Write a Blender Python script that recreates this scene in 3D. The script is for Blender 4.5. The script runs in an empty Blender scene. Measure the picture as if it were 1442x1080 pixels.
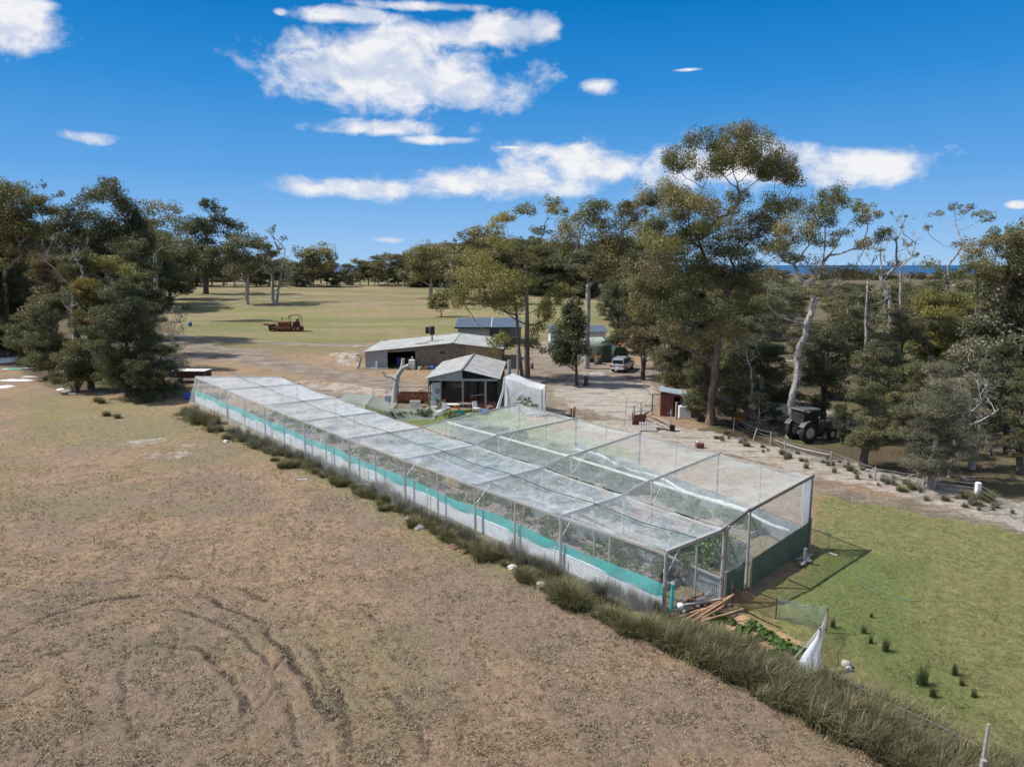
import bpy, math, random
import numpy as np
from mathutils import Vector, Matrix
R = math.radians
SC = bpy.context.scene
COL = SC.collection
# ---------------------------------------------------------------- camera, sun, sky, exposure
F = 1000.0; W0, H0 = 1442.0, 1080.0; PIT = R(9.48); HC = 13.0
cam = bpy.data.objects.new('camera', bpy.data.cameras.new('camera')); COL.objects.link(cam)
cam.data.sensor_width = 36.0; cam.data.sensor_fit = 'HORIZONTAL'
cam.data.lens = 36.0 * F / W0
cam.location = (0, 0, HC); cam.rotation_euler = (R(90) - PIT, 0, 0)
cam.data.clip_start = 0.2; cam.data.clip_end = 60000
SC.camera = cam
SUN_EL, SUN_AZ = R(51), R(-86)            # azimuth measured from +Y, negative to the left
sd = Vector((math.sin(SUN_AZ) * math.cos(SUN_EL), math.cos(SUN_AZ) * math.cos(SUN_EL), math.sin(SUN_EL)))
sun = bpy.data.objects.new('sun', bpy.data.lights.new('sun', 'SUN')); COL.objects.link(sun)
sun.data.energy = 4.9; sun.data.angle = R(0.5); sun.data.color = (1.0, 0.955, 0.89)
sun.rotation_euler = sd.to_track_quat('Z', 'Y').to_euler()
SC.view_settings.view_transform = 'Standard'; SC.view_settings.look = 'None'
SC.view_settings.exposure = 0.28; SC.view_settings.gamma = 1.0; SC.view_settings.use_curve_mapping = False
SC.cycles.max_bounces = 6; SC.cycles.diffuse_bounces = 3; SC.cycles.transmission_bounces = 4
SC.cycles.transparent_max_bounces = 28; SC.cycles.caustics_reflective = False; SC.cycles.caustics_refractive = False

class NT:
    """small helper for node trees"""
    def __init__(s, tree): s.t = tree; s.n = tree.nodes; s.l = tree.links
    def node(s, ty, **kw):
        n = s.n.new(ty)
        for k, v in kw.items(): setattr(n, k, v)
        return n
    def put(s, sock, v):
        if v is None: return
        if hasattr(v, 'links') or isinstance(v, bpy.types.NodeSocket): s.l.new(v, sock)
        else:
            if isinstance(v, (tuple, list)) and len(v) == 3 and sock.type == 'RGBA': v = (*v, 1)
            sock.default_value = v
    def math(s, op, a, b=None, c=None, clamp=False):
        n = s.node('ShaderNodeMath', operation=op, use_clamp=clamp)
        s.put(n.inputs[0], a); s.put(n.inputs[1], b); s.put(n.inputs[2], c); return n.outputs[0]
    def vmath(s, op, a, b=None, sc=None):
        n = s.node('ShaderNodeVectorMath', operation=op); s.put(n.inputs[0], a); s.put(n.inputs[1], b)
        if sc is not None: s.put(n.inputs['Scale'], sc)
        return n.outputs['Value'] if op in ('LENGTH', 'DOT_PRODUCT', 'DISTANCE') else n.outputs[0]
    def mix(s, f, a, b, mode='MIX'):
        n = s.node('ShaderNodeMix', data_type='RGBA', blend_type=mode); s.put(n.inputs[0], f)
        s.put(n.inputs[6], a); s.put(n.inputs[7], b); return n.outputs[2]
    def noise(s, vec, scale, detail=4, rough=.55, dist=0, out=0):
        n = s.node('ShaderNodeTexNoise'); s.put(n.inputs['Vector'], vec); n.inputs['Scale'].default_value = scale
        n.inputs['Detail'].default_value = detail; n.inputs['Roughness'].default_value = rough
        n.inputs['Distortion'].default_value = dist; return n.outputs[out]
    def ss(s, x, a, b, lo=0., hi=1.):
        n = s.node('ShaderNodeMapRange', interpolation_type='SMOOTHSTEP'); s.put(n.inputs[0], x)
        for i, v in zip((1, 2, 3, 4), (a, b, lo, hi)): n.inputs[i].default_value = v
        return n.outputs[0]
    def lin(s, x, a, b, lo=0., hi=1.):
        n = s.node('ShaderNodeMapRange'); s.put(n.inputs[0], x)
        for i, v in zip((1, 2, 3, 4), (a, b, lo, hi)): n.inputs[i].default_value = v
        return n.outputs[0]

def px_dir(px, py):
    x = (px - W0 / 2) / F; y = (H0 / 2 - py) / F; c, s_ = math.cos(PIT), math.sin(PIT)
    return np.array([x, c + s_ * y, -s_ + c * y])

world = bpy.data.worlds.new('World'); SC.world = world; world.use_nodes = True
def build_sky():
    q = NT(world.node_tree); q.n.clear()
    out = q.node('ShaderNodeOutputWorld')
    sky = q.node('ShaderNodeTexSky'); sky.sky_type = 'NISHITA'; sky.sun_disc = False
    sky.sun_elevation = SUN_EL; sky.sun_rotation = SUN_AZ
    sky.altitude = 20; sky.air_density = 1.0; sky.dust_density = 0.25; sky.ozone_density = 3.2
    hs = q.node('ShaderNodeHueSaturation'); hs.inputs['Saturation'].default_value = SKY_SAT; hs.inputs['Value'].default_value = 1.0
    hs.inputs['Hue'].default_value = SKY_HUE
    q.l.new(sky.outputs[0], hs.inputs['Color'])
    tc = q.node('ShaderNodeTexCoord'); sep = q.node('ShaderNodeSeparateXYZ'); q.l.new(tc.outputs['Generated'], sep.inputs[0])
    az = q.math('ARCTAN2', sep.outputs[0], sep.outputs[1]); el = q.math('ARCSINE', sep.outputs[2])
    # clean sea air: the physical sky is pulled toward the polarised blue of a clear southern afternoon
    rp = q.node('ShaderNodeValToRGB'); q.l.new(q.math('MULTIPLY', el, 1 / 1.2), rp.inputs[0])
    el_ = rp.color_ramp.elements
    for k_, (p_, c_) in enumerate([(0., (.30, .49, .73)), (.045, (.19, .40, .70)), (.10, (.095, .305, .65)), (.19, (.022, .215, .56)), (.27, (.001, .155, .46)), (1., (.006, .10, .33))]):
        e_ = el_[k_] if k_ < 2 else el_.new(p_)
        e_.position = p_; e_.color = (*c_, 1)
    mx0 = q.mix(.975, hs.outputs[0], q.vmath('SCALE', rp.outputs[0], sc=1 / SKY_STR))
    bg = q.node('ShaderNodeBackground'); q.l.new(mx0, bg.inputs[0]); bg.inputs[1].default_value = SKY_STR
    cmb = q.node('ShaderNodeCombineXYZ'); q.l.new(az, cmb.inputs[0]); q.l.new(el, cmb.inputs[1])
    uv = cmb.outputs[0]
    # the clouds of that afternoon: centre and half size on the sky, in degrees of the photo's bearing
    E = [(555,112,190,62),(455,100,115,52),(660,126,120,42),(545,72,95,48),(530,180,120,15),(605,197,60,8),(630,48,130,26),
         (700,42,75,27),(765,38,30,26),(500,24,100,14),(600,10,90,9),
         (520,265,160,17),(700,258,200,25),(860,232,180,42),(1020,240,150,34),(1195,232,140,34),(790,214,95,17),(1080,214,120,22),
         (122,193,48,12),(20,34,90,42),(38,6,50,16),(841,123,32,14),(965,99,22,3),(545,338,25,5),(1432,288,16,6),(720,208,20,3),(395,17,12,6)]
    d = None
    for (px, py, rx, ry) in E:
        v = px_dir(px, py); v /= np.linalg.norm(v)
        a0, e0 = math.atan2(v[0], v[1]), math.asin(v[2])
        v2 = px_dir(px + rx, py); v2 /= np.linalg.norm(v2); v3 = px_dir(px, py - ry); v3 /= np.linalg.norm(v3)
        sa = abs(math.atan2(v2[0], v2[1]) - a0); se = abs(math.asin(v3[2]) - e0)
        t = q.vmath('MULTIPLY', q.vmath('SUBTRACT', uv, (a0, e0, 0)), (1 / sa, 1 / se, 0))
        ln = q.math('SUBTRACT', 1.0, q.vmath('LENGTH', t))
        d = ln if d is None else q.math('SMOOTH_MAX', d, ln, .15)
    # unseen clouds added behind, beside and overhead to whiten the fill light
    st = q.vmath('MULTIPLY', uv, (1.0, 1.55, 1.0))
    back = q.math('MAXIMUM', q.ss(q.math('ABSOLUTE', az), .8, 1.1), q.ss(el, .55, .8))
    ob = q.math('SUBTRACT', q.noise(st, 3.0, 3), .46)
    d = q.math('MAXIMUM', d, q.math('ADD', q.math('MULTIPLY', ob, 9.0), q.math('MULTIPLY', q.math('SUBTRACT', back, 1.0), 6.0)))
    n1 = q.noise(st, 15, 11, .62, .3); n2 = q.noise(st, 7, 5, .55, .2)
    k = q.math('ADD', q.math('MULTIPLY', q.math('SUBTRACT', n1, .5), 2.1), q.math('MULTIPLY', q.math('SUBTRACT', n2, .5), 1.5))
    dn = q.math('ADD', d, k)
    den = q.ss(dn, -.05, .75)
    # upper edges sunlit white, thin and lower parts greyer
    up = q.vmath('ADD', st, (-.01, .045, 0)); n3 = q.noise(up, 15, 11, .62, .3)
    lit = q.math('ADD', q.math('MULTIPLY', q.math('SUBTRACT', n1, n3), 2.2), q.math('MULTIPLY', q.math('SUBTRACT', .5, q.noise(q.vmath('MULTIPLY', uv, (1, 3.5, 1)), 9, 4, .5)), 1.6))
    ccol = q.mix(q.ss(lit, -.32, .35), (.55, .61, .74), (.83, .825, .83))
    cb = q.node('ShaderNodeBackground'); q.l.new(ccol, cb.inputs[0]); cb.inputs[1].default_value = .93
    fr = q.math('MULTIPLY', q.math('POWER', den, .8), q.ss(el, -.01, .04, 0, .95))
    mx = q.node('ShaderNodeMixShader'); q.l.new(fr, mx.inputs[0]); q.l.new(bg.outputs[0], mx.inputs[1]); q.l.new(cb.outputs[0], mx.inputs[2])
    q.l.new(mx.outputs[0], out.inputs[0])
SKY_STR, SKY_SAT, SKY_HUE = .11, 1.25, .5
build_sky()

# ---------------------------------------------------------------- helpers
rng = np.random.default_rng(7)
def sst(x, a, b):
    t = np.clip((np.asarray(x, float) - a) / (b - a), 0, 1); return t * t * (3 - 2 * t)
def vnoise(x, y, seed=0):
    x = np.asarray(x, float); y = np.asarray(y, float)
    xi = np.floor(x).astype(np.int64); yi = np.floor(y).astype(np.int64); xf = x - xi; yf = y - yi
    def h(a, b):
        n = (a * 374761393 + b * 668265263 + seed * 974634777) & 0xffffffff
        n = ((n ^ (n >> 13)) * 1274126177) & 0xffffffff
        n = (n ^ (n >> 16)) & 0xffffffff
        return n / 4294967295.0
    u = xf * xf * (3 - 2 * xf); v = yf * yf * (3 - 2 * yf)
    return (h(xi, yi) * (1 - u) + h(xi + 1, yi) * u) * (1 - v) + (h(xi, yi + 1) * (1 - u) + h(xi + 1, yi + 1) * u) * v
def fbm(x, y, sc, oct=4, seed=0):
    s = 0; a = .5; t = 0
    for i in range(oct):
        s = s + a * vnoise(x * sc, y * sc, seed + i * 17); t += a; a *= .5; sc *= 2.03
    return s / t
SEA = -12.0
def P(px, py, z=0.0):
    d = px_dir(px, py); t = (z - HC) / d[2]; return Vector((d[0] * t, d[1] * t, z))
LAG = P(1372, 413, SEA)
MOUND = P(492, 508)
def HT(x, y):
    x = np.asarray(x, float); y = np.asarray(y, float)
    a = x / np.maximum(y, 1.0); f = y > 1
    mr = sst(a, .12, .35) * f; ml = 1 - mr
    rise = .03 * (np.clip(y, 95, 270) - 95) * ml
    drop = -10.8 * sst(y, 110, 420) * mr
    far = -16.5 * sst(y, 430, 1500) * ml - 8 * sst(y, 1900, 2300)
    rr = np.hypot(x, y)
    z = rise + drop + far - 6 * sst(rr, 9000, 14000)
    z = z - 3.5 * np.exp(-(((x - LAG.x) / 60) ** 2 + ((y - LAG.y) / 80) ** 2)) * f
    z = z + 1.1 * np.exp(-(((x - MOUND.x) / 3.4) ** 2 + ((y - MOUND.y) / 2.4) ** 2))
    amp = sst(rr, 70, 200) * (1 - sst(rr, 500, 900)) * (1 - .6 * mr)
    return z + (fbm(x, y, .02, 3, 5) - .5) * 1.2 * amp
def hz(x, y): return float(HT(x, y))
def at(px, py):
    d = px_dir(px, py)
    ts = np.concatenate([np.linspace(12, 160, 800), np.linspace(160, 3000, 6000)])
    X, Y, Z = d[0] * ts, d[1] * ts, HC + d[2] * ts
    k = np.argmax(Z < HT(X, Y))
    if k == 0: k = len(ts) - 1
    lo, hi = ts[max(k - 1, 0)], ts[k]
    for _ in range(20):
        m = (lo + hi) / 2
        if HC + d[2] * m < hz(d[0] * m, d[1] * m): hi = m
        else: lo = m
    return Vector((d[0] * hi, d[1] * hi, hz(d[0] * hi, d[1] * hi)))
def V(*a): return Vector(a)

def tag(o, label=None, cat=None, group=None, kind=None):
    if label: o['label'] = label
    if cat: o['category'] = cat
    if group: o['group'] = group
    if kind: o['kind'] = kind
    return o
def empty(name, label, cat, loc=(0, 0, 0), rz=0., group=None):
    o = bpy.data.objects.new(name, None); o.empty_display_size = .3; COL.objects.link(o)
    o.location = loc; o.rotation_euler = (0, 0, rz); return tag(o, label, cat, group)
def copy_tree(o, parent=None):
    c = o.copy(); COL.objects.link(c); c.parent = parent
    for ch in o.children: copy_tree(ch, c)
    return c
def link(name, me, parent=None, loc=None, rz=0.):
    o = bpy.data.objects.new(name, me); COL.objects.link(o)
    if parent is not None: o.parent = parent
    if loc is not None: o.location = loc
    if rz: o.rotation_euler = (0, 0, rz)
    return o
def npmesh(name, verts, faces, mat, col=None, smooth=False):
    """verts (n,3); faces (m,k) all with the same k; optional per-vertex colour"""
    me = bpy.data.meshes.new(name); verts = np.ascontiguousarray(verts, np.float32); faces = np.ascontiguousarray(faces, np.int32)
    m, k = faces.shape
    me.vertices.add(len(verts)); me.vertices.foreach_set('co', verts.ravel())
    me.loops.add(m * k); me.loops.foreach_set('vertex_index', faces.ravel())
    me.polygons.add(m); me.polygons.foreach_set('loop_start', np.arange(0, m * k, k, dtype=np.int32))
    me.polygons.foreach_set('loop_total', np.full(m, k, np.int32))
    if smooth: me.polygons.foreach_set('use_smooth', np.ones(m, bool))
    me.update(calc_edges=True)
    if col is not None:
        for nm, c in (col.items() if isinstance(col, dict) else [('tint', col)]):
            at_ = me.color_attributes.new(nm, 'FLOAT_COLOR', 'POINT')
            if c.shape[1] == 3: c = np.concatenate([c, np.ones((len(c), 1))], 1)
            at_.data.foreach_set('color', np.ascontiguousarray(c, np.float32).ravel())
    if mat: me.materials.append(mat)
    return me
class MB:
    """collects shapes and links them as ONE mesh object"""
    def __init__(s): s.v = []; s.f = []; s.m = []; s.mi = 0; s.sm = []
    def add(s, vs, fs, smooth=False):
        b = len(s.v); s.v += [tuple(v) for v in vs]
        for f in fs: s.f.append(tuple(b + i for i in f)); s.m.append(s.mi); s.sm.append(smooth)
        return s
    def box(s, c, d, rz=0., M=None):
        x, y, z = d[0] / 2, d[1] / 2, d[2] / 2
        vs = [Vector((i * x, j * y, k * z)) for k in (-1, 1) for j in (-1, 1) for i in (-1, 1)]
        Q = M if M is not None else Matrix.Rotation(rz, 3, 'Z')
        vs = [Q @ v + Vector(c) for v in vs]
        return s.add(vs, [(0, 2, 3, 1), (4, 5, 7, 6), (0, 1, 5, 4), (2, 6, 7, 3), (0, 4, 6, 2), (1, 3, 7, 5)])
    def bbox(s, c, d, b=.03):
        """box with chamfered vertical and top edges"""
        x, y, z = d[0] / 2, d[1] / 2, d[2] / 2; c = Vector(c)
        def ring(ix, zz): return [c + Vector(p) for p in ((-x + ix + b, -y + ix, zz), (x - ix - b, -y + ix, zz), (x - ix, -y + ix + b, zz), (x - ix, y - ix - b, zz), (x - ix - b, y - ix, zz), (-x + ix + b, y - ix, zz), (-x + ix, y - ix - b, zz), (-x + ix, -y + ix + b, zz))]
        vs = ring(b, -z) + ring(0, -z + b) + ring(0, z - b) + ring(b, z)
        fs = [tuple(range(7, -1, -1)), tuple(range(24, 32))]
        for k in range(3):
            for i in range(8): j = (i + 1) % 8; fs.append((k * 8 + i, k * 8 + j, k * 8 + 8 + j, k * 8 + 8 + i))
        return s.add(vs, fs)
    def bar(s, a, b, w, h=None):
        """square bar between two points"""
        a = Vector(a); b = Vector(b); d = b - a; L = d.length
        if L < 1e-6: return s
        q = d.to_track_quat('X', 'Z').to_matrix()
        return s.box((a + b) / 2, (L, w, h or w), M=q)
    def cyl(s, a, b, r0, r1=None, n=8, cap=True, smooth=True):
        a = Vector(a); b = Vector(b); d = b - a; r1 = r0 if r1 is None else r1
        if d.length < 1e-6: return s
        q = d.to_track_quat('Z', 'Y').to_matrix(); vs = []
        for (c, r) in ((a, r0), (b, r1)):
            for i in range(n):
                t = 2 * math.pi * i / n; vs.append(c + q @ Vector((r * math.cos(t), r * math.sin(t), 0)))
        s.add(vs, [(i, (i + 1) % n, n + (i + 1) % n, n + i) for i in range(n)], smooth)
        if cap: s.add(vs[:n], [tuple(range(n - 1, -1, -1))]); s.add(vs[n:], [tuple(range(n))])
        return s
    def tube(s, pts, rad, n=7, cap=True):
        pts = [Vector(p) for p in pts]; k = len(pts)
        if not hasattr(rad, '__len__'): rad = [rad] * k
        vs = []; ref = Vector((0, 0, 1))
        prev = None
        for i, p in enumerate(pts):
            t = (pts[min(i + 1, k - 1)] - pts[max(i - 1, 0)]).normalized()
            if prev is None:
                u = t.cross(ref); u = u if u.length > .05 else t.cross(Vector((1, 0, 0)))
            else: u = prev - t * prev.dot(t)
            u.normalize(); prev = u; w = t.cross(u)
            for j in range(n):
                a = 2 * math.pi * j / n; vs.append(p + (u * math.cos(a) + w * math.sin(a)) * rad[i])
        fs = [(i * n + j, i * n + (j + 1) % n, (i + 1) * n + (j + 1) % n, (i + 1) * n + j) for i in range(k - 1) for j in range(n)]
        s.add(vs, fs, True)
        if cap: s.add(vs[:n], [tuple(range(n - 1, -1, -1))]); s.add(vs[-n:], [tuple(range(n))])
        return s
    def lathe(s, c, prof, n=14, axis=None, closed=False):
        c = Vector(c); Q = Matrix.Identity(3) if axis is None else Vector(axis).to_track_quat('Z', 'Y').to_matrix(); vs = []
        for (r, z) in prof:
            for i in range(n): t = 2 * math.pi * i / n; vs.append(c + Q @ Vector((r * math.cos(t), r * math.sin(t), z)))
        k = len(prof)
        s.add(vs, [(i * n + j, i * n + (j + 1) % n, (i + 1) * n + (j + 1) % n, (i + 1) * n + j) for i in range(k - 1) for j in range(n)], True)
        if closed: s.add(vs[-n:] + vs[:n], [(j, (j + 1) % n, n + (j + 1) % n, n + j) for j in range(n)], True); return s
        if prof[0][0] > 1e-4: s.add(vs[:n], [tuple(range(n - 1, -1, -1))])
        if prof[-1][0] > 1e-4: s.add(vs[-n:], [tuple(range(n))])
        return s
    def poly(s, pts): return s.add(pts, [tuple(range(len(pts)))])
    def prism(s, pts, vec):
        n = len(pts); vec = Vector(vec); a = [Vector(p) for p in pts]; b = [p + vec for p in a]
        return s.add(a + b, [tuple(range(n - 1, -1, -1)), tuple(range(n, 2 * n))] + [(i, (i + 1) % n, n + (i + 1) % n, n + i) for i in range(n)])
    def build(s, name, mat, parent=None, loc=None, rz=0.):
        me = bpy.data.meshes.new(name); me.from_pydata(s.v, [], s.f)
        mats = mat if isinstance(mat, (list, tuple)) else [mat]
        for m in mats: me.materials.append(m)
        me.polygons.foreach_set('material_index', s.m); me.polygons.foreach_set('use_smooth', s.sm); me.update()
        return link(name, me, parent, loc, rz)
def corr(a, b, z0, z1, pitch=.1, amp=.018, thick=.012, horiz=False, z0b=None, z1b=None):
    """corrugated iron sheet between two plan points; returns an MB"""
    a = Vector((a[0], a[1], 0)); b = Vector((b[0], b[1], 0)); d = b - a; L = d.length; t = d / L; nn = Vector((t.y, -t.x, 0))
    z0b = z0 if z0b is None else z0b; z1b = z1 if z1b is None else z1b
    m = MB()
    if not horiz:
        n = int(L / pitch * 4) + 1; vs = []
        for i in range(n + 1):
            u = L * i / n; o = amp * math.sin(2 * math.pi * u / pitch); f = i / n
            for th in (0, thick):
                vs.append(a + t * u + nn * (o + th) + Vector((0, 0, z0 + (z0b - z0) * f)))
                vs.append(a + t * u + nn * (o + th) + Vector((0, 0, z1 + (z1b - z1) * f)))
        fs = []
        for i in range(n):
            p, q = 4 * i, 4 * i + 4
            fs += [(p, p + 1, q + 1, q), (p + 2, q + 2, q + 3, p + 3), (p + 1, p + 3, q + 3, q + 1), (p, q, q + 2, p + 2)]
        fs += [(0, 2, 3, 1), (4 * n, 4 * n + 1, 4 * n + 3, 4 * n + 2)]
        m.add(vs, fs)
    else:
        k = max(8, int((z1 - z0) / pitch * 6)); vs = []
        for j in range(k + 1):
            z = z0 + (z1 - z0) * j / k; o = amp * math.sin(2 * math.pi * (z - z0) / pitch)
            for e in (a, b):
                vs.append(e + nn * o + Vector((0, 0, z))); vs.append(e + nn * (o - thick) + Vector((0, 0, z)))
        fs = []
        for j in range(k):
            p, q = 4 * j, 4 * j + 4
            fs += [(p, p + 2, q + 2, q), (p + 1, q + 1, q + 3, p + 3), (p, q, q + 1, p + 1), (p + 2, p + 3, q + 3, q + 2)]
        fs += [(0, 1, 3, 2), (4 * k, 4 * k + 2, 4 * k + 3, 4 * k + 1)]
        m.add(vs, fs)
    return m

# ---------------------------------------------------------------- materials
def newmat(name):
    m = bpy.data.materials.new(name); m.use_nodes = True; q = NT(m.node_tree); q.n.clear()
    o = q.node('ShaderNodeOutputMaterial'); return m, q, o
def mat(name, col, rough=.75, metal=0., var=.12, vs=3., col2=None, bump=.0, bs=30., spec=.4, streak=None, fine=.0):
    m, q, o = newmat(name); b = q.node('ShaderNodeBsdfPrincipled'); q.l.new(b.outputs[0], o.inputs[0])
    tc = q.node('ShaderNodeTexCoord').outputs['Object']
    if streak: tc = q.vmath('MULTIPLY', tc, streak)
    n = q.noise(tc, vs, 6, .62)
    c1 = tuple(max(0, c * (1 - var)) for c in col); c2 = tuple(min(1, c * (1 + var)) for c in (col2 or col))
    c = q.mix(q.ss(n, .32, .68), c1, c2)
    if fine: c = q.mix(q.math('MULTIPLY', q.ss(q.noise(tc, vs * 9, 4), .45, .7), fine), c, tuple(x * .4 for x in col))
    q.l.new(c, b.inputs['Base Color']); b.inputs['Metallic'].default_value = metal
    b.inputs['Specular IOR Level'].default_value = spec
    q.l.new(q.lin(n, .2, .8, max(.05, rough - .12), min(1, rough + .12)), b.inputs['Roughness'])
    if bump:
        bp = q.node('ShaderNodeBump'); bp.inputs['Strength'].default_value = bump; bp.inputs['Distance'].default_value = .02
        q.l.new(q.noise(tc, bs, 5), bp.inputs['Height']); q.l.new(bp.outputs[0], b.inputs['Normal'])
    return m
def leafmat(name, sat=1., rough=.5, trans=.25):
    m, q, o = newmat(name); a = q.node('ShaderNodeAttribute', attribute_name='tint').outputs['Color']
    b = q.node('ShaderNodeBsdfPrincipled'); q.l.new(a, b.inputs['Base Color']); b.inputs['Roughness'].default_value = rough
    b.inputs['Specular IOR Level'].default_value = .45
    t = q.node('ShaderNodeBsdfTranslucent'); q.l.new(q.mix(.5, a, (.20, .20, .04)), t.inputs[0])
    x = q.node('ShaderNodeMixShader'); x.inputs[0].default_value = trans
    q.l.new(b.outputs[0], x.inputs[1]); q.l.new(t.outputs[0], x.inputs[2]); q.l.new(x.outputs[0], o.inputs[0]); return m
def netmat(name, col, cover, trans=.45):
    """woven net: the share of thread a ray meets grows as it grazes the cloth"""
    m, q, o = newmat(name)
    g = q.node('ShaderNodeNewGeometry'); dt = q.math('ABSOLUTE', q.vmath('DOT_PRODUCT', g.outputs['Normal'], g.outputs['Incoming']))
    tc = q.node('ShaderNodeTexCoord').outputs['Object']
    n = q.noise(tc, 1.1, 4, .6); n2 = q.noise(q.vmath('MULTIPLY', tc, (1, 1, 3)), 6, 3)
    cv = q.math('MULTIPLY', q.lin(n, .3, .7, .75, 1.3), cover); cv = q.math('MULTIPLY', cv, q.lin(n2, .3, .7, .75, 1.25))
    a = q.math('SUBTRACT', 1.0, q.math('POWER', q.math('SUBTRACT', 1.0, cv, clamp=True), q.math('DIVIDE', 1.0, q.math('MAXIMUM', dt, .22))))
    d = q.node('ShaderNodeBsdfDiffuse'); d.inputs[0].default_value = (*col, 1)
    t = q.node('ShaderNodeBsdfTranslucent'); t.inputs[0].default_value = (*col, 1)
    x = q.node('ShaderNodeMixShader'); x.inputs[0].default_value = trans; q.l.new(d.outputs[0], x.inputs[1]); q.l.new(t.outputs[0], x.inputs[2])
    tr = q.node('ShaderNodeBsdfTransparent'); y = q.node('ShaderNodeMixShader'); q.l.new(a, y.inputs[0])
    q.l.new(tr.outputs[0], y.inputs[1]); q.l.new(x.outputs[0], y.inputs[2]); q.l.new(y.outputs[0], o.inputs[0]); return m
def meshmat(name, col, cell, w, metal=.6):
    """wire mesh: square holes between wires"""
    m, q, o = newmat(name); uv = q.node('ShaderNodeTexCoord').outputs['UV']; sp = q.node('ShaderNodeSeparateXYZ'); q.l.new(uv, sp.inputs[0])
    def ln(s_): return q.math('LESS_THAN', q.math('FRACT', q.math('DIVIDE', s_, cell)), w / cell)
    a = q.math('MAXIMUM', ln(q.math('ADD', sp.outputs[0], sp.outputs[1])), ln(q.math('SUBTRACT', sp.outputs[0], sp.outputs[1])))
    b = q.node('ShaderNodeBsdfPrincipled'); b.inputs['Base Color'].default_value = (*col, 1); b.inputs['Metallic'].default_value = metal; b.inputs['Roughness'].default_value = .5
    tr = q.node('ShaderNodeBsdfTransparent'); y = q.node('ShaderNodeMixShader'); q.l.new(a, y.inputs[0]); q.l.new(tr.outputs[0], y.inputs[1]); q.l.new(b.outputs[0], y.inputs[2])
    q.l.new(y.outputs[0], o.inputs[0]); return m
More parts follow.
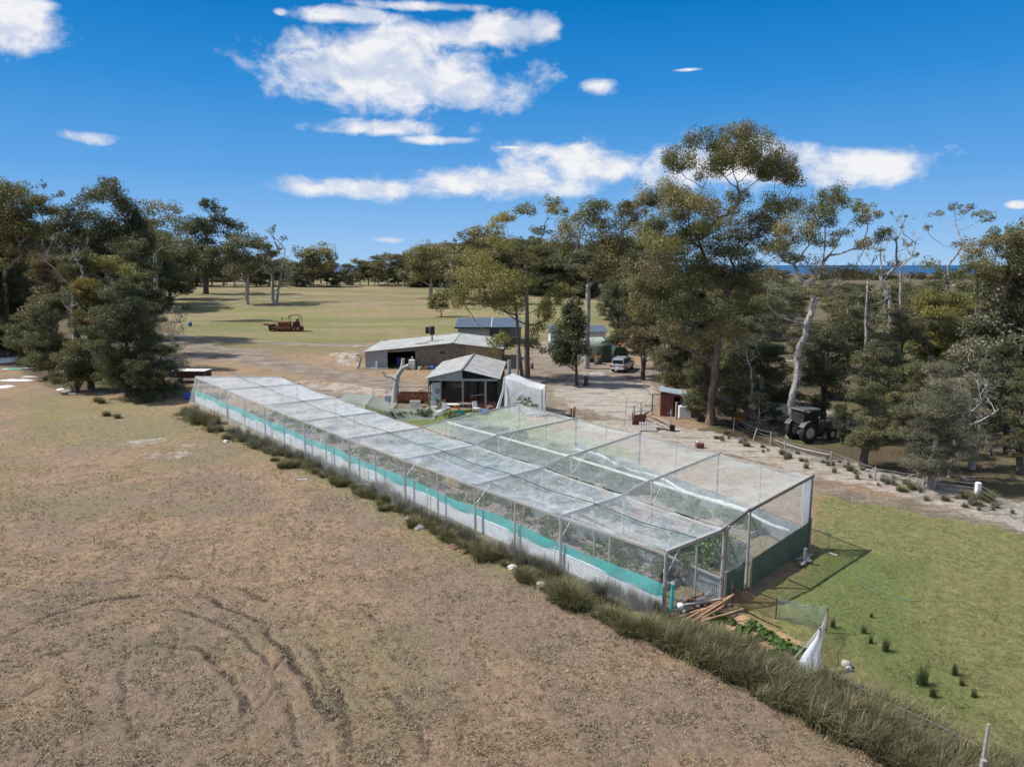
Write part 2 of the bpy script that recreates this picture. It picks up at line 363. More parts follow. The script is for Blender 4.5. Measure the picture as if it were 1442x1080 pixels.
M = dict(
 timber=mat('weathered_timber', (.30,.285,.265), .85, var=.25, vs=6, bump=.3, streak=(8,8,1)),
 darktimber=mat('dark_timber', (.13,.115,.10), .85, var=.3, vs=6, bump=.3, streak=(8,8,1)),
 rusttimber=mat('brown_pole', (.21,.115,.07), .8, var=.35, vs=5, bump=.3),
 redtimber=mat('orange_pole', (.36,.21,.12), .8, var=.3, vs=5, bump=.3),
 pipe=mat('galvanised_pipe', (.42,.44,.47), .45, .5, var=.1),
 white=mat('white_paint', (.74,.74,.72), .6, var=.08),
 offwhite=mat('dirty_white', (.55,.54,.50), .7, var=.2),
 whitecorr=mat('white_corrugated_iron', (.46,.50,.53), .55, .1, var=.15, vs=2, fine=.3),
 bluecorr=mat('grey_corrugated_iron', (.36,.42,.44), .5, .25, var=.2, vs=2, fine=.3),
 greencorr=mat('green_steel', (.085,.125,.092), .5, .0, var=.15, vs=1.5, fine=.2),
 oldiron=mat('old_grey_iron', (.19,.175,.145), .65, .25, var=.22, vs=1.2, fine=.3, streak=(3,3,1)),
 oliveiron=mat('olive_iron', (.27,.235,.14), .7, .05, var=.25, vs=1.2, fine=.3, streak=(4,4,.7)),
 roofiron=mat('grey_roof_iron', (.47,.465,.42), .55, .2, var=.14, vs=.7, fine=.25),
 roofold=mat('mottled_roof_sheet', (.36,.36,.345), .8, .0, var=.2, vs=.9, fine=.35),
 blueroof=mat('slate_blue_roof', (.10,.125,.15), .45, .1, var=.12, vs=.8),
 greywall=mat('pale_grey_wall', (.30,.32,.33), .7, var=.1),
 whitewall=mat('white_wall', (.62,.66,.68), .6, var=.08),
 rust=mat('rust', (.20,.075,.045), .85, .1, var=.35, vs=2.5, col2=(.26,.11,.06), fine=.5, bump=.3),
 rustdark=mat('dark_rust', (.085,.042,.032), .85, .1, var=.4, vs=3, fine=.4, bump=.3),
 redrust=mat('faded_red_iron', (.17,.055,.045), .75, .1, var=.3, vs=2, fine=.5, streak=(3,3,1)),
 black=mat('black_rubber', (.018,.018,.018), .75, var=.2),
 gapshade=mat('painted_interior_shade', (.02,.02,.02), .9, var=.2),  # near-black colour painted in for the shade of an unlit interior
 darkwall=mat('dark_brown_wall', (.07,.06,.052), .8, var=.2),
 glass=mat('dark_glass', (.015,.02,.025), .08, .0, var=.1, spec=.8),
 silver=mat('silver_car_paint', (.44,.46,.49), .28, .5, var=.05, fine=.1),
 whitecar=mat('white_car_paint', (.66,.67,.68), .3, .0, var=.04),
 red=mat('red_plastic', (.45,.03,.02), .4, var=.1),
 orange=mat('orange_paint', (.55,.17,.03), .6, var=.25),
 yellow=mat('yellow_paint', (.6,.42,.04), .6, var=.15),
 blue=mat('blue_plastic', (.03,.12,.42), .5, var=.15),
 teal=mat('teal_plastic', (.03,.28,.26), .5, var=.15),
 bluetarp=mat('blue_tarpaulin', (.01,.13,.24), .5, var=.3),
 deepgreen=mat('dark_green_paint', (.03,.055,.035), .6, var=.25),
 tankgreen=mat('pale_green_tank', (.34,.40,.34), .6, var=.12),
 brick=mat('red_brown_brick', (.20,.10,.075), .85, var=.3, vs=8, bump=.4),
 stone=mat('pale_stone', (.38,.34,.28), .9, var=.3, vs=4, bump=.6, bs=12),
 concrete=mat('concrete', (.34,.33,.31), .9, var=.15, vs=4, bump=.3),
 straw=mat('straw_mulch', (.36,.235,.13), .95, var=.4, vs=14, bump=.8, bs=60, fine=.4),
 soil=mat('garden_soil', (.11,.09,.078), .95, var=.45, vs=5, col2=(.19,.16,.14), bump=.8, bs=25, fine=.4),
 wire=mat('fence_wire', (.28,.28,.28), .5, .6, var=.1),
 hose=mat('green_hose', (.10,.26,.19), .5, var=.1),
 rope=mat('green_cable', (.01,.06,.04), .6, var=.1),
 tractorgrey=mat('tractor_grey', (.10,.10,.095), .6, .2, var=.25),
 rim=mat('dusty_rim', (.42,.36,.27), .7, var=.25),
 bark_grey=mat('smooth_grey_bark', (.31,.285,.265), .85, var=.42, vs=1.3, col2=(.37,.33,.30), streak=(3,3,.8), fine=.3, bump=.3),
 bark_pale=mat('pale_gum_bark', (.20,.19,.18), .8, var=.5, vs=2.2, col2=(.33,.31,.29), streak=(3,3,.8), fine=.35, bump=.2),
 bark_red=mat('red_brown_bark', (.17,.125,.10), .85, var=.4, vs=1.5, streak=(4,4,.8), fine=.4, bump=.5),
 bark_dark=mat('dark_rough_bark', (.085,.07,.058), .9, var=.35, vs=3, streak=(4,4,1), bump=.7),
 bark_dead=mat('bleached_dead_wood', (.36,.34,.32), .85, var=.25, vs=3, streak=(5,5,1), fine=.3, bump=.4),
 net=netmat('white_garden_net', (.82,.91,1.), .145), netthin=netmat('thin_garden_net', (.82,.92,.95), .088),
 netside=netmat('side_net', (.66,.69,.72), .11), netpen=netmat('white_pen_net', (.80,.83,.86), .45), netfold=netmat('folded_net', (.78,.81,.85), .55),
 shade=netmat('teal_shade_cloth', (.06,.50,.48), .74, .35), netdark=netmat('grey_green_net', (.42,.47,.43), .3),
 hexwire=meshmat('green_wire_mesh', (.20,.27,.24), .05, .0075), hexrust=meshmat('rusty_wire_mesh', (.28,.15,.08), .05, .0075),
 chain=meshmat('grey_wire_mesh', (.35,.36,.36), .08, .008),
 leaf=leafmat('gum_leaves', trans=.32), blade=leafmat('grass_blades', rough=.65, trans=.2), veg=leafmat('vegetable_leaves', rough=.5, trans=.35),
)
# ---------------------------------------------------------------- the ground
FENCE = [(262,592),(318,612),(372,630),(428,652),(491,682),(570,722),(669,775),(790,822),(938,880),(1040,922),(1150,962),(1240,1005),(1330,1050),(1442,1100)]
def polyw(pts): return np.array([[*at(*p)[:2]] for p in pts])
def d_line(X, Y, pts):
    d = np.full(X.shape, 1e9)
    for (ax, ay), (bx, by) in zip(pts[:-1], pts[1:]):
        vx, vy = bx - ax, by - ay; L2 = vx * vx + vy * vy + 1e-9
        t = np.clip(((X - ax) * vx + (Y - ay) * vy) / L2, 0, 1)
        d = np.minimum(d, np.hypot(X - ax - t * vx, Y - ay - t * vy))
    return d
def in_poly(X, Y, pts):
    c = np.zeros(X.shape, bool); n = len(pts)
    for i in range(n):
        (ax, ay), (bx, by) = pts[i], pts[(i + 1) % n]
        k = ((ay > Y) != (by > Y)) & (X < (bx - ax) * (Y - ay) / (by - ay + 1e-12) + ax); c ^= k
    return c
def m_poly(X, Y, px, soft):
    w = polyw(px); d = d_line(X, Y, np.vstack([w, w[:1]])); s = np.where(in_poly(X, Y, w), d, -d)
    return sst(s, -soft, soft)
RUTS = [([(10,892),(62,868),(144,844),(202,838),(279,837),(327,854),(366,878),(400,916),(433,960),(472,1008)], .22, 1.),
 ([(270,911),(308,940),(337,974),(356,1017),(327,1046)], .2, .9), ([(395,926),(385,969),(366,1003)], .13, .9),
 ([(245,752),(231,786),(224,800)], .12, .7), ([(241,878),(250,897),(231,945),(224,984)], .2, .6),
 ([(96,926),(106,974),(115,1017),(120,1061)], .3, .5), ([(14,830),(72,832)], .12, .7), ([(164,806),(207,808)], .16, .7), ([(303,772),(298,796)], .12, .7),
 ([(525,863),(541,896),(558,930)], .2, .9), ([(525,950),(566,988),(587,1025),(604,1063)], .28, .7),
 ([(400,913),(425,950),(446,980),(466,1013)], .25, .8), ([(479,967),(485,1009)], .16, .9),
 ([(716,896),(774,930),(816,955),(899,988),(1000,1038)], .7, .45), ([(417,822),(454,838),(483,863)], .5, .4),
 ([(0,868),(45,862),(120,838),(150,840)], .14, .6), ([(60,740),(150,770),(210,775)], .2, .25), ([(560,700),(620,790),(700,850)], .25, .2),
 ([(0,905),(80,880),(160,862),(250,858),(320,880),(372,925),(402,985),(420,1050)], .2, .85), ([(20,985),(120,930),(220,905),(300,925),(340,985),(350,1060)], .18, .75), ([(60,850),(170,815),(290,812),(390,850),(450,920),(480,1010),(490,1080)], .26, .75), ([(640,905),(700,950),(790,1000),(880,1060)], .25, .6), ([(180,900),(170,960),(190,1040)], .2, .7),
 ([(350,1000),(420,1040),(440,1080)], .3, .35), ([(640,960),(720,1010),(800,1060)], .3, .35)]
def build_ground():
    azv = np.concatenate([np.linspace(-41, 41, 1180), np.linspace(41, 319, 90)[1:-1]]); azv = np.radians(azv)
    rv = np.concatenate([np.geomspace(1.5, 14, 14)[:-1], np.geomspace(14, 120, 640)[:-1], np.geomspace(120, 900, 210)[:-1], np.geomspace(900, 16000, 50)])
    A, Rr = np.meshgrid(azv, rv); X = Rr * np.sin(A); Y = Rr * np.cos(A); nr, na = X.shape
    dens = (A < R(41.01)) & (A > R(-41.01)) & (Rr > 13)
    x, y = X.ravel(), Y.ravel(); Z = HT(x, y); dn = dens.ravel()
    # wobble the coordinates so no painted edge runs clean
    wx = (fbm(x, y, .9, 4, 31) - .5); wy = (fbm(x, y, .9, 4, 77) - .5)
    near = np.exp(-np.hypot(x, y) / 60); xw = x + wx * 1.5; yw = y + wy * 1.5
    ch = {k: np.zeros(x.shape) for k in ('green', 'sand', 'dirt', 'litter', 'rut', 'mauve', 'past', 'lush')}
    def up(k, v): ch[k] = np.maximum(ch[k], v)
    fl = polyw(FENCE); dl = d_line(xw, yw, fl)
    right = in_poly(xw, yw, np.vstack([fl, [[40, 8], [400, 40], [400, 140], [60, 140], [-10, 95], [-32, 70]]]))
    up('green', .55 * np.exp(-(dl / 2.6) ** 2)); up('green', .5 * m_poly(xw, yw, [(0,545),(250,560),(330,620),(260,630),(0,640)], 3))
    g = m_poly(xw, yw, [(1146,690),(1200,700),(1442,738),(1700,800),(1700,1300),(1442,1090),(1240,1000),(1150,955),(1050,900),(1050,840),(1140,780)], 1.6); up('green', g * .92)
    up('lush', .35 * m_poly(xw, yw, [(1146,700),(1442,745),(1700,800),(1700,1300),(1442,1090),(1240,1000),(1050,860)], 1.6)); up('lush', .9 * m_poly(xw, yw, [(1160,760),(1330,790),(1300,860),(1400,1010),(1442,1060),(1330,1020),(1210,950),(1080,840)], 2.5))
    up('lush', .5 * m_poly(xw, yw, [(1180,700),(1280,715),(1340,760),(1200,760)], 1.5))
    # inside the enclosure and round the cottage
    ins = m_poly(xw, yw, [(280,590),(400,555),(620,600),(735,588),(905,650),(1139,779),(1052,840),(945,868),(669,770),(428,650)], .8)
    up('mauve', ins * .8); up('dirt', ins * .25); up('green', ins * .5)
    up('lush', .9 * m_poly(xw, yw, [(540,590),(600,578),(700,575),(740,585),(690,600),(620,604)], .8)); up('green', m_poly(xw, yw, [(470,548),(600,580),(740,575),(730,600),(620,605),(420,556)], 1.5))
    up('green', m_poly(xw, yw, [(610,604),(735,585),(905,640),(880,672),(740,640)], .8) * .8)
    # tracks and yard
    def road(px, w, k, s=1.): up(k, s * (1 - sst(d_line(xw, yw, polyw(px)), w * .5, w)))
    road([(225,470),(300,478),(400,484),(520,487),(640,490),(700,492)], 2.1, 'dirt', .8)
    road([(255,482),(330,500),(400,514),(470,528),(560,544),(640,560),(760,560)], 3.8, 'dirt', .95)
    road([(255,500),(330,498)], 7, 'dirt', .8)
    up('sand', .6 * m_poly(xw, yw, [(410,534),(500,540),(610,556),(600,568),(500,556),(420,546)], 1))
    up('sand', .6 * m_poly(xw, yw, [(460,498),(508,494),(512,518),(470,514)], .8))
    up('dirt', m_poly(xw, yw, [(700,540),(740,490),(770,478),(850,500),(930,520),(940,560),(900,600),(800,585),(770,580),(720,580)], 1.6))
    up('sand', .78 * m_poly(xw, yw, [(770,548),(830,520),(880,530),(930,545),(925,580),(880,592),(800,575)], 2))
    up('dirt', .7 * m_poly(xw, yw, [(300,520),(420,540),(620,575),(560,580),(400,552)], 1)); 
    road([(860,600),(930,605),(1010,622),(1100,645),(1200,668),(1300,690),(1442,728),(1600,770)], 3.3, 'sand', .75)
    road([(900,612),(1000,640),(1120,672),(1200,700),(1300,715),(1442,745)], 1.6, 'dirt', .6)
    up('green', .65 * m_poly(xw, yw, [(770,575),(860,590),(960,610),(990,628),(900,615),(780,590)], .8))
    # under the trees on the right, and under the left wood
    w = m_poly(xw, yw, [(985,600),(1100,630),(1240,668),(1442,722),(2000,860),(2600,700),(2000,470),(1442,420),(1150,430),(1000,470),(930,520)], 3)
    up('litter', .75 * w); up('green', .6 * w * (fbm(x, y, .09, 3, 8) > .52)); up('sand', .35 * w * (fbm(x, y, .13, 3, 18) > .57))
    up('green', .8 * m_poly(xw, yw, [(1110,540),(1240,545),(1250,590),(1120,590)], 3)); up('sand', .7 * m_poly(xw, yw, [(1050,568),(1120,560),(1200,590),(1290,600),(1280,615),(1120,600)], 2))
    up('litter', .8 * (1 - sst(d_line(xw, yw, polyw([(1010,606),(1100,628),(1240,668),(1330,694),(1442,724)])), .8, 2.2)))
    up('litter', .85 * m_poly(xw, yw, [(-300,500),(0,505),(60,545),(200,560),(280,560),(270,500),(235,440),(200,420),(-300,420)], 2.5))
    up('litter', .8 * m_poly(xw, yw, [(930,470),(1050,470),(1060,560),(985,560),(940,520)], 2)); 
    # bare pale patches
    for (px, py, rx, s) in ((205,622,2.2,.8),(240,640,2.,.75),(165,620,1.4,.6),(270,625,1.8,.7),(110,620,1.,.5),(1187,718,.8,.6),(700,484,6,.5),(480,470,3,.6),(560,463,3.5,.55),(520,470,2,.5),(275,500,3,.5),(360,462,4,.5),(330,470,5,.4),(505,487,2,.7),(590,488,3,.6),(1180,665,2.5,.5),(380,545,2,.5),(15,532,3,.3)):
        c = at(px, py); up('sand', s * .8 * np.exp(-(((xw - c.x) / rx) ** 2 + ((yw - c.y) / (rx * .7)) ** 2)))
    # mauve bare soil in the paddock, green tinge, ruts
    lf = ~right
    up('mauve', lf * .8 * m_poly(xw, yw, [(-400,700),(120,760),(420,880),(560,1000),(620,1150),(-400,1150)], 3) * sst(fbm(x, y, .35, 4, 41), .35, .6)); up('mauve', lf * .7 * sst(fbm(x, y, .16, 4, 3), .46, .66) * sst(-x + 60 - y * .9, -8, 22)); up('mauve', lf * .55 * sst(fbm(x, y, .3, 4, 4), .5, .66))
    up('lush', lf * .5 * sst(fbm(x, y, .22, 3, 12), .5, .68)); up('green', lf * .25 * sst(fbm(x, y, .12, 3, 13), .45, .62))
    for px, wd, s in RUTS: 
        d = d_line(x + wx * .5, y + wy * .5, polyw(px)); brk = sst(fbm(x, y, 1.1, 3, 55), .30, .55)
        v = .8 * s * (1 - sst(d, wd * .25, wd * .8)) * (.25 + .75 * brk); up('rut', v); Z = Z - .07 * v * np.where(dn, 1, 0) + .03 * s * np.exp(-((d - wd * 1.3) / .1) ** 2) * dn
        up('mauve', .55 * s * (1 - sst(d, wd, wd * 4)))
    # distant pasture
    pa = sst(y, 92, 118) * (1 - ch['litter']) ; ch['past'] = pa; up('green', pa * sst(fbm(x, y * 2.2, .022, 3, 21), .45, .65) * .5)
    up('dirt', .75 * (1 - sst(d_line(x, y, polyw([(200,436),(330,424),(420,418)])), 1.2, 2.2)))
    # beach and bush flats on the low ground toward the sea
    bz = np.exp(-((y - 880) / 60) ** 2) * sst(x / np.maximum(y, 1), .5, .56); up('sand', bz); ch['litter'] = np.maximum(ch['litter'], sst(y, 150, 260) * sst(x / np.maximum(y, 1), .15, .3) * (1 - bz) * .9)
    inside_flat = 1 - ins
    lump = (fbm(x, y, 1.7, 3, 91) - .5) * .14 + (fbm(x, y, 5., 3, 92) - .5) * .09
    Z = Z + lump * np.where(dn, 1, .3) * (.35 + .65 * inside_flat) * np.exp(-np.hypot(x, y) / 90)
    i, j = np.meshgrid(np.arange(nr - 1), np.arange(na), indexing='ij'); j2 = (j + 1) % na
    fs = np.stack([i * na + j, i * na + j2, (i + 1) * na + j2, (i + 1) * na + j], -1).reshape(-1, 4)[:, ::-1]
    fs = fs.copy(); ctr = len(x)
    vs = np.stack([x, y, Z], 1)
    # fill the disc under the camera with a ring collapsed to its centre
    vs = np.vstack([vs, [[0, 0, 0]]]); tri = np.stack([np.full(na, ctr), np.full(na, ctr), (np.arange(na) + 1) % na, np.arange(na)], 1)
    tri = np.stack([np.arange(na), (np.arange(na) + 1) % na], 1)
    inner = vs[:na].copy(); inner[:, :2] *= .02; b = len(vs); vs = np.vstack([vs, inner])
    cap = np.stack([b + tri[:, 0], b + tri[:, 1], tri[:, 1], tri[:, 0]], 1)[:, ::-1]; fs = np.vstack([fs, cap])
    pad = np.zeros(1 + na)
    c1 = np.stack([np.concatenate([ch[k], pad]) for k in ('green', 'sand', 'dirt', 'litter')], 1)
    c2 = np.stack([np.concatenate([ch[k], pad]) for k in ('rut', 'mauve', 'past', 'lush')], 1)
    m, q, o = newmat('ground_cover')
    b_ = q.node('ShaderNodeBsdfPrincipled'); q.l.new(b_.outputs[0], o.inputs[0]); b_.inputs['Roughness'].default_value = .95; b_.inputs['Specular IOR Level'].default_value = .15
    def ch4(nm):
        a = q.node('ShaderNodeAttribute', attribute_name=nm); s_ = q.node('ShaderNodeSeparateColor'); q.l.new(a.outputs['Color'], s_.inputs[0]); return s_.outputs[0], s_.outputs[1], s_.outputs[2], a.outputs['Alpha']
    G, S, D, L = ch4('cover_a'); RU, MV, PA, LU = ch4('cover_b')
    tc = q.node('ShaderNodeTexCoord').outputs['Object']
    nA = q.noise(tc, .35, 6, .65); nB = q.noise(tc, 2.2, 6, .65, .4); nC = q.noise(tc, 11, 6, .7, .6); nD = q.noise(tc, 45, 4, .7); nE = q.noise(q.vmath('MULTIPLY', tc, (1, .35, 1)), .9, 6, .6)
    def thr(mk, n, k=.9, a=.35, b=.65):
        return q.ss(q.math('ADD', mk, q.math('MULTIPLY', q.math('SUBTRACT', n, .5), k)), a, b)
    base = q.mix(q.ss(nB, .35, .65), (.30, .205, .13), (.44, .31, .20))
    base = q.mix(q.math('MULTIPLY', q.ss(nA, .5, .68), .5), base, (.19, .15, .07))
    mv = thr(MV, nB, 1.1); base = q.mix(q.math('MULTIPLY', mv, .55), base, q.mix(nC, (.19, .145, .115), (.33, .26, .21)))
    nG = q.noise(q.vmath('MULTIPLY', tc, (.35, 1, 1)), .09, 5, .65, .5); pa = q.mix(q.ss(nG, .38, .62), (.33, .245, .15), (.175, .18, .075)); pa = q.mix(q.math('MULTIPLY', q.ss(nE, .5, .64), .5), pa, (.17, .145, .06)); base = q.mix(q.math('MULTIPLY', PA, .95), base, pa)
    gr = q.mix(q.ss(nB, .38, .66), (.19, .21, .07), (.31, .295, .115)); gr = q.mix(q.math('MULTIPLY', q.ss(nA, .48, .66), .4), gr, (.30, .25, .12))
    c = q.mix(q.math('MULTIPLY', thr(G, nB, .9, .3, .75), .92), base, gr)
    c = q.mix(q.math('MULTIPLY', thr(LU, nB, .8, .35, .85), .8), c, q.mix(nC, (.12, .18, .05), (.21, .25, .08)))
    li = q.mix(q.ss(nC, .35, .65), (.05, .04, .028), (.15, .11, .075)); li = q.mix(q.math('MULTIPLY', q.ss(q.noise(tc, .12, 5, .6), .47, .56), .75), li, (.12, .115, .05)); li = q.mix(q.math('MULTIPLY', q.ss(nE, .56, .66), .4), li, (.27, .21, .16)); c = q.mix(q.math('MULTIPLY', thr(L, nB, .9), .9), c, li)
    di = q.mix(q.ss(q.noise(q.vmath('MULTIPLY', tc, (.5, 1.3, 1)), .7, 7, .7, .3), .4, .6), (.20, .16, .125), (.36, .30, .245)); c = q.mix(q.math('MULTIPLY', thr(D, nA, .7), .9), c, di)
    sa = q.mix(q.ss(nC, .3, .7), (.44, .385, .325), (.68, .63, .56)); sa = q.mix(q.math('MULTIPLY', q.ss(q.noise(q.vmath('MULTIPLY', tc, (.35, 1.5, 1)), .8, 7, .68, .4), .50, .60), .7), sa, (.19, .16, .14))
    c = q.mix(q.math('MULTIPLY', thr(S, q.math('ADD', q.math('MULTIPLY', nE, .6), q.math('MULTIPLY', nB, .4)), 2.2, .35, .75), .85), c, sa)
    c = q.mix(q.math('MULTIPLY', thr(RU, nC, .7, .3, .8), .85), c, (.07, .052, .045))
    # straw flecks, dark crumbs and pebbles
    nF = q.noise(tc, 5.2, 8, .72, .8)
    c = q.mix(q.math('MULTIPLY', q.ss(nC, .50, .68), .38), c, q.mix(.5, c, (.50, .42, .29)))
    c = q.mix(q.math('MULTIPLY', q.ss(nF, .5, .36), .6), c, q.mix(.6, c, (.035, .027, .02)))
    c = q.mix(q.math('MULTIPLY', q.ss(nC, .46, .28), .55), c, q.mix(.62, c, (.03, .022, .015)))
    c = q.mix(q.math('MULTIPLY', q.ss(nD, .5, .3), .45), c, q.mix(.6, c, (.03, .022, .015)))
    vo = q.node('ShaderNodeTexVoronoi'); vo.inputs['Scale'].default_value = 2.3; q.l.new(tc, vo.inputs['Vector']); 
    c = q.mix(q.math('MULTIPLY', q.ss(vo.outputs['Distance'], .045, .02), .5), c, (.5, .47, .42))
    q.l.new(c, b_.inputs['Base Color'])
    hsum = q.math('ADD', q.math('MULTIPLY', nC, .6), q.math('ADD', q.math('MULTIPLY', nD, .3), q.math('MULTIPLY', nF, 1.3)))
    bp = q.node('ShaderNodeBump'); bp.inputs['Strength'].default_value = .9; bp.inputs['Distance'].default_value = .16; q.l.new(hsum, bp.inputs['Height']); q.l.new(bp.outputs[0], b_.inputs['Normal'])
    me = npmesh('ground', vs, fs, m, {'cover_a': c1, 'cover_b': c2}, smooth=True)
    tag(link('ground', me), 'brown and green paddock ground running back to the pasture', 'ground', kind='structure')
    return ch
build_ground()
def build_sea():
    m, q, o = newmat('sea_water'); b = q.node('ShaderNodeBsdfPrincipled'); q.l.new(b.outputs[0], o.inputs[0])
    tc = q.node('ShaderNodeTexCoord').outputs['Object']; n = q.noise(q.vmath('MULTIPLY', tc, (1, .3, 1)), .01, 5)
    q.l.new(q.mix(n, (.004, .035, .085), (.008, .06, .13)), b.inputs['Base Color']); b.inputs['Roughness'].default_value = .35
    bp = q.node('ShaderNodeBump'); bp.inputs['Strength'].default_value = .6; bp.inputs['Distance'].default_value = .5; q.l.new(q.noise(tc, .3, 4), bp.inputs['Height']); q.l.new(bp.outputs[0], b.inputs['Normal'])
    mb = MB(); n = 64; pts = [(45000 * math.cos(2 * math.pi * i / n), 45000 * math.sin(2 * math.pi * i / n), SEA) for i in range(n)]; mb.poly(pts)
    tag(mb.build('sea', m), 'deep blue sea along the horizon with a small lagoon', 'sea', kind='structure')
build_sea()
# ---------------------------------------------------------------- the netted vegetable enclosure
HA = [2.4]*9; HB = [2.9,2.7,2.55,2.5,2.5,2.5,2.5,2.5,2.5]; HCc = [3.2,2.9,2.7,2.6,2.6]; HD = [3.4,3.0,2.75,2.6,2.6]
PA_ = [(938,780),(790,728.5),(669,685),(569.5,648.5),(491,619),(427.7,594),(371.6,572.4),(318,549.5),(275,531.7)]
PB_ = [(1021,747),(879,699),(765,660),(669,628),(595,603.6),(528,582),(472,561),(418,542),(396,532)]
PC_ = [(1056.5,721),(918,678.6),(805,643.7),(702.7,614.7),(628,594)]
PD_ = [(1143.4,673.4),(1011.7,640.7),(901,611.7),(811,590.7),(731,570.6)]
TA = [P(*p, h) for p, h in zip(PA_, HA)]; TB = [P(*p, h) for p, h in zip(PB_, HB)]
TC = [P(*p, h) for p, h in zip(PC_, HCc)]; TD = [P(*p, h) for p, h in zip(PD_, HD)]
def gnd(p, z=0.): return Vector((p[0], p[1], z))
def lerp(a, b, t): return Vector(a) * (1 - t) + Vector(b) * t
def netsheet(quads, mat_, name, parent, nu=14, nv=10, sag=.22, wr=.05, seed=0, edge=.0):
    """sagging cloth panels; each quad is four corners a b c d (a-b one edge, d-c the other)"""
    V_, F_ = [], []; b0 = 0
    for k, (a, b, c, d) in enumerate(quads):
        u, v = np.meshgrid(np.linspace(0, 1, nu), np.linspace(0, 1, nv), indexing='ij')
        a_, b_, c_, d_ = (np.array(x) for x in (a, b, c, d))
        p = ((1-u)*(1-v))[..., None]*a_ + (u*(1-v))[..., None]*b_ + (u*v)[..., None]*c_ + ((1-u)*v)[..., None]*d_
        n = np.cross(b_ - a_, d_ - a_); n /= np.linalg.norm(n); n = n if n[2] >= 0 else -n
        dep = (4*u*(1-u))**.6 * (.55 + .45*4*v*(1-v)); w = fbm(p[..., 0] + p[..., 2], p[..., 1] + p[..., 2]*.7, .9, 3, seed + k) - .5; w2 = fbm(p[..., 0]*2.5, p[..., 1]*.6 + p[..., 2], 1.2, 3, seed + 50) - .5
        e = (4*u*(1-u)) ** .4
        if abs(n[2]) > .5: p[..., 2] -= sag * dep
        else: p += (n * 0 + np.array([0, 0, 0]))
        p += n * (wr * e * (w*2 + w2))[..., None]
        V_.append(p.reshape(-1, 3)); i, j = np.meshgrid(np.arange(nu-1), np.arange(nv-1), indexing='ij')
        F_.append(b0 + np.stack([i*nv+j, (i+1)*nv+j, (i+1)*nv+j+1, i*nv+j+1], -1).reshape(-1, 4)); b0 += nu*nv
    return link(name, npmesh(name, np.vstack(V_), np.vstack(F_), mat_, smooth=True), parent)
def post(mb_name, p, par, w=.11, z0=-.1, mat_=None, dz=.02, rnd=True):
    m = MB(); a = gnd(p, z0) + V(rng.normal()*.03, rng.normal()*.03, 0); b = Vector(p) + V(0, 0, dz)
    m.cyl(a, b, w * .5, w * .45, 7) if rnd else m.bar(a, b, w)
    return m.build(mb_name, mat_ or M['timber'], par)
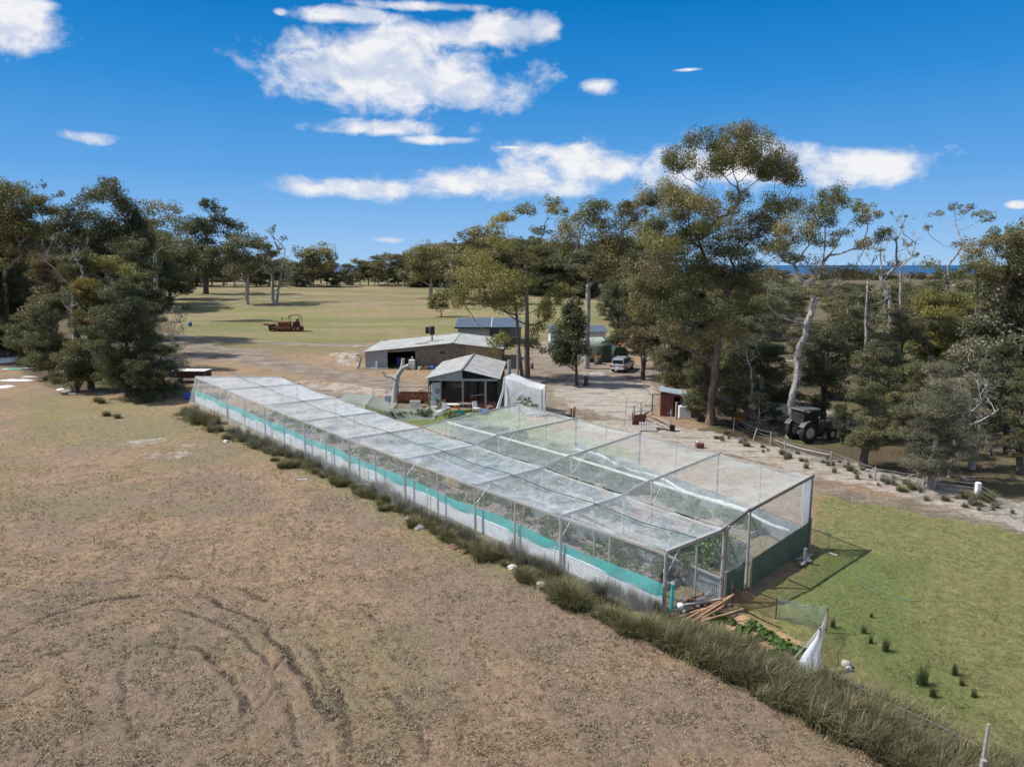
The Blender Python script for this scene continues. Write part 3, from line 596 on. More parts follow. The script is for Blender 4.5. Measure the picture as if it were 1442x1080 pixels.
def build_enclosure():
    E = empty('net_enclosure', 'long white netted garden cage over a timber frame, teal cloth band along its side', 'garden cage', gnd(TA[0]))
    E.location = (0, 0, 0)
    for k, p in enumerate(TA): post('post', p, E, .15)
    for k, p in enumerate(TB): post('post', p, E, .16)
    for k in range(8):
        mid = lerp(TA[k], TA[k+1], .5); post('post', mid, E, .10)
        if k < 8: post('post', lerp(TB[k], TB[k+1], .5) - V(0, 0, .1), E, .08)
        post('post', lerp(TA[k], TB[k], .52) - V(0, 0, .06), E, .09)
    NAo = (gnd(TD[0]) - gnd(TA[0])).normalized()
    # rails along the line and rafters across
    for k in range(8):
        m = MB(); m.bar(TA[k], TA[k+1], .06, .10); m.build('rail', M['timber'], E)
        m = MB(); m.bar(TB[k] - V(0,0,.03), TB[k+1] - V(0,0,.03), .05, .08); m.build('rail', M['timber'], E)
    for k in range(9):
        ext = (TB[k] - TA[k]).normalized() * .25
        m = MB(); m.bar(TA[k] + V(0,0,.06), TB[k] + ext + V(0,0,.06), .07, .12); m.build('rafter', M['timber'], E)
        # diagonal braces
        m = MB(); m.cyl(gnd(TA[k], TA[k].z - .95), lerp(TA[k], TB[k], .22), .028, n=6); m.build('brace', M['pipe'], E)
        m = MB(); m.bar(gnd(TB[k], TB[k].z - 1.25), lerp(TB[k], TA[k], .26), .06, .05); m.build('brace', M['timber'], E)
    up = V(0, 0, .14)
    netsheet([(TA[k]+up, TA[k+1]+up, TB[k+1]+up, TB[k]+up) for k in range(8)], M['net'], 'roof_net', E, 40, 22, .28, .11, 1)
    netsheet([(TA[k]+up*.8, TA[k+1]+up*.8, gnd(TA[k+1], .04) - NAo*.75, gnd(TA[k], .04) - NAo*.75) for k in range(8)], M['netside'], 'side_net', E, 30, 16, 0, .13, 9)
    netsheet([(TA[0]+up*.8, TB[0]+up*.8, gnd(TB[0], .1) + V(.1,-.15,0), gnd(TA[0], .1) + V(.1,-.15,0)), ], M['netside'], 'end_net', E, 18, 12, 0, .12, 19)
    netsheet([(TA[8]+up*.8, TB[8]+up*.8, gnd(TB[8], .1), gnd(TA[8], .1))], M['netside'], 'end_net', E, 18, 12, 0, .12, 20)
    netsheet([(TB[k]+up*.5, TB[k+1]+up*.5, gnd(TB[k+1], .9), gnd(TB[k], .9)) for k in range(4, 8)], M['netside'], 'back_net', E, 16, 10, 0, .07, 29)
    # green cable sagging along the middle of the roof
    pts = []
    for k in range(9):
        c = lerp(TA[k], TB[k], .5) + V(0, 0, .17); pts.append(c)
        if k < 8: pts.append(lerp(c, lerp(TA[k+1], TB[k+1], .5) + V(0,0,.17), .5) - V(0, 0, .13))
    m = MB(); m.tube(pts, .02, 5); m.build('ridge_cable', M['rope'], E)
    # the wider right half
    W = empty('net_enclosure', 'wide clear netted garden cage with taller posts, green steel wall at its near end', 'garden cage')
    for k in range(5): post('post', TC[k], W, .12); post('post', TD[k], W, .14, mat_=M['darktimber'] if k == 0 else None)
    for k in range(4):
        post('post', lerp(TD[k], TD[k+1], .5) - V(0,0,.05), W, .08)
        m = MB(); m.bar(TD[k], TD[k+1], .05, .08); m.build('rail', M['timber'], W)
        m = MB(); m.bar(TC[k], TC[k+1], .05, .09); m.build('rail', M['offwhite'], W)
    for k in range(5):
        a = lerp(TB[k], TC[k], -.12); tm = M['darktimber'] if k == 0 else M['timber']
        m = MB(); m.bar(a + V(0,0,.10), TC[k] + V(0,0,.12), .06, .10); m.build('rafter', tm, W)
        e2 = (TD[k]-TC[k]).normalized()*.2
        m = MB(); m.bar(TC[k] + V(0,0,.08), TD[k] + e2 + V(0,0,.08), .07, .11); m.build('rafter', tm, W)
        if 0 < k < 4: m = MB(); m.bar(gnd(TC[k], 1.7), lerp(TC[k], TD[k], .2), .04); m.build('brace', M['timber'], W)
    post('post', TB[0] + (TC[0]-TB[0]).normalized()*.0 + V(.12, .05, .1), W, .1); 
    netsheet([(TB[k]+up, TB[k+1]+up, TC[k+1]+up, TC[k]+up) for k in range(4)] , M['netthin'], 'gap_net', W, 22, 8, .12, .04, 41)
    netsheet([(TC[k]+up, TC[k+1]+up, TD[k+1]+up, TD[k]+up) for k in range(4)], M['netthin'], 'roof_net', W, 40, 24, .36, .13, 51)
    netsheet([(TD[k]+up*.7, TD[k+1]+up*.7, gnd(TD[k+1], .6), gnd(TD[k], .6)) for k in range(4)], M['netthin'], 'side_net', W, 20, 12, 0, .09, 61)
    netsheet([(TC[0]+up*.7, TD[0]+up*.7, gnd(TD[0], 1.2), gnd(TC[0], 1.1)), (lerp(TB[0],TC[0],.0)+up*.5, TC[0]+up*.5, gnd(TC[0], 1.), gnd(TB[0], .9))], M['netside'], 'end_net', W, 16, 10, 0, .10, 71)
    netsheet([(TC[4]+up*.7, TD[4]+up*.7, gnd(TD[4], .1), gnd(TC[4], .1))], M['netthin'], 'far_net', W, 16, 10, 0, .10, 81)
    # bunched net folds hanging at the end corner post
    m = MB(); d0 = (TC[0]-TD[0]).normalized()
    for i in range(5):
        o = d0 * (.08 + i*.16); m.tube([TD[0] + o + V(0,0,.05), TD[0] + o*1.5 + V(.02*i, 0, -.9), TD[0] + o*.7 + V(0, .03, -2.)], [.05, .035, .06], 5)
    m.build('net_fold', M['netfold'], W)
    # folded net lying along the rail inside the right side
    m = MB(); pts = [gnd(lerp(TD[0], TD[3], t), .98) + (TC[0]-TD[0]).normalized()*(.75 + .25*math.sin(t*21)) for t in np.linspace(.03, .95, 40)]
    m.tube(pts, [.05 + .04*abs(math.sin(i*1.7)) for i in range(40)], 6); m.build('net_roll', M['netfold'], W)
    # flap of net lifted on the far part of the roof
    m = MB(); c = P(742, 583, 2.65); m.tube([c, c + V(.35,-.3,.12), c + V(1.2,-.1,.05), c + V(1.5,.5,.03)], [.03,.09,.05,.02], 5); m.build('net_fold', M['netfold'], W)
    # walls
    t = tag(corr(gnd(TA[0]) + V(-.09,-.09,0), gnd(TA[8]) + V(-.09,-.09,0), .02, .80, .075, .02, horiz=True).build('corrugated_fence', M['whitecorr']), 'low white corrugated iron fence with horizontal ribs under the teal cloth', 'fence')
    # teal cloth
    vs, fs = [], []; N = 160; a, b = gnd(TA[0]), gnd(TA[8]); dirv = (b - a).normalized(); nn = Vector((-dirv.y, dirv.x, 0)); nn = nn if nn.y < 0 else -nn
    sh = empty('shade_cloth', 'teal shade cloth strip stretched along the front of the long cage', 'shade cloth')
    for i in range(N + 1):
        t_ = i / N; w = .05 * math.sin(t_ * 60) + .03 * math.sin(t_ * 173); top = 1.22 + .05 * math.sin(t_ * 41 + 1) + .02*math.sin(t_*150)
        for j, z in enumerate((.70, .95, top)): vs.append(lerp(a, b, t_) + nn * (.14 + w * (.4 if j != 1 else 1)) + V(0, 0, z))
    for i in range(N):
        for j in range(2): fs.append((i*3+j, i*3+3+j, i*3+4+j, i*3+1+j))
    MB().add(vs, fs, True).build('cloth', M['shade'], sh)
    m = MB(); c = gnd(TA[0], 0) + V(.22,-.22,0); m.cyl(c + V(0,0,.3), c + V(0.03,0,1.25), .075, .065, 9); m.build('cloth_roll', M['shade'], sh)
    m = MB(); m.lathe(c + V(.02,0,1.28), [(.0,0),(.06,.02),(.08,.07),(.04,.13),(.0,.14)], 8); m.tube([c + V(0,0,1.3), c + V(-.3,-.05,1.5), c + V(-.35,0,1.9)], .02, 5); m.build('tie', M['netfold'], sh)
    # stakes along the front, white plastic
    G = 'white stakes along the front of the long cage'
    for i, (px, py) in enumerate(((362,604),(384,616),(468,650),(487,656),(514,672),(661,735),(728,780),(781,800),(602,712))):
        p = P(px, py + 6, 0); m = MB(); m.bbox(p + V(0,0,.55), (.055,.055,1.25), .01)
        tag(m.build('stake', M['white']), 'thin white stake standing against the iron fence of the long cage', 'stake', G)
    # inner fence on line B, iron on the right and green near end
    tag(corr(gnd(TB[0]), gnd(TB[4]), 0, .95, .1, .02).build('corrugated_fence', M['bluecorr']), 'grey corrugated iron divider fence between the two netted halves', 'fence')
    m = MB(); m.bar(gnd(TB[0], 1.0) + V(-.1,-.1,0), gnd(TB[4], 1.0) + V(-.1,-.1,0), .05, .09); tag(m.build('fence_rail', M['timber']), 'pale timber rail along the top of the grey divider fence', 'rail')
    tag(corr(gnd(TD[0]), gnd(TD[3]), 0, .98, .12, .022).build('corrugated_fence', M['bluecorr']), 'low pale corrugated fence along the far right side of the wide cage', 'fence')
    c0 = lerp(TB[0], TC[0], .05); e0 = gnd(TD[0]) + (TD[0]-TC[0]).normalized()*.12
    tag(corr(gnd(c0) + V(0,-.12,0), gnd(TC[0]) + V(-.12,-.12,0), -.1, 1.15, .19, .022, z1b=1.18).build('corrugated_fence', M['greencorr']), 'short dark green steel sheet beside the stacked poles', 'fence')
    wf = empty('steel_wall', 'long dark green ribbed steel wall closing the near end of the wide cage', 'wall')
    corr(gnd(TC[0]) + V(.16,-.02,0), e0, -.1, 1.2, .19, .022, z1b=1.32).build('sheet', M['greencorr'], wf)
    for t_ in (.0, 1.0):
        q = lerp(gnd(TC[0]) + V(.12,-.12,0), e0 + V(.03,-.05,0), t_); m = MB(); m.bar(q, q + V(0,0,1.5 if t_ else 1.28), .11, .05); m.build('upright', M['timber'], wf)
    m = MB(); m.bar(gnd(c0) + V(.02,-.2,0), gnd(c0) + V(.0,-.2,1.3), .08); m.build('upright', M['timber'], wf)
    a, b = P(678, 634), P(725, 640)
    m = MB(); a = lerp(gnd(TB[3]), gnd(TC[3]), .1); b = a + (gnd(TC[3]) - gnd(TB[3])).normalized()*2.2; m.bar(a + V(0,0,.55), b + V(0,0,.55), .05, 1.1); m.bar(a+V(0,-.03,1.13), b+V(0,-.03,1.13), .08,.06)
    tag(m.build('cross_wall', M['bluecorr']), 'blue grey panel wall across the bed inside the wide cage', 'wall')
build_enclosure()
def dirA(): return (gnd(TA[8]) - gnd(TA[0])).normalized()
DA = dirA(); NA = Vector((-DA.y, DA.x, 0)); NA = NA if NA.x > 0 else -NA   # NA points from line A to line D
def enc(s, t, z=0.):
    """point inside the cage: s metres along from the near end, t metres across from line A"""
    return gnd(TA[0]) + DA * s + NA * t + V(0, 0, z)
def build_beds():
    G = 'raised beds in rows inside the cages'
    #  s0, s1, t0, t1, label, soil, framed
    L = [(1.2,14,1.6,2.7,'narrow planted bed nearest the teal cloth at the near end',1), (16,27,1.5,2.6,'narrow planted bed nearest the teal cloth past the middle posts',1),
         (29,46,1.4,2.7,'long bed of bare grey soil at the far end of the long cage',1),
         (1.5,20,5.2,6.3,'timber edged bed just right of the grey divider fence',1), (1.5,20,7.2,8.2,'timber edged bed in the middle of the wide cage',1), (2.,21,9.2,10.6,'timber edged bed of tall beans toward the right side',1),
         (5.5,7.6,6.4,7.1,'short bed edged with red brown boards below the roof ridge rail',2)]
    for (s0, s1, t0, t1, lab, k) in L:
        e = empty('garden_bed', lab, 'garden bed', enc((s0+s1)/2, (t0+t1)/2), 0, G)
        o = e.location; C = [enc(s0,t0), enc(s1,t0), enc(s1,t1), enc(s0,t1)]; m = MB()
        for i in range(4):
            a, b = C[i] - o, C[(i+1) % 4] - o; m.bar(a + V(0,0,.12), b + V(0,0,.12), .04, .26)
        m.build('edge_board', M['timber'] if k == 1 else M['rusttimber'], e)
        nu, nv = int((s1-s0)*5), 7; u, v = np.meshgrid(np.linspace(0,1,nu), np.linspace(.03,.97,nv), indexing='ij'); a_, b_, c_, d_ = (np.array(x - o) for x in C)
        p = ((1-u)*(1-v))[...,None]*a_ + (u*(1-v))[...,None]*b_ + (u*v)[...,None]*c_ + ((1-u)*v)[...,None]*d_
        p[...,2] += .17 + .05*np.sin(v*np.pi) + (fbm(p[...,0]+o.x, p[...,1]+o.y, 3, 3, 9)-.5)*.12
        i, j = np.meshgrid(np.arange(nu-1), np.arange(nv-1), indexing='ij'); f = np.stack([i*nv+j,(i+1)*nv+j,(i+1)*nv+j+1,i*nv+j+1],-1).reshape(-1,4)
        link('soil', npmesh('soil', p.reshape(-1,3), f, M['soil'], smooth=True), e)
build_beds()
# ---------------------------------------------------------------- plants: leaves, crowns, branches
def quads(c, n, size, asp, rg, droop=0.):
    """leaf quads: centres c, normals n, length size, width size*asp"""
    N = len(c); n = n / (np.linalg.norm(n, axis=1, keepdims=True) + 1e-9)
    r = rg.normal(size=(N, 3)); r[:, 2] -= droop
    u = r - (r * n).sum(1, keepdims=True) * n; u /= np.linalg.norm(u, axis=1, keepdims=True) + 1e-9; v = np.cross(n, u)
    a = u * (size * .5)[:, None]; b = v * (size * asp * .5)[:, None]
    vs = np.stack([c - a, c + b * 1., c + a, c - b * 1.], 1).reshape(-1, 3)
    return vs, np.arange(4 * N).reshape(N, 4)
PAL = dict(gum=[(.16,.165,.062),(.21,.20,.075),(.115,.128,.055),(.26,.225,.095),(.19,.16,.08)], olive=[(.25,.235,.065),(.31,.27,.085),(.18,.185,.055)],
 dark=[(.07,.085,.042),(.10,.11,.052),(.05,.064,.034)], tea=[(.125,.128,.062),(.165,.155,.08),(.095,.10,.052)], grey=[(.18,.18,.12),(.23,.22,.155),(.14,.14,.095)],
 brown=[(.14,.09,.05),(.10,.08,.04),(.17,.12,.07)], gold=[(.20,.13,.02),(.09,.085,.025),(.05,.06,.025)], bright=[(.06,.13,.02),(.09,.17,.03),(.05,.10,.02)], veg=[(.045,.12,.03),(.07,.16,.04),(.035,.085,.025)])
def crown_mesh(blobs, rg, dens, size, pal, sub=9, asp=.42, up=.35, droop=.4, flat=.6, spread=.30):
    Cs, Ns, Ts = [], [], []
    pal = np.array(PAL[pal])
    for (x, y, z, rx, ry, rz) in blobs:
        rm = (rx + ry + rz) / 3; tone = pal[rg.integers(len(pal))] * rg.uniform(.85, 1.15)
        ns = max(4, int((sub + 2) * rg.uniform(.8, 1.3)))
        d = rg.normal(size=(ns, 3)); d[:, 2] = np.abs(d[:, 2]) * .9 - .25; d /= np.linalg.norm(d, axis=1, keepdims=True)
        sc = d * rg.uniform(.45, 1.05, (ns, 1)) * [rx, ry, rz]
        nl = int(4.2 * dens * rx * max(rz, .3) * 3.14 / (size * size * asp))
        nl = max(nl, ns * 5); k = rg.integers(ns, size=nl)
        g = rg.normal(size=(nl, 3)); g /= (np.linalg.norm(g, axis=1, keepdims=True) ** .55 + 1e-6)
        s_ = spread * 1.05 * rg.uniform(.7, 1.3, ns)
        p = sc[k] + g * (s_[k])[:, None] * [rx, ry, max(rz * flat * 1.3, rm * .35)] * .95
        st = tone * rg.uniform(.78, 1.25, (ns, 1))
        Cs.append(p + [x, y, z]); Ns.append(rg.normal(size=(nl, 3)) * .8 + g * .5 + [0, 0, up]); Ts.append(st[k] * rg.uniform(.7, 1.35, (nl, 1)))
    c = np.vstack(Cs); n = np.vstack(Ns); t = np.vstack(Ts)
    vs, fs = quads(c, n, size * rg.uniform(.6, 1.4, len(c)), asp, rg, droop)
    return vs, fs, np.repeat(t, 4, 0)
def skeleton(base, blobs, rg, trunk_top, lean=(0, 0), twigs=4, nseg=7, wob=.3, twist=None):
    """nodes and parents; a trunk, limbs reaching each blob, twigs inside it"""
    pos = [np.array(base, float)]; par = [-1]; cur = 0; H = trunk_top - base[2]
    for i in range(1, nseg + 1):
        t = i / nseg; o = np.array([lean[0] * t + rg.normal() * wob * .25, lean[1] * t + rg.normal() * wob * .25, H * t])
        pos.append(np.array(base) + o); par.append(cur); cur = len(pos) - 1
    tr = len(pos); leaf = [cur]
    pl = [0.] * tr
    for i in range(1, tr): pl[i] = pl[i-1] + np.linalg.norm(pos[i] - pos[i-1])
    B = sorted(blobs, key=lambda b: math.hypot(b[0] - pos[tr-1][0], b[1] - pos[tr-1][1]) + abs(b[2] - trunk_top) * .5)
    for b in B:
        tg = np.array([b[0], b[1], b[2] - b[5] * .35]); best = None; bc = 1e9
        for i in range(2, len(pos)):
            if i >= tr and pl[i] <= 0: continue
            dv = tg - pos[i]; dh = math.hypot(dv[0], dv[1]); c = np.linalg.norm(dv) + 1.6 * max(0, dh * .45 - dv[2]) + .12 * pl[i]
            if c < bc: bc = c; best = i
        s = pos[best]; dv = tg - s; L = np.linalg.norm(dv) + 1e-6; ns = max(2, min(7, int(L / .9) + 1)); pr = best
        mid = s + dv * .5 + np.array([0, 0, -.10 * math.hypot(dv[0], dv[1])]) + rg.normal(size=3) * .07 * L
        for k in range(1, ns + 1):
            t = k / ns; q = s * (1-t)**2 + mid * 2 * t * (1-t) + tg * t * t + (rg.normal(size=3) * wob * .12 * min(L, 3) if k < ns else 0)
            pos.append(q); par.append(pr); pl.append(pl[pr] + L / ns); pr = len(pos) - 1
        end = pr
        for _ in range(twigs):
            d = rg.normal(size=3); d[2] = abs(d[2]) * .8 + .1; d /= np.linalg.norm(d); q = pos[end] + d * np.array([b[3], b[4], b[5]]) * rg.uniform(.5, 1.)
            m_ = (pos[end] + q) / 2 + rg.normal(size=3) * .12 * b[3]
            pos.append(m_); par.append(end); pl.append(-1); pos.append(q); par.append(len(pos) - 2); pl.append(-1); leaf.append(len(pos) - 1)
    return np.array(pos), np.array(par)
def limbs_mesh(pos, par, r0, rmin, power=.66, n=6, flare=1.35):
    N = len(pos); cnt = np.zeros(N); ch = np.zeros(N, int)
    for i in range(1, N): ch[par[i]] += 1
    cnt[ch == 0] = 1
    for i in range(N - 1, 0, -1): cnt[par[i]] += cnt[i]
    hgt = np.linalg.norm(pos - pos[0], axis=1); r = r0 * (cnt / cnt[0]) ** power * (1 - .25 * np.clip(hgt / (hgt.max() + 1e-6), 0, 1)); r = np.maximum(r, rmin)
    i = np.arange(1, N); p = par[i]; a, b = pos[p], pos[i]; ra = np.minimum(r[p], r[i] * 1.35); rb = r[i]
    ra = np.where(p == 0, rb * flare, ra)
    d = b - a; d /= np.linalg.norm(d, axis=1, keepdims=True) + 1e-9; a = a - d * (rb * .3)[:, None]
    ref = np.where(np.abs(d[:, 2:3]) > .9, [[1., 0, 0]], [[0, 0, 1.]]); u = np.cross(d, ref); u /= np.linalg.norm(u, axis=1, keepdims=True); v = np.cross(d, u)
    ang = np.arange(n) * 2 * np.pi / n; ca, sa = np.cos(ang), np.sin(ang); ring = u[:, None] * ca[None, :, None] + v[:, None] * sa[None, :, None]
    vs = np.concatenate([a[:, None] + ring * ra[:, None, None], b[:, None] + ring * rb[:, None, None]], 1).reshape(-1, 3)
    k = np.arange(len(i))[:, None] * 2 * n; j = np.arange(n)[None]; j2 = (j + 1) % n
    fs = np.stack([k + j, k + j2, k + n + j2, k + n + j], -1).reshape(-1, 4)
    return vs, fs
def make_tree(name, label, cat, base, blobs, r0, top, lean=(0, 0), pal='gum', size=.2, dens=.9, bark='bark_grey', seed=0, sub=9, twigs=4, group=None, wob=.22, rmin=.012, asp=.42, up=.35, droop=.4, spread=.3, leaves=True, flat=.6, extra_stems=()):
    rg = np.random.default_rng(seed + 1000); base = Vector(base)
    e = empty(name, label, cat, base, 0, group); bl = [(x - base.x, y - base.y, z - base.z, a, b, c) for (x, y, z, a, b, c) in blobs]
    pos, par = skeleton((0, 0, -.2), bl, rg, top, lean, twigs, wob=wob)
    vs, fs = limbs_mesh(pos, par, r0, rmin); VV, FF = [vs], [fs]
    for (ox, oy, tp, lx, ly, rr) in extra_stems:
        bb = [b for b in bl if rg.random() < .5][:8] or bl[:3]; p2, q2 = skeleton((ox, oy, -.2), bb, rg, tp, (lx, ly), 2, wob=wob); v2, f2 = limbs_mesh(p2, q2, rr, rmin); FF.append(f2 + sum(len(v) for v in VV)); VV.append(v2)
    link('trunk', npmesh('trunk', np.vstack(VV), np.vstack(FF), M[bark], smooth=True), e)
    if leaves:
        v, f, t = crown_mesh(bl, rg, dens, size, pal, sub, asp, up, droop, flat, spread)
        link('crown', npmesh('crown', v, f, M['leaf'], t), e)
    return e
def photo_blobs(base, L, rg, fill=.55, dspread=.5):
    """clumps seen in the photograph, put at their own depth in a crown that is as deep as it is wide"""
    base = Vector(base); D = base.y; out = []
    xs = []
    for (px, py, rx, ry) in L:
        d = px_dir(px, py); t = D / d[1]; xs.append(d[0] * t)
    w = max(1.5, (max(xs) - min(xs)) * .5)
    cx = (max(xs) + min(xs)) / 2
    for (px, py, rx, ry) in L:
        d = px_dir(px, py); t = D / d[1]; x0 = d[0] * t
        lim = w * dspread * math.sqrt(max(.15, 1 - ((x0 - cx) / (w * 1.15)) ** 2)); dy = rg.uniform(-lim, lim)
        t = (D + dy) / d[1]; p = (d[0] * t, D + dy, HC + d[2] * t); s = t / F
        a = rx * s * 1.22; c = ry * s * 1.5; out.append((*p, a, (a + c) / 2 * rg.uniform(.8, 1.2), c))
        if rg.random() < fill:
            dy2 = -dy + rg.uniform(-.3, .3) * w; t2 = (D + dy2) / d[1]
            out.append((d[0] * t2 + rg.normal() * a * .5, D + dy2, HC + d[2] * t2 + rg.normal() * c * .4 - c * .2, a * .85, a * .8, c * .85))
    return out
def hero(name, label, L, foot, r0, toppx, seed, **kw):
    rg = np.random.default_rng(seed); b = at(*foot); kw.setdefault('flat', .85); fill = kw.pop('fill', .55); ds = kw.pop('ds', .5)
    bl = photo_blobs(b, L, rg, fill, ds)
    d = px_dir(*toppx); t = b.y / d[1]; top = HC + d[2] * t - b.z; lean = (d[0] * t - b.x, rg.normal() * .4)
    px2 = b.y / F * 1.41
    kw.setdefault('size', max(.09, px2 * 1.8)); kw.setdefault('rmin', max(.008, px2 * .22))
    return make_tree(name, label, kw.pop('cat', 'tree'), b, bl, r0, top, lean, seed=seed, **kw)
# ---------------------------------------------------------------- trees one can tell apart
hero('gum_tree', 'very tall dark trunked gum towering over the others right of the yard', [(1038,187,22,14),(990,203,24,14),(958,226,20,15),(1022,212,22,12),(1067,212,28,16),(1097,229,22,16),(1109,249,13,15),(1014,236,22,13),(1055,236,20,12),(1085,248,18,12),(928,273,26,17),(905,285,12,8),(973,292,32,18),(955,310,20,12),(1014,299,22,13),(1042,279,16,12),(1000,320,24,12),(984,332,26,13),(916,322,22,15),(931,346,26,15),(1067,322,28,13),(1050,340,20,12),(1097,292,24,13),(1090,312,20,10),(913,386,30,20),(896,400,18,14),(1002,380,30,15),(961,383,24,13),(1026,404,22,14),(975,405,26,13),(935,412,24,14),(1050,380,24,13),(1035,360,24,12),(990,350,22,10),(930,440,24,15),(965,432,24,14),(1000,440,26,15),(1040,436,26,15),(905,430,20,14),(1060,420,20,14),(950,470,20,12),(1020,470,22,13),(985,480,18,10)],
     (1000,598), .36, (1012,440), 11, pal='gum', bark='bark_red', dens=1.0, sub=11, twigs=5, fill=.7)
hero('gum_tree', 'white barked gum with open crown standing left of the old tractor', [(1118,325,24,13),(1138,303,24,13),(1168,292,20,11),(1151,298,18,10),(1173,275,20,11),(1186,284,14,8),(1162,316,18,8),(1184,330,14,6),(1215,291,13,7),(1223,310,16,11),(1215,344,12,7),(1240,334,11,11),(1162,344,16,7),(1118,368,26,9),(1156,383,20,8),(1195,386,20,12),(1095,350,20,11),(1085,390,18,10),(1145,410,16,7),(1080,425,16,8)],
     (1112,617), .27, (1122,505), 12, pal='gum', bark='bark_pale', dens=.8, sub=9, twigs=4, fill=.35)
hero('gum_tree', 'twin trunked gum with drooping olive crown beside the cottage', [(671,372,26,14),(657,394,20,12),(657,427,20,15),(648,412,12,10),(693,400,28,13),(724,394,28,12),(738,408,16,13),(715,432,20,15),(700,418,18,10),(788,412,15,9),(778,425,12,10),(771,437,11,13),(760,468,9,11),(752,486,8,8),(696,485,14,8),(710,478,10,7),(738,297,14,9),(715,308,13,7),(699,319,12,7),(774,286,12,6),(779,297,10,7),(765,328,14,6),(690,339,12,7),(752,353,10,6),(768,347,10,6),(725,345,12,8),(740,365,14,8),(705,352,12,7)],
     (742,533), .34, (742,350), 13, pal='olive', bark='bark_red', dens=.9, sub=9, twigs=4, fill=.35, extra_stems=((-.55,.2,13,-1.2,.4,.22),))
hero('gum_tree', 'straight tall gum with grey trunk just left of the round tank', [(804,328,22,17),(821,313,15,9),(812,345,18,12),(854,297,22,10),(838,288,14,8),(846,317,18,11),(856,340,26,14),(852,362,26,14),(870,352,18,14),(885,308,13,8),(888,291,12,7),(876,322,12,8),(800,365,14,10),(838,385,20,12),(866,385,18,10),(825,300,12,7)],
     (826,519), .36, (828,385), 14, pal='gum', bark='bark_grey', dens=.9, sub=9, twigs=4, fill=.4)
hero('tree', 'small dark dense tree standing alone in the sandy yard', [(807,441,13,11),(806,456,16,11),(800,470,18,11),(803,483,21,11),(797,497,18,10),(799,511,13,8),(812,490,14,10),(812,468,12,10),(790,486,9,9),(808,428,8,6)],
     (813,543), .17, (809,470), 15, pal='dark', bark='bark_dark', dens=1.2, sub=8, twigs=3, asp=.5)
hero('gum_tree', 'pale gum with sparse crown at the right edge, reddish leaning trunks', [(1417,333,20,11),(1433,345,16,13),(1404,345,18,11),(1384,360,22,12),(1376,375,16,9),(1428,376,18,14),(1445,365,20,16),(1400,392,18,9),(1389,460,20,9),(1372,455,14,7),(1428,460,18,9),(1442,440,20,12),(1410,430,14,7),(1450,410,22,16),(1384,408,14,7)],
     (1404,604), .27, (1412,430), 16, pal='gum', bark='bark_red', dens=.85, fill=.4, extra_stems=((1.6,.5,8,.6,.5,.2),(.9,-.3,7,.2,.4,.16)))
hero('gum_tree', 'thin open gum with small leaf tufts against the sea horizon', [(1320,302,8,4),(1344,292,9,5),(1362,297,10,6),(1386,303,13,6),(1395,310,8,4),(1356,343,11,7),(1306,322,6,4),(1314,372,11,8),(1330,385,12,7),(1338,400,14,8)],
     (1335,470), .24, (1332,375), 17, pal='gum', bark='bark_grey', dens=.6, sub=6, twigs=6, fill=.0)
hero('gum_tree', 'nearly bare grey gum with a few dull leaf tufts right of the white barked gum', [(1242,330,8,6),(1279,345,7,4),(1262,337,5,3),(1255,300,2,2),(1275,305,3,2),(1240,352,5,3),(1262,372,10,6),(1240,385,9,5),(1270,320,3,2),(1290,360,5,3)],
     (1252,500), .3, (1253,420), 18, pal='grey', bark='bark_pale', dens=.5, sub=5, twigs=9, fill=.3, rmin=.03)
# left side and pasture
hero('gum_tree', 'dark dense gum rising highest out of the left wood', [(154,262,12,9),(157,277,20,14),(170,290,16,14),(180,305,14,16),(126,281,16,11),(189,318,12,18),(192,338,14,16),(104,302,22,11),(88,324,20,11),(138,311,22,11),(150,330,22,12),(120,335,20,12),(170,352,20,12),(201,338,14,14),(126,354,24,12),(195,365,16,12),(150,372,22,10)],
     (150,478), .34, (150,350), 21, pal='dark', bark='bark_grey', dens=1.1, sub=10, fill=.5)
hero('gum_tree', 'broad olive gum at the left edge of the picture', [(28,281,24,13),(8,275,24,12),(45,295,14,10),(20,322,26,14),(40,326,20,13),(5,305,24,14),(0,345,26,16),(30,352,26,12),(-20,320,30,20),(-30,290,26,16),(12,372,26,13)],
     (14,505), .32, (12,380), 22, pal='gum', bark='bark_grey', dens=1., sub=10, fill=.6)
hero('dead_tree', 'thin bare tree sticking above the left wood', [(60,262,4,5),(66,280,6,4),(80,275,9,4),(74,300,5,7),(52,285,6,4)], (62,470), .14, (60,300), 23, pal='dark', bark='bark_grey', dens=.5, sub=4, twigs=6, fill=0)
hero('gum_tree', 'pale trunked gum at the end of the left wood by the pasture', [(222,291,20,6),(244,297,14,7),(205,300,12,7),(232,310,18,8),(252,324,16,10),(212,318,12,8),(240,340,16,8),(220,350,10,6),(258,340,10,7)],
     (221,453), .42, (219,360), 24, pal='gum', bark='bark_pale', dens=.6, sub=8, twigs=5, fill=.3)
hero('gum_tree', 'short spreading gum shading the pasture near the left wood', [(236,378,26,14),(258,355,22,14),(222,365,16,12),(250,392,20,9),(270,370,14,10),(225,392,18,8)], (240,421), .5, (238,395), 25, pal='tea', bark='bark_dark', dens=1., fill=.6)
hero('gum_tree', 'large gum with layered crown and stump beside it, standing in the pasture', [(297,292,12,7),(287,288,6,5),(274,316,16,9),(262,325,12,8),(291,328,18,10),(319,316,14,9),(306,308,10,6),(336,321,12,8),(327,333,11,6),(283,360,20,10),(297,379,16,9),(308,352,14,9),(275,345,14,8),(318,365,14,8),(288,342,14,7),(262,360,12,8),(270,385,12,7)],
     (290,414), .75, (291,352), 26, pal='dark', bark='bark_dark', dens=.9, fill=.4, sub=9)
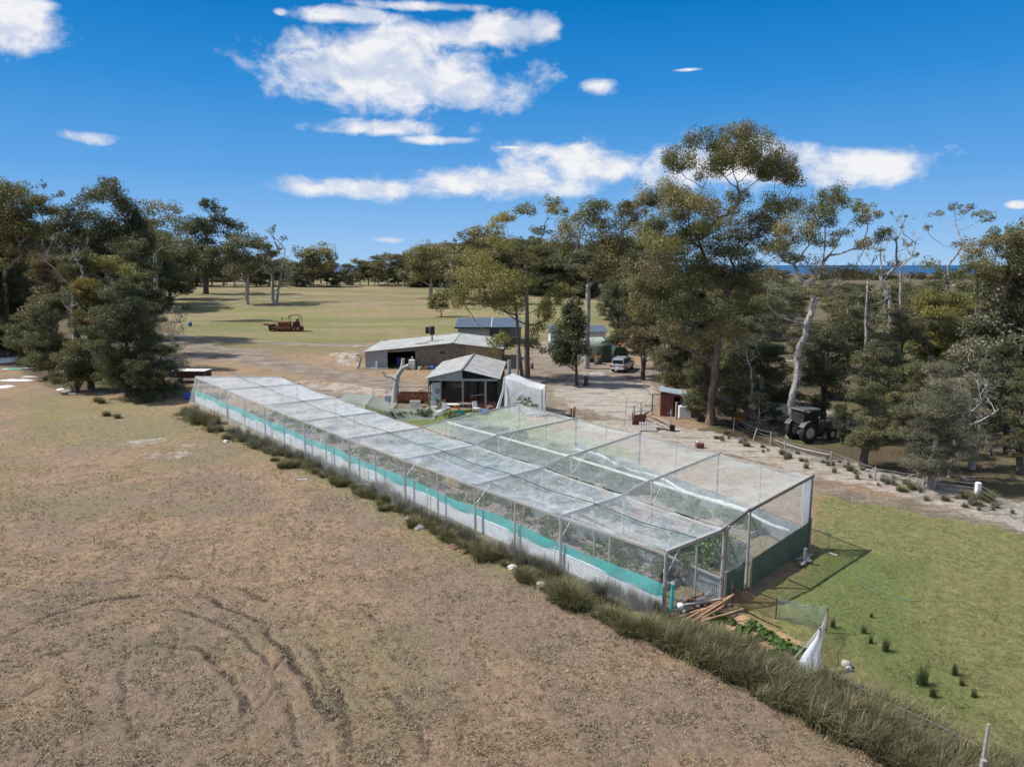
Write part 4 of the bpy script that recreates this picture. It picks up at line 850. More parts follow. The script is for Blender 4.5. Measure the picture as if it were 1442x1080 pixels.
hero('gum_tree', 'grey trunked spreading gum in the pasture left of the bare tree', [(344,342,20,9),(330,348,12,8),(366,347,14,7),(336,358,18,8),(324,367,14,8),(358,368,15,9),(336,384,15,9),(350,378,12,7),(376,354,10,6),(318,352,8,6)],
     (348,429), .5, (348,385), 27, pal='tea', bark='bark_grey', dens=.9, fill=.5)
hero('dead_tree', 'bare forked tree rising above grey scrub foliage in the pasture', [(380,326,5,4),(386,322,3,3),(372,335,4,4),(399,336,5,4),(392,350,5,5),(391,372,16,8),(376,378,13,8),(408,386,13,8),(398,398,10,6),(372,362,8,5)],
     (384,426), .5, (383,375), 28, pal='grey', bark='bark_grey', dens=.28, fill=.2, twigs=8, rmin=.05, extra_stems=((1.,0,14,3,0,.3),))
hero('gum_tree', 'round topped gum with white trunk at the far side of the pasture', [(430,358,13,7),(449,354,18,7),(461,363,12,7),(436,372,14,8),(455,375,16,8),(425,378,10,7),(466,378,9,6),(446,385,18,7)], (437,404), .5, (437,378), 29, pal='gum', bark='bark_pale', dens=.9, fill=.6)
hero('tree', 'little leaning tree alone in the pasture behind the shed', [(618,427,11,8),(612,432,8,6),(624,420,8,6),(608,425,6,5),(626,432,6,4)], (622,446), .12, (619,430), 30, pal='gum', bark='bark_dark', dens=.9, fill=.5)
hero('gum_tree', 'wide crowned gum at the far edge of the pasture', [(602,353,18,7),(588,360,14,7),(624,352,16,7),(612,366,18,7),(578,372,13,8),(596,376,16,8),(628,368,12,8),(580,388,14,8),(610,388,14,7)], (607,421), .6, (606,375), 31, pal='gum', bark='bark_grey', dens=.9, fill=.6)
hero('gum_tree', 'bushy gum with dead spikes above it beside the wide crowned gum', [(640,341,3,5),(628,345,3,4),(650,346,3,4),(636,365,14,8),(634,385,14,9),(640,400,12,10),(634,412,10,8),(648,375,10,8),(646,330,2,3)], (637,428), .45, (636,380), 32, pal='tea', bark='bark_dead', dens=.6, fill=.5, twigs=7, rmin=.05)
hero('gum_tree', 'gum behind the olive crown with flat tufts in tiers', [(671,328,14,6),(660,335,10,6),(682,334,10,6),(668,345,14,7),(655,350,10,6),(690,325,9,5),(676,360,14,8),(705,330,9,5)], (676,428), .45, (674,365), 33, pal='gum', bark='bark_grey', dens=.8, fill=.5)
# scrub trees on the right
def ell_blobs(c, rx, ry, rz, n, br, rg, low=-.9):
    out = []
    for _ in range(n):
        z = rg.uniform(-1, 1) ; a = rg.uniform(0, 6.2832); q_ = rg.uniform(.15, 1) ** .5 * (1 - abs(z) ** 3) ** .5 * (1 - .22 * (z + 1) * .5) * (1 + .22 * math.sin(a * 2 + br * 9))
        d = (q_ * math.cos(a), q_ * math.sin(a), z)
        w = 1.; s = br * rg.uniform(.55, 1.3) * (1.15 - .3 * (z + 1) * .5)
        out.append((c[0] + d[0] * rx * w, c[1] + d[1] * ry * w, c[2] + d[2] * rz, s, s, s * .75))
    return out
def scrub(name, label, foot, cpx, rpx, pal, seed, n=22, br=.28, dens=.9, bark='bark_dark', group=None, cat='tree', r0=None, twigs=3, sub=7, asp=.3, **kw):
    """bushy tree: foot pixel, crown centre and half size as seen in the photograph"""
    rg = np.random.default_rng(seed); b = at(*foot); d = px_dir(*cpx); t = b.y / d[1]; s = t / F
    c = (d[0] * t, b.y, HC + d[2] * t); rx, rz = rpx[0] * s, rpx[1] * s
    bl = ell_blobs(c, rx * .86, rx * .86, rz * .9, int(n * 1.7), br * min(rx, rz) * 1.45, rg)
    px2 = b.y / F * 1.41
    return make_tree(name, label, cat, b, bl, r0 or .05 * rz + .05, (c[2] - b.z) + rz * .35, (c[0] - b.x, 0), pal=pal, seed=seed, dens=dens, bark=bark, group=group, size=max(.07, px2 * 1.75), twigs=twigs, sub=sub, asp=asp, rmin=max(.006, px2 * .2), up=.15, **kw)
S_ = [('tea_tree','dark bushy tea tree beside the right hand fence, second from the tractor',(1215,658),(1226,560),(34,82),'tea',28),
 ('tea_tree','feathery grey green tea tree with pale leaning branches by the fence',(1310,686),(1322,592),(48,82),'grey',30),
 ('tea_tree','tall olive bush behind the fence between the two feathery tea trees',(1268,600),(1268,510),(42,78),'tea',28),
 ('tea_tree','broad olive bush in front of the lagoon',(1318,560),(1322,462),(48,58),'olive',26),
 ('tea_tree','dark thicket tree under the right edge gum',(1436,668),(1436,585),(30,72),'tea',24),
 ('tea_tree','dull green bush left of the old tractor under the white barked gum',(1078,592),(1080,540),(40,52),'dark',26),
 ('tea_tree','dark bush behind the tall gum trunk',(1040,572),(1036,500),(44,56),'tea',26),
 ('tea_tree','grey brown scrub tree over the parked utility',(905,535),(915,455),(38,52),'brown',30),
 ('tea_tree','dark green scrub tree behind the round tank',(868,497),(872,440),(28,48),'dark',24),
 ('tea_tree','grey scrub tree above the rusty shed',(958,540),(955,470),(40,56),'grey',28),
 ('tea_tree','olive scrub tree between the rusty shed and the tall gum',(985,570),(985,520),(26,42),'gold',18),
 ('tea_tree','low dark bush behind the white barked gum',(1160,560),(1165,500),(36,44),'dark',20),
 ('tea_tree','bushy tree in the middle distance left of the bare grey gum',(1195,520),(1196,455),(36,44),'tea',22),
 ('tea_tree','dark bush right of the old tractor roof',(1185,625),(1190,585),(18,34),'dark',14),
 ('tea_tree','olive thicket below the thin open gum',(1345,500),(1350,450),(36,36),'gum',20),
 ('tea_tree','grey thicket at the right edge behind the leaning trunks',(1430,540),(1425,500),(34,46),'grey',22),
 ('tea_tree','brownish scrub tree right behind the white metal cabinet',(985,592),(985,548),(24,42),'tea',20),
 ('tea_tree','dark scrub tree left of the tall gum foot, over the rusty shed roof',(955,560),(950,505),(30,44),'tea',22),
 ('tea_tree','dull scrub tree just right of the tall gum foot',(1035,600),(1032,548),(26,46),'tea',20),
 ('tea_tree','low shrubby tree between the orange machine and the white barked gum',(1070,608),(1068,580),(24,26),'grey',14),
 ('tea_tree','tall olive scrub tree behind the old tractor',(1160,590),(1158,520),(32,62),'tea',24),
 ('tea_tree','dense dark tree behind the dark bushy tea tree by the fence',(1245,620),(1240,540),(34,72),'dark',26),
 ('tea_tree','olive brown tree between the two feathery tea trees, farther back',(1285,640),(1280,560),(30,66),'gum',24),
 ('tea_tree','grey twiggy tree right of the grey green tea tree',(1368,660),(1365,585),(26,62),'grey',20),
 ('tea_tree','dark tree filling the right edge behind the white strainer post',(1420,640),(1412,550),(30,70),'dark',24),
 ('tea_tree','scrub tree on the left of the tall gum crown, above the parked utility',(928,520),(930,440),(34,50),'gum',24),
 ('tea_tree','bushy dark tree behind the sawn off trunk',(945,515),(900,420),(30,52),'dark',22),
 # left wood
 ('tea_tree','low spreading dark bush at the foot of the nearest bushy tree',(205,566),(200,535),(34,28),'dark',18),
 ('tea_tree','low green bush at the foot of the yellowing bush',(110,552),(108,520),(34,30),'tea',18),
 ('tea_tree','low dark bush behind the white strips at the left',(45,515),(48,480),(36,34),'dark',20),
 ('tea_tree','tall dull bush filling the gap between the brown bush and the dark gum',(110,525),(112,410),(34,54),'tea',24),
 ('tea_tree','tall dark bush left of the pale trunked gum',(200,500),(196,395),(28,56),'dark',24),
 ('tea_tree','nearest dark bushy tree at the corner of the left wood',(182,558),(178,475),(44,82),'dark',34),
 ('tea_tree','bush with yellowing leaves at the front of the left wood',(128,548),(128,465),(34,74),'gold',28),
 ('tea_tree','olive topped bush in the left wood under the dark gum',(150,520),(155,405),(42,44),'olive',24),
 ('tea_tree','brown flowering bush in the left wood',(72,520),(72,400),(36,40),'brown',24),
 ('tea_tree','dull green bush in the left wood beside the yellowing bush',(72,530),(70,470),(38,56),'tea',26),
 ('tea_tree','dark bush at the left edge above the white sheets',(18,505),(16,445),(40,56),'dark',26),
 ('tea_tree','dark green bush behind the nearest bushy tree',(212,520),(208,440),(26,60),'dark',24),
 ('tea_tree','shadowed bush at the far left edge of the wood',(-30,510),(-34,430),(44,66),'tea',26),
 ('tea_tree','low dark bush by the trailer at the left wood corner',(232,562),(228,520),(26,34),'dark',18)]
for i, (nm, lab, ft, cp, rp, pl_, n) in enumerate(S_):
    scrub(nm, lab, ft, cp, rp, pl_, 300 + i, n=n, bark='bark_grey' if pl_ in ('grey', 'olive') else 'bark_dark', spread=.34)
scrub('sapling', 'thin grey sapling with sparse leaves beside the trailer', (247,545), (248,475), (20,50), 'grey', 350, n=14, dens=.3, br=.3, bark='bark_pale', r0=.06)
scrub('tea_tree', 'pale twiggy bush between the two leaning trunks at the right', (1372,640), (1385,570), (22,40), 'grey', 351, n=12, dens=.4, bark='bark_pale')
for i, (ft, tp, lean, n_, lab, bk) in enumerate((((1338,672),(1352,520),14,9,'bare pale twiggy tree in front of the grey thicket by the fence','bark_pale'),((1296,600),(1290,470),-10,8,'slender bare grey tree rising between the olive bushes','bark_grey'),((1060,600),(1052,470),-12,9,'thin bare tree between the tall gum and the white barked gum','bark_pale'),((905,520),(898,400),8,8,'thin bare grey tree over the parked utility','bark_grey'),((1216,560),(1222,330),10,10,'tall bare pale tree left of the bare grey gum','bark_pale'),((1270,520),(1268,300),6,10,'tall bare grey tree with fine upright branches against the sky','bark_grey'),((1398,640),(1380,520),-8,8,'leaning bare pale stem at the right edge','bark_pale'),((108,540),(102,330),-8,9,'bare pale forked tree standing in the left wood','bark_pale'),((160,530),(150,395),8,8,'thin bare grey tree in front of the dark gum in the left wood','bark_grey'),((640,410),(638,328),0,9,'dead spiky tree in the far belt behind the dead spikes','bark_dead'))):
    r_ = np.random.default_rng(1200 + i); L_ = [(tp[0] + lean * r_.uniform(-1, 1.5) * 2.2 + r_.normal() * 9, tp[1] + (ft[1] - tp[1]) * r_.uniform(0, .55), 4, 9) for _ in range(int(n_ * 1.7))]
    hero('dead_tree', lab, L_, ft, .04 + .0006 * (ft[1] - tp[1]), (tp[0], tp[1] + (ft[1] - tp[1]) * .35), 1200 + i, pal='grey', bark=bk, leaves=False, fill=.3, twigs=9, wob=.22, rmin=.012)
# ---------------------------------------------------------------- far trees, copied from a few kinds
def arch(kind, seed):
    rg = np.random.default_rng(seed); H = 10.
    if kind == 'gum':
        bl = []
        for i in range(19):
            z = rg.uniform(.36, .97) * H; w = (3.4 * math.sin(min(1, (z / H - .3) / .75) * math.pi) + .6); a = rg.uniform(0, 6.28); rr = w * rg.uniform(.2, 1)
            bl.append((rr * math.cos(a), rr * math.sin(a), z, rg.uniform(1.2, 2.), rg.uniform(1.2, 2.), rg.uniform(.7, 1.15)))
        return bl, .55 * H, .24
    bl = ell_blobs((0, 0, H * .47), 3.8, 3.8, H * .46, 26, 1.6, rg); return bl, .6 * H, .22
AR = []
for k, (kind, pal, bark) in enumerate((('gum','gum','bark_grey'),('gum','dark','bark_dark'),('gum','gum','bark_pale'),('bush','tea','bark_dark'),('bush','dark','bark_dark'),('gum','tea','bark_pale'),('bush','grey','bark_grey'))):
    bl, top, r0 = arch(kind, 900 + k); nm = 'gum_tree' if kind == 'gum' else 'scrub_tree'
    rg = np.random.default_rng(50 + k); pos, par = skeleton((0, 0, -.4), bl, rg, top, (rg.normal() * .5, 0), 3, wob=.4); v, f = limbs_mesh(pos, par, r0, .035)
    tm = npmesh('trunk', v, f, M[bark], smooth=True); v, f, t = crown_mesh(bl, rg, .85, .23, pal, 8, .45, .3, .3, .6, .32); cm = npmesh('crown', v, f, M['leaf'], t); AR.append((nm, tm, cm))
LOOK = ['open crowned gum', 'dark crowned gum', 'pale trunked gum', 'bushy olive tree', 'bushy dark tree', 'dull green gum', 'grey bushy tree']
MARKS = [(-400, 'past the far left edge'), (0, 'at the far left edge'), (70, 'above the brown bush'), (150, 'behind the highest dark gum'), (215, 'behind the pale trunked gum'), (290, 'behind the layered gum'), (345, 'behind the grey trunked gum'), (390, 'behind the bare forked tree'), (437, 'behind the round topped gum'), (490, 'in the open middle stretch'), (530, 'just left of the wide crowned gum'), (600, 'behind the wide crowned gum'), (640, 'behind the dead spikes'), (690, 'behind the olive crown'), (745, 'behind the twin trunked gum'), (800, 'behind the small dark tree'), (850, 'behind the round tank'), (900, 'behind the parked utility'), (950, 'behind the sawn off trunk'), (1010, 'behind the tall gum'), (1070, 'left of the white barked gum'), (1125, 'behind the white barked gum'), (1180, 'behind the old tractor'), (1250, 'behind the bare grey gum'), (1330, 'behind the thin open gum'), (1400, 'behind the right edge gum'), (1450, 'at the right edge'), (1560, 'past the right edge')]
def where(px): return min(MARKS, key=lambda m: abs(m[0] - px))[1]
def plant(k, p, h, rg, label, group, wd=1.):
    nm, tm, cm = AR[k]; e = empty(nm, label, 'tree', p, rg.uniform(0, 6.28), group); s = h / 10.; e.scale = (s * wd, s * wd, s)
    link('trunk', tm, e); link('crown', cm, e)
def belt(pxs, ybase, hfun, ks, label, group, seed, jit=6, dj=10, wd=1.):
    rg = np.random.default_rng(seed)
    for px in pxs:
        py = ybase(px) + rg.uniform(-1, 1) * jit * .3; b = at(px + rg.uniform(-jit, jit), py); b.y += rg.uniform(0, dj); b.x *= b.y / max(1, b.y - 0); b.z = hz(b.x, b.y)
        top = hfun(px) + rg.uniform(-7, 9); h = (py - top) * b.y / F; k = int(rg.choice(ks)); plant(k, b, max(3, h), rg, ('') + LOOK[k] + ' ' + label + ', ' + where(px), group, wd * rg.uniform(.85, 1.3))
belt(np.arange(195, 700, 9.5), lambda p: 403.5 if p < 560 else 405, lambda p: np.interp(p, [195,260,330,400,480,520,560,600,660,700], [352,358,368,372,377,372,364,356,346,340]), [0,1,3,4,5], 'in the far belt', 'trees in the belt beyond the pasture', 61, wd=1.15)
belt(np.arange(200, 700, 13), lambda p: 399, lambda p: np.interp(p, [195,260,330,400,480,520,560,600,660,700], [356,360,372,376,379,376,368,362,350,345]), [3,4,1,6], 'in the rear far belt', 'trees in the belt beyond the pasture', 62, dj=60, wd=1.4)
belt(np.arange(690, 960, 10), lambda p: np.interp(p, [690,800,960], [414,420,425]), lambda p: np.interp(p, [690,780,850,960], [348,350,350,338]), [0,1,3,4,5], 'in the wood past the yard', 'trees in the wood behind the yard', 63, dj=30, wd=1.1)
belt(np.arange(860, 1110, 12), lambda p: np.interp(p, [860,960,1110], [450,470,480]), lambda p: np.interp(p, [860,1000,1110], [400,390,400]), [3,4,6,0,5], 'in the middle scrub', 'scrub behind the tall gum', 64, dj=14, wd=1.1)
belt(np.arange(1080, 1470, 13), lambda p: 452 + 10 * math.sin(p), lambda p: np.interp(p, [1080,1180,1200,1290,1300,1470], [398,408,416,418,412,395]), [3,4,5,6,0], 'on the nearer flats', 'scrub on the seaward flats', 65, dj=40, wd=1.25)
belt(np.arange(1090, 1500, 14), lambda p: 424, lambda p: 407 if 1200 < p < 1400 else 401, [3,4,3,6], 'on the farther flats', 'scrub on the seaward flats', 66, dj=90, wd=1.6)
belt(np.arange(1120, 1500, 11), lambda p: 395, lambda p: 384.5, [3,4,3], 'on the spit before the sea', 'trees on the spit before the sea', 67, jit=2, dj=160, wd=2.6)
belt(np.arange(-60, 215, 15), lambda p: 440, lambda p: np.interp(p, [-60,0,60,150,215], [300,310,330,330,340]), [0,1,3,4,5], 'deep in the left wood', 'trees deep in the left wood', 68, dj=16, wd=.9)
belt(np.arange(-140, 10, 17), lambda p: 500, lambda p: 320, [0,1,3,4,5], 'in the front of the left wood', 'trees deep in the left wood', 69, dj=8, wd=.8)
belt(np.arange(1465, 1700, 26), lambda p: 620, lambda p: 380, [0,2,3,5,6], 'in the right hand wood', 'trees beyond the right edge', 70, dj=14, wd=.8)
belt(np.array([1085,1130,1180,1225,1290,1360,1400,1440]), lambda p: 520 + 18 * math.sin(p), lambda p: 445, [3,6,4,5], 'in the rough ground', 'scrub behind the fence trees', 71, dj=6, wd=1.1)
# ---------------------------------------------------------------- buildings
def S(p): return Vector(p)
def gable(mb, x0, x1, y0, y1, hL, hA, hR, xa, th=.06, ov=.25):
    """two roof planes along y; eaves hL (x0) and hR (x1), ridge hA at xa"""
    for (xa_, za, xb, zb, o) in ((x0, hL, xa, hA, -ov), (x1, hR, xa, hA, ov)):
        sl = (zb - za) / (xb - xa_); xs = xa_ + o; zs = za + sl * o
        mb.prism([(xs, y0 - ov, zs), (xb, y0 - ov, zb), (xb, y0 - ov, zb + th), (xs, y0 - ov, zs + th)], (0, y1 - y0 + 2 * ov, 0))
def roof_ribs(mb, x0, x1, y0, y1, hL, hA, hR, xa, step=.75, ov=.25, th=.06):
    y = y0 - ov + step
    while y < y1 + ov - .1:
        for (xe, ze, o) in ((x0, hL, -ov), (x1, hR, ov)):
            sl = (hA - ze) / (xa - xe); mb.bar((xe + o, y, ze + sl * o + th + .004), (xa, y, hA + th + .004), .03, .012)
        y += step
def cottage():
    e = empty('cottage', 'small cottage with grey gable roof and open timber verandah facing the netted cages', 'cottage', P(652, 573.5), R(-2.5))
    W, L = 3.2, 11.2; e['note_free'] = 0; del e['note_free']
    m = MB(); gable(m, -W, W, 0, L, 2.72, 3.5, 2.72, 0); m.build('roof', M['roofold'], e)
    m = MB(); roof_ribs(m, -W, W, 0, L, 2.72, 3.5, 2.72, 0, 1.15); m.bar((0, -.27, 3.60), (0, L + .27, 3.60), .16, .05); r = m.build('ridge_cap', M['oldiron'], e)
    m = MB(); m.bar((-W, 0, 2.58), (W, 0, 2.58), .09, .2); m.build('front_beam', M['greywall'], e)
    m = MB(); m.prism([(-W + .1, -.03, 2.7), (-.03, -.03, 2.7), (-.03, -.03, 3.46)], (0, .04, 0)); m.build('gable_panel', M['greywall'], e)
    m = MB(); m.prism([(.05, .3, 2.7), (W - .2, .3, 2.7), (.05, .3, 3.44)], (0, .04, 0)); m.build('gable_shade_panel', M['gapshade'], e)  # solid dark sheet painting the shade in the open half of the gable
    for x, w in ((-W + .03, .10), (-2.05, .10), (.0, .15), (2.1, .18)):
        m = MB(); m.bar((x, -.02, -.1), (x, -.02, 2.5), w); m.build('post', M['timber'], e)
    m = MB(); m.box((.6, 1.3, .14), (W * 2 - 1.2, 2.6, .3)); m.build('verandah_floor', M['brick'], e)
    # walls, with a doorway and openings
    y = 2.6; m = MB()
    for (a, b, z0, z1) in ((-W, -2.2, 0, 2.7), (-2.2, -.95, 0, 2.7), (-.95, .15, 0, 1.15), (.15, .9, 0, 1.15), (.9, W, 0, 2.7), (1.75, W, 0, 2.7)):
        pass
    m.box((-W + .5, y, 1.35), (1.0, .12, 2.7)); m.box((-1.2, y, .6), (2.4, .12, 1.2)); m.box((-1.2, y, 2.5), (2.4, .12, .4)); m.box((.12, y, 1.35), (.24, .12, 2.7)); m.box((1.35, y, 2.55), (2.2, .12, .3)); m.box((2.2, y, 1.35), (1.9, .13, 2.7))
    m.box((-W + .05, y + 4.2, 1.35), (.1, 8.4, 2.7)); m.box((W - .05, y / 2 + 5.5, 1.35), (.1, 10.9, 2.7)); m.box((0, L - .1, 1.35), (W * 2 - .3, .12, 2.7))
    m.build('wall', M['darkwall'], e)
    d = MB(); d.box((.68, y + .02, 1.2), (.88, .05, 2.1)); d = d.build('door', M['gapshade'], e)
    m = MB()
    for i in range(9):
        for j in range(12):
            if (i + j) % 2: continue
            cx, cz = .28 + i * .1, .3 + j * .17
            m.bar((cx, y - .05, cz), (min(cx + .1, 1.1), y - .05, cz + .17), .012); m.bar((min(cx + .1, 1.1), y - .05, cz), (cx, y - .05, cz + .17), .012)
    m.build('security_mesh', M['pipe'], d)
    w = MB(); w.box((-1.2, y + .02, 1.72), (2.3, .03, 1.05)); w = w.build('window', M['glass'], e)
    m = MB()
    for x in (-2.35, -1.2, -.05): m.box((x, y - .07, 1.72), (.06, .04, 1.1))
    for z in (1.18, 2.26): m.box((-1.2, y - .075, z), (2.34, .05, .06))
    m.build('frame', M['darktimber'], w)
    m = MB(); m.box((-2.55, .9, 1.1), (.85, .05, 2.1)); m.build('leaning_door', M['whitewall'], e)
    m = MB(); m.lathe((-2.5, .84, 1.35), [(.0, -.02), (.26, -.02), (.26, .02), (0, .02)], 14, (0, 1, 0)); m.build('fan', M['greywall'], e)
    m = MB(); m.bar((-W, -.02, .9), (-W, 2.6, .9), .07); m.bar((-W, 1.2, 0), (-W, 1.2, 2.6), .08); m.bar((-W, 2.5, 0), (-W, 2.5, 2.7), .08); m.build('side_rail', M['timber'], e)
    m = MB(); m.box((-W + .02, 1.6, 2.2), (.03, 2.2, .7)); m.build('side_glazing', M['teal'], e)
    m = MB(); m.bar((W + .05, 3, 2.4), (W + 1.5, 3.4, 1.9), .25, .05); m.build('side_awning', M['rusttimber'], e)
    return e
cottage()
def workshop():
    b = P(515.5, 519); o = V(b.x, b.y, 0); e = empty('workshop_shed', 'long low grey iron workshop with shallow gable roof and dark open bay', 'shed', o)
    W = 17.2; D = 12.6; xa = 11.
    m = MB(); gable(m, 0, W, 0, D, 2.15, 3.25, 2.55, xa, .05, .3); m.build('roof', M['roofiron'], e)
    m = MB(); roof_ribs(m, 0, W, 0, D, 2.15, 3.25, 2.55, xa, .8, .3, .05); m.bar((xa, -.3, 3.33), (xa, D + .3, 3.33), .3, .05); m.build('roof_sheet_ribs', M['roofiron'], e)
    def zt(x): return 2.15 + (3.25 - 2.15) * x / xa if x < xa else 3.25 + (2.55 - 3.25) * (x - xa) / (W - xa)
    def wall(x0, x1, mt, nm, z0=0):
        m = MB(); n = max(1, int((x1 - x0) / .2))
        for i in range(n):
            a, c = x0 + (x1 - x0) * i / n, x0 + (x1 - x0) * (i + 1) / n; yy = .02 if i % 2 else 0
            m.prism([(a, yy, z0), (c, yy, z0), (c, yy, zt(c) - .03), (a, yy, zt(a) - .03)], (0, .04, 0))
        return m.build(nm, M[mt], e)
    wall(0, 2.75, 'greywall', 'front_panel'); wall(6.3, 12.7, 'oldiron', 'front_wall'); wall(12.7, W, 'oliveiron', 'front_wall')
    m = MB(); m.prism([(2.75, .0, 2.05), (6.3, .0, 2.25), (6.3, .0, zt(6.3) - .03), (2.75, .0, zt(2.75) - .03)], (0, .05, 0)); m.build('lintel', M['oldiron'], e)
    m = MB(); m.box((0.0, D / 2, 1.05), (.06, D, 2.1)); m.box((W, D / 2, 1.25), (.06, D, 2.5)); m.box((W / 2, D, 1.2), (W, .06, 2.2)); m.build('wall', M['oldiron'], e)
    w = MB(); w.box((9.75, -.03, 2.05), (.95, .05, .65)); w = w.build('window', M['greywall'], e); m = MB(); m.box((9.75, -.065, 2.05), (.8, .02, .5)); m.build('pane', M['glass'], w)
    m = MB(); m.bar((-.3, -.25, .09), (2.9, -.3, .09), .2, .14); m.build('sill_beam', M['whitewall'], e)
    m = MB(); m.cyl((7.9, 5., 2.8), (7.9, 5., 3.9), .12, n=10); m.build('flue', M['greywall'], e)
    c = MB(); c.lathe((7.9, 5., 3.85), [(.0,0),(.34,.02),(.38,.2),(.34,.55),(.38,.95),(.3,1.1),(0,1.12)], 12); c.lathe((7.25, 5.1, 3.95), [(.0,0),(.2,.02),(.26,.2),(.24,.75),(.2,.9),(0,.92)], 10); c.build('flue_cowl', M['black'], e)
    m = MB(); m.box((6.9,2.2,3.02), (1.6,.5,.04), M=Matrix.Rotation(-.1,3,'Y')); m.box((8.2,3.6,3.16),(1.6,.4,.04), M=Matrix.Rotation(-.1,3,'Y')); m.build('roof_patch', M['oldiron'], e)
    # things inside and in front of the bay
    for k, (x, y, z, s, mt, nm, lab, cat) in enumerate(((3.9,3.,.5,(.9,.6,1.),'blue','crate','blue crate in the dark bay of the workshop','crate'),(5.1,4,.45,(1.,.8,.9),'oldiron','workbench','grey workbench in the dark bay of the workshop','bench'))):
        m = MB(); m.bbox((0,0,0), s, .04); m.box((0,0,s[2]/2+.03),(s[0]*1.08,s[1]*1.08,.05)); tag(m.build(nm, M[mt], None, o + V(x,y,z)), lab, cat)
    f = empty('fridge', 'white fridge standing at the right side of the workshop bay', 'fridge', o + V(5.95,-.6,0)); m = MB(); m.bbox((0,0,.62),(.75,.65,1.24),.04); m.build('body', M['whitewall'], f); m = MB(); m.bbox((0,-.35,.9),(.68,.05,.62),.015); m.build('door', M['white'], f); m = MB(); m.lathe((0,0,1.26),[(0,0),(.12,0),(.12,.28),(.05,.36),(0,.36)],10); tag(m.build('gas_bottle', M['greywall'], None, f.location + V(.05,.05,0)), 'small grey gas bottle on top of the white fridge', 'gas bottle')
    p = o + V(5.4,-1.1,0); m = MB(); m.lathe((0,0,0),[(0,0),(.2,0),(.24,.5),(.16,.72),(0,.74)],10); tag(m.build('gas_bottle', M['orange'], None, p), 'orange bottle left of the white fridge by the workshop', 'gas bottle')
    rg = np.random.default_rng(5)
    m = MB()
    for k in range(7):
        x = 6.9 + k*.55 + rg.uniform(-.1,.1); s = rg.uniform(.18,.4); mt = ('offwhite','rust','oldiron','blue','timber','orange','white')[k]
        m = MB(); m.bbox((0,0,s/2),(s*1.4,s,s),.03); m.bar((-s*.6,0,s+.03),(s*.6,0,s+.05),.05); tag(m.build('scrap', M[mt], None, o+V(x,-.9+rg.uniform(-.3,.3),0), rg.uniform(0,3)), ('off white box in the scrap row','rusty block in the scrap row','grey iron block in the scrap row','blue box in the scrap row','timber offcut box in the scrap row','orange block in the scrap row','small white block at the right end of the scrap row')[k] + ' along the workshop wall', 'scrap', 'scrap along the workshop wall')
    m = MB(); m.bar((0,0,0),(.5,.1,1.5),.2,.25); tag(m.build('leaning_log', M['bark_dead'], None, o + V(-.95,-.3,0)), 'short log leaning against the left end of the workshop', 'log')
    p = P(530.6, 524); m = MB(); m.bbox((0,0,.6),(.16,.16,1.3),.02); m.box((0,0,1.28),(.2,.2,.05)); tag(m.build('post', M['white'], None, p), 'short white post in front of the workshop', 'post')
workshop()
def backshed():
    b = V(-8.6, 113, 0); b.z = hz(b.x, b.y) - .1; e = empty('back_shed', 'low pale grey shed with slate blue roof and open carport behind the workshop', 'shed', b)
    m = MB(); 
    for i in range(20):
        x = i * .25 + .0; m.box((x + .125, .02 * (i % 2), 1.4), (.25, .05, 2.8))
    m.box((0, 3, 1.5), (.06, 6, 3)); m.box((4.9, 3, 1.5), (.06, 6, 3)); m.box((5, 6, 1.6), (10, .06, 3.2)); m.build('wall', M['greywall'], e)
    for nm, x0, x1 in (('roof', -.5, 5.3), ('carport_roof', 5.35, 10.1)):
        m = MB(); m.prism([(x0, -.5, 2.75), (x0, 6.4, 3.75), (x0, 6.4, 3.85), (x0, -.5, 2.85)], (x1 - x0, 0, 0)); 
        for k in range(int((x1-x0)/.5)): m.bar((x0 + .25 + k*.5, -.5, 2.87), (x0 + .25 + k*.5, 6.4, 3.87), .04, .03)
        m.build(nm, M['blueroof'], e)
    m = MB(); m.box((2.4, -.53, 2.72), (5.9, .06, .22)); m.box((7.75, -.53, 2.74), (4.8, .06, .14)); m.build('gutter', M['deepgreen'], e)
    for x in (6.6, 8.3, 10.): m = MB(); m.bar((x, -.3, 0), (x, -.3, 2.75), .12); m.build('post', M['darktimber'], e)
    m = MB(); m.box((5.32,3,3.36),(.09,6.9,.1), M=Matrix.Rotation(math.atan(1/6.9),3,'X')); m.build('flashing', M['whitewall'], e)
backshed()
def whiteshed():
    b = V(6.0, 110, 0); b.z = hz(b.x, b.y) - .05; e = empty('white_shed', 'small white shed with slate blue roof behind the round tank', 'shed', b)
    m = MB()
    for i in range(34): m.box((i * .25 + .125, .015 * (i % 2), 1.15), (.25, .05, 2.3))
    m.box((0, 3, 1.2), (.06, 6, 2.4)); m.box((8.5, 3, 1.2), (.06, 6, 2.4)); m.box((4.2, 6, 1.3), (8.5, .06, 2.5)); m.build('wall', M['whitewall'], e)
    m = MB(); m.prism([(-.3, -.3, 2.3), (-.3, 3.1, 3.1), (-.3, 6.4, 2.3), (-.3, 6.4, 2.38), (-.3, 3.1, 3.19), (-.3, -.3, 2.38)], (9.1, 0, 0)); m.build('roof', M['blueroof'], e)
    d = MB(); d.box((1.3, -.05, 1.), (.9, .05, 2.)); d.build('door', M['greywall'], e); m = MB(); m.box((3.2, -.05, 1.5), (1., .05, .7)); m.build('window', M['glass'], e)
whiteshed()
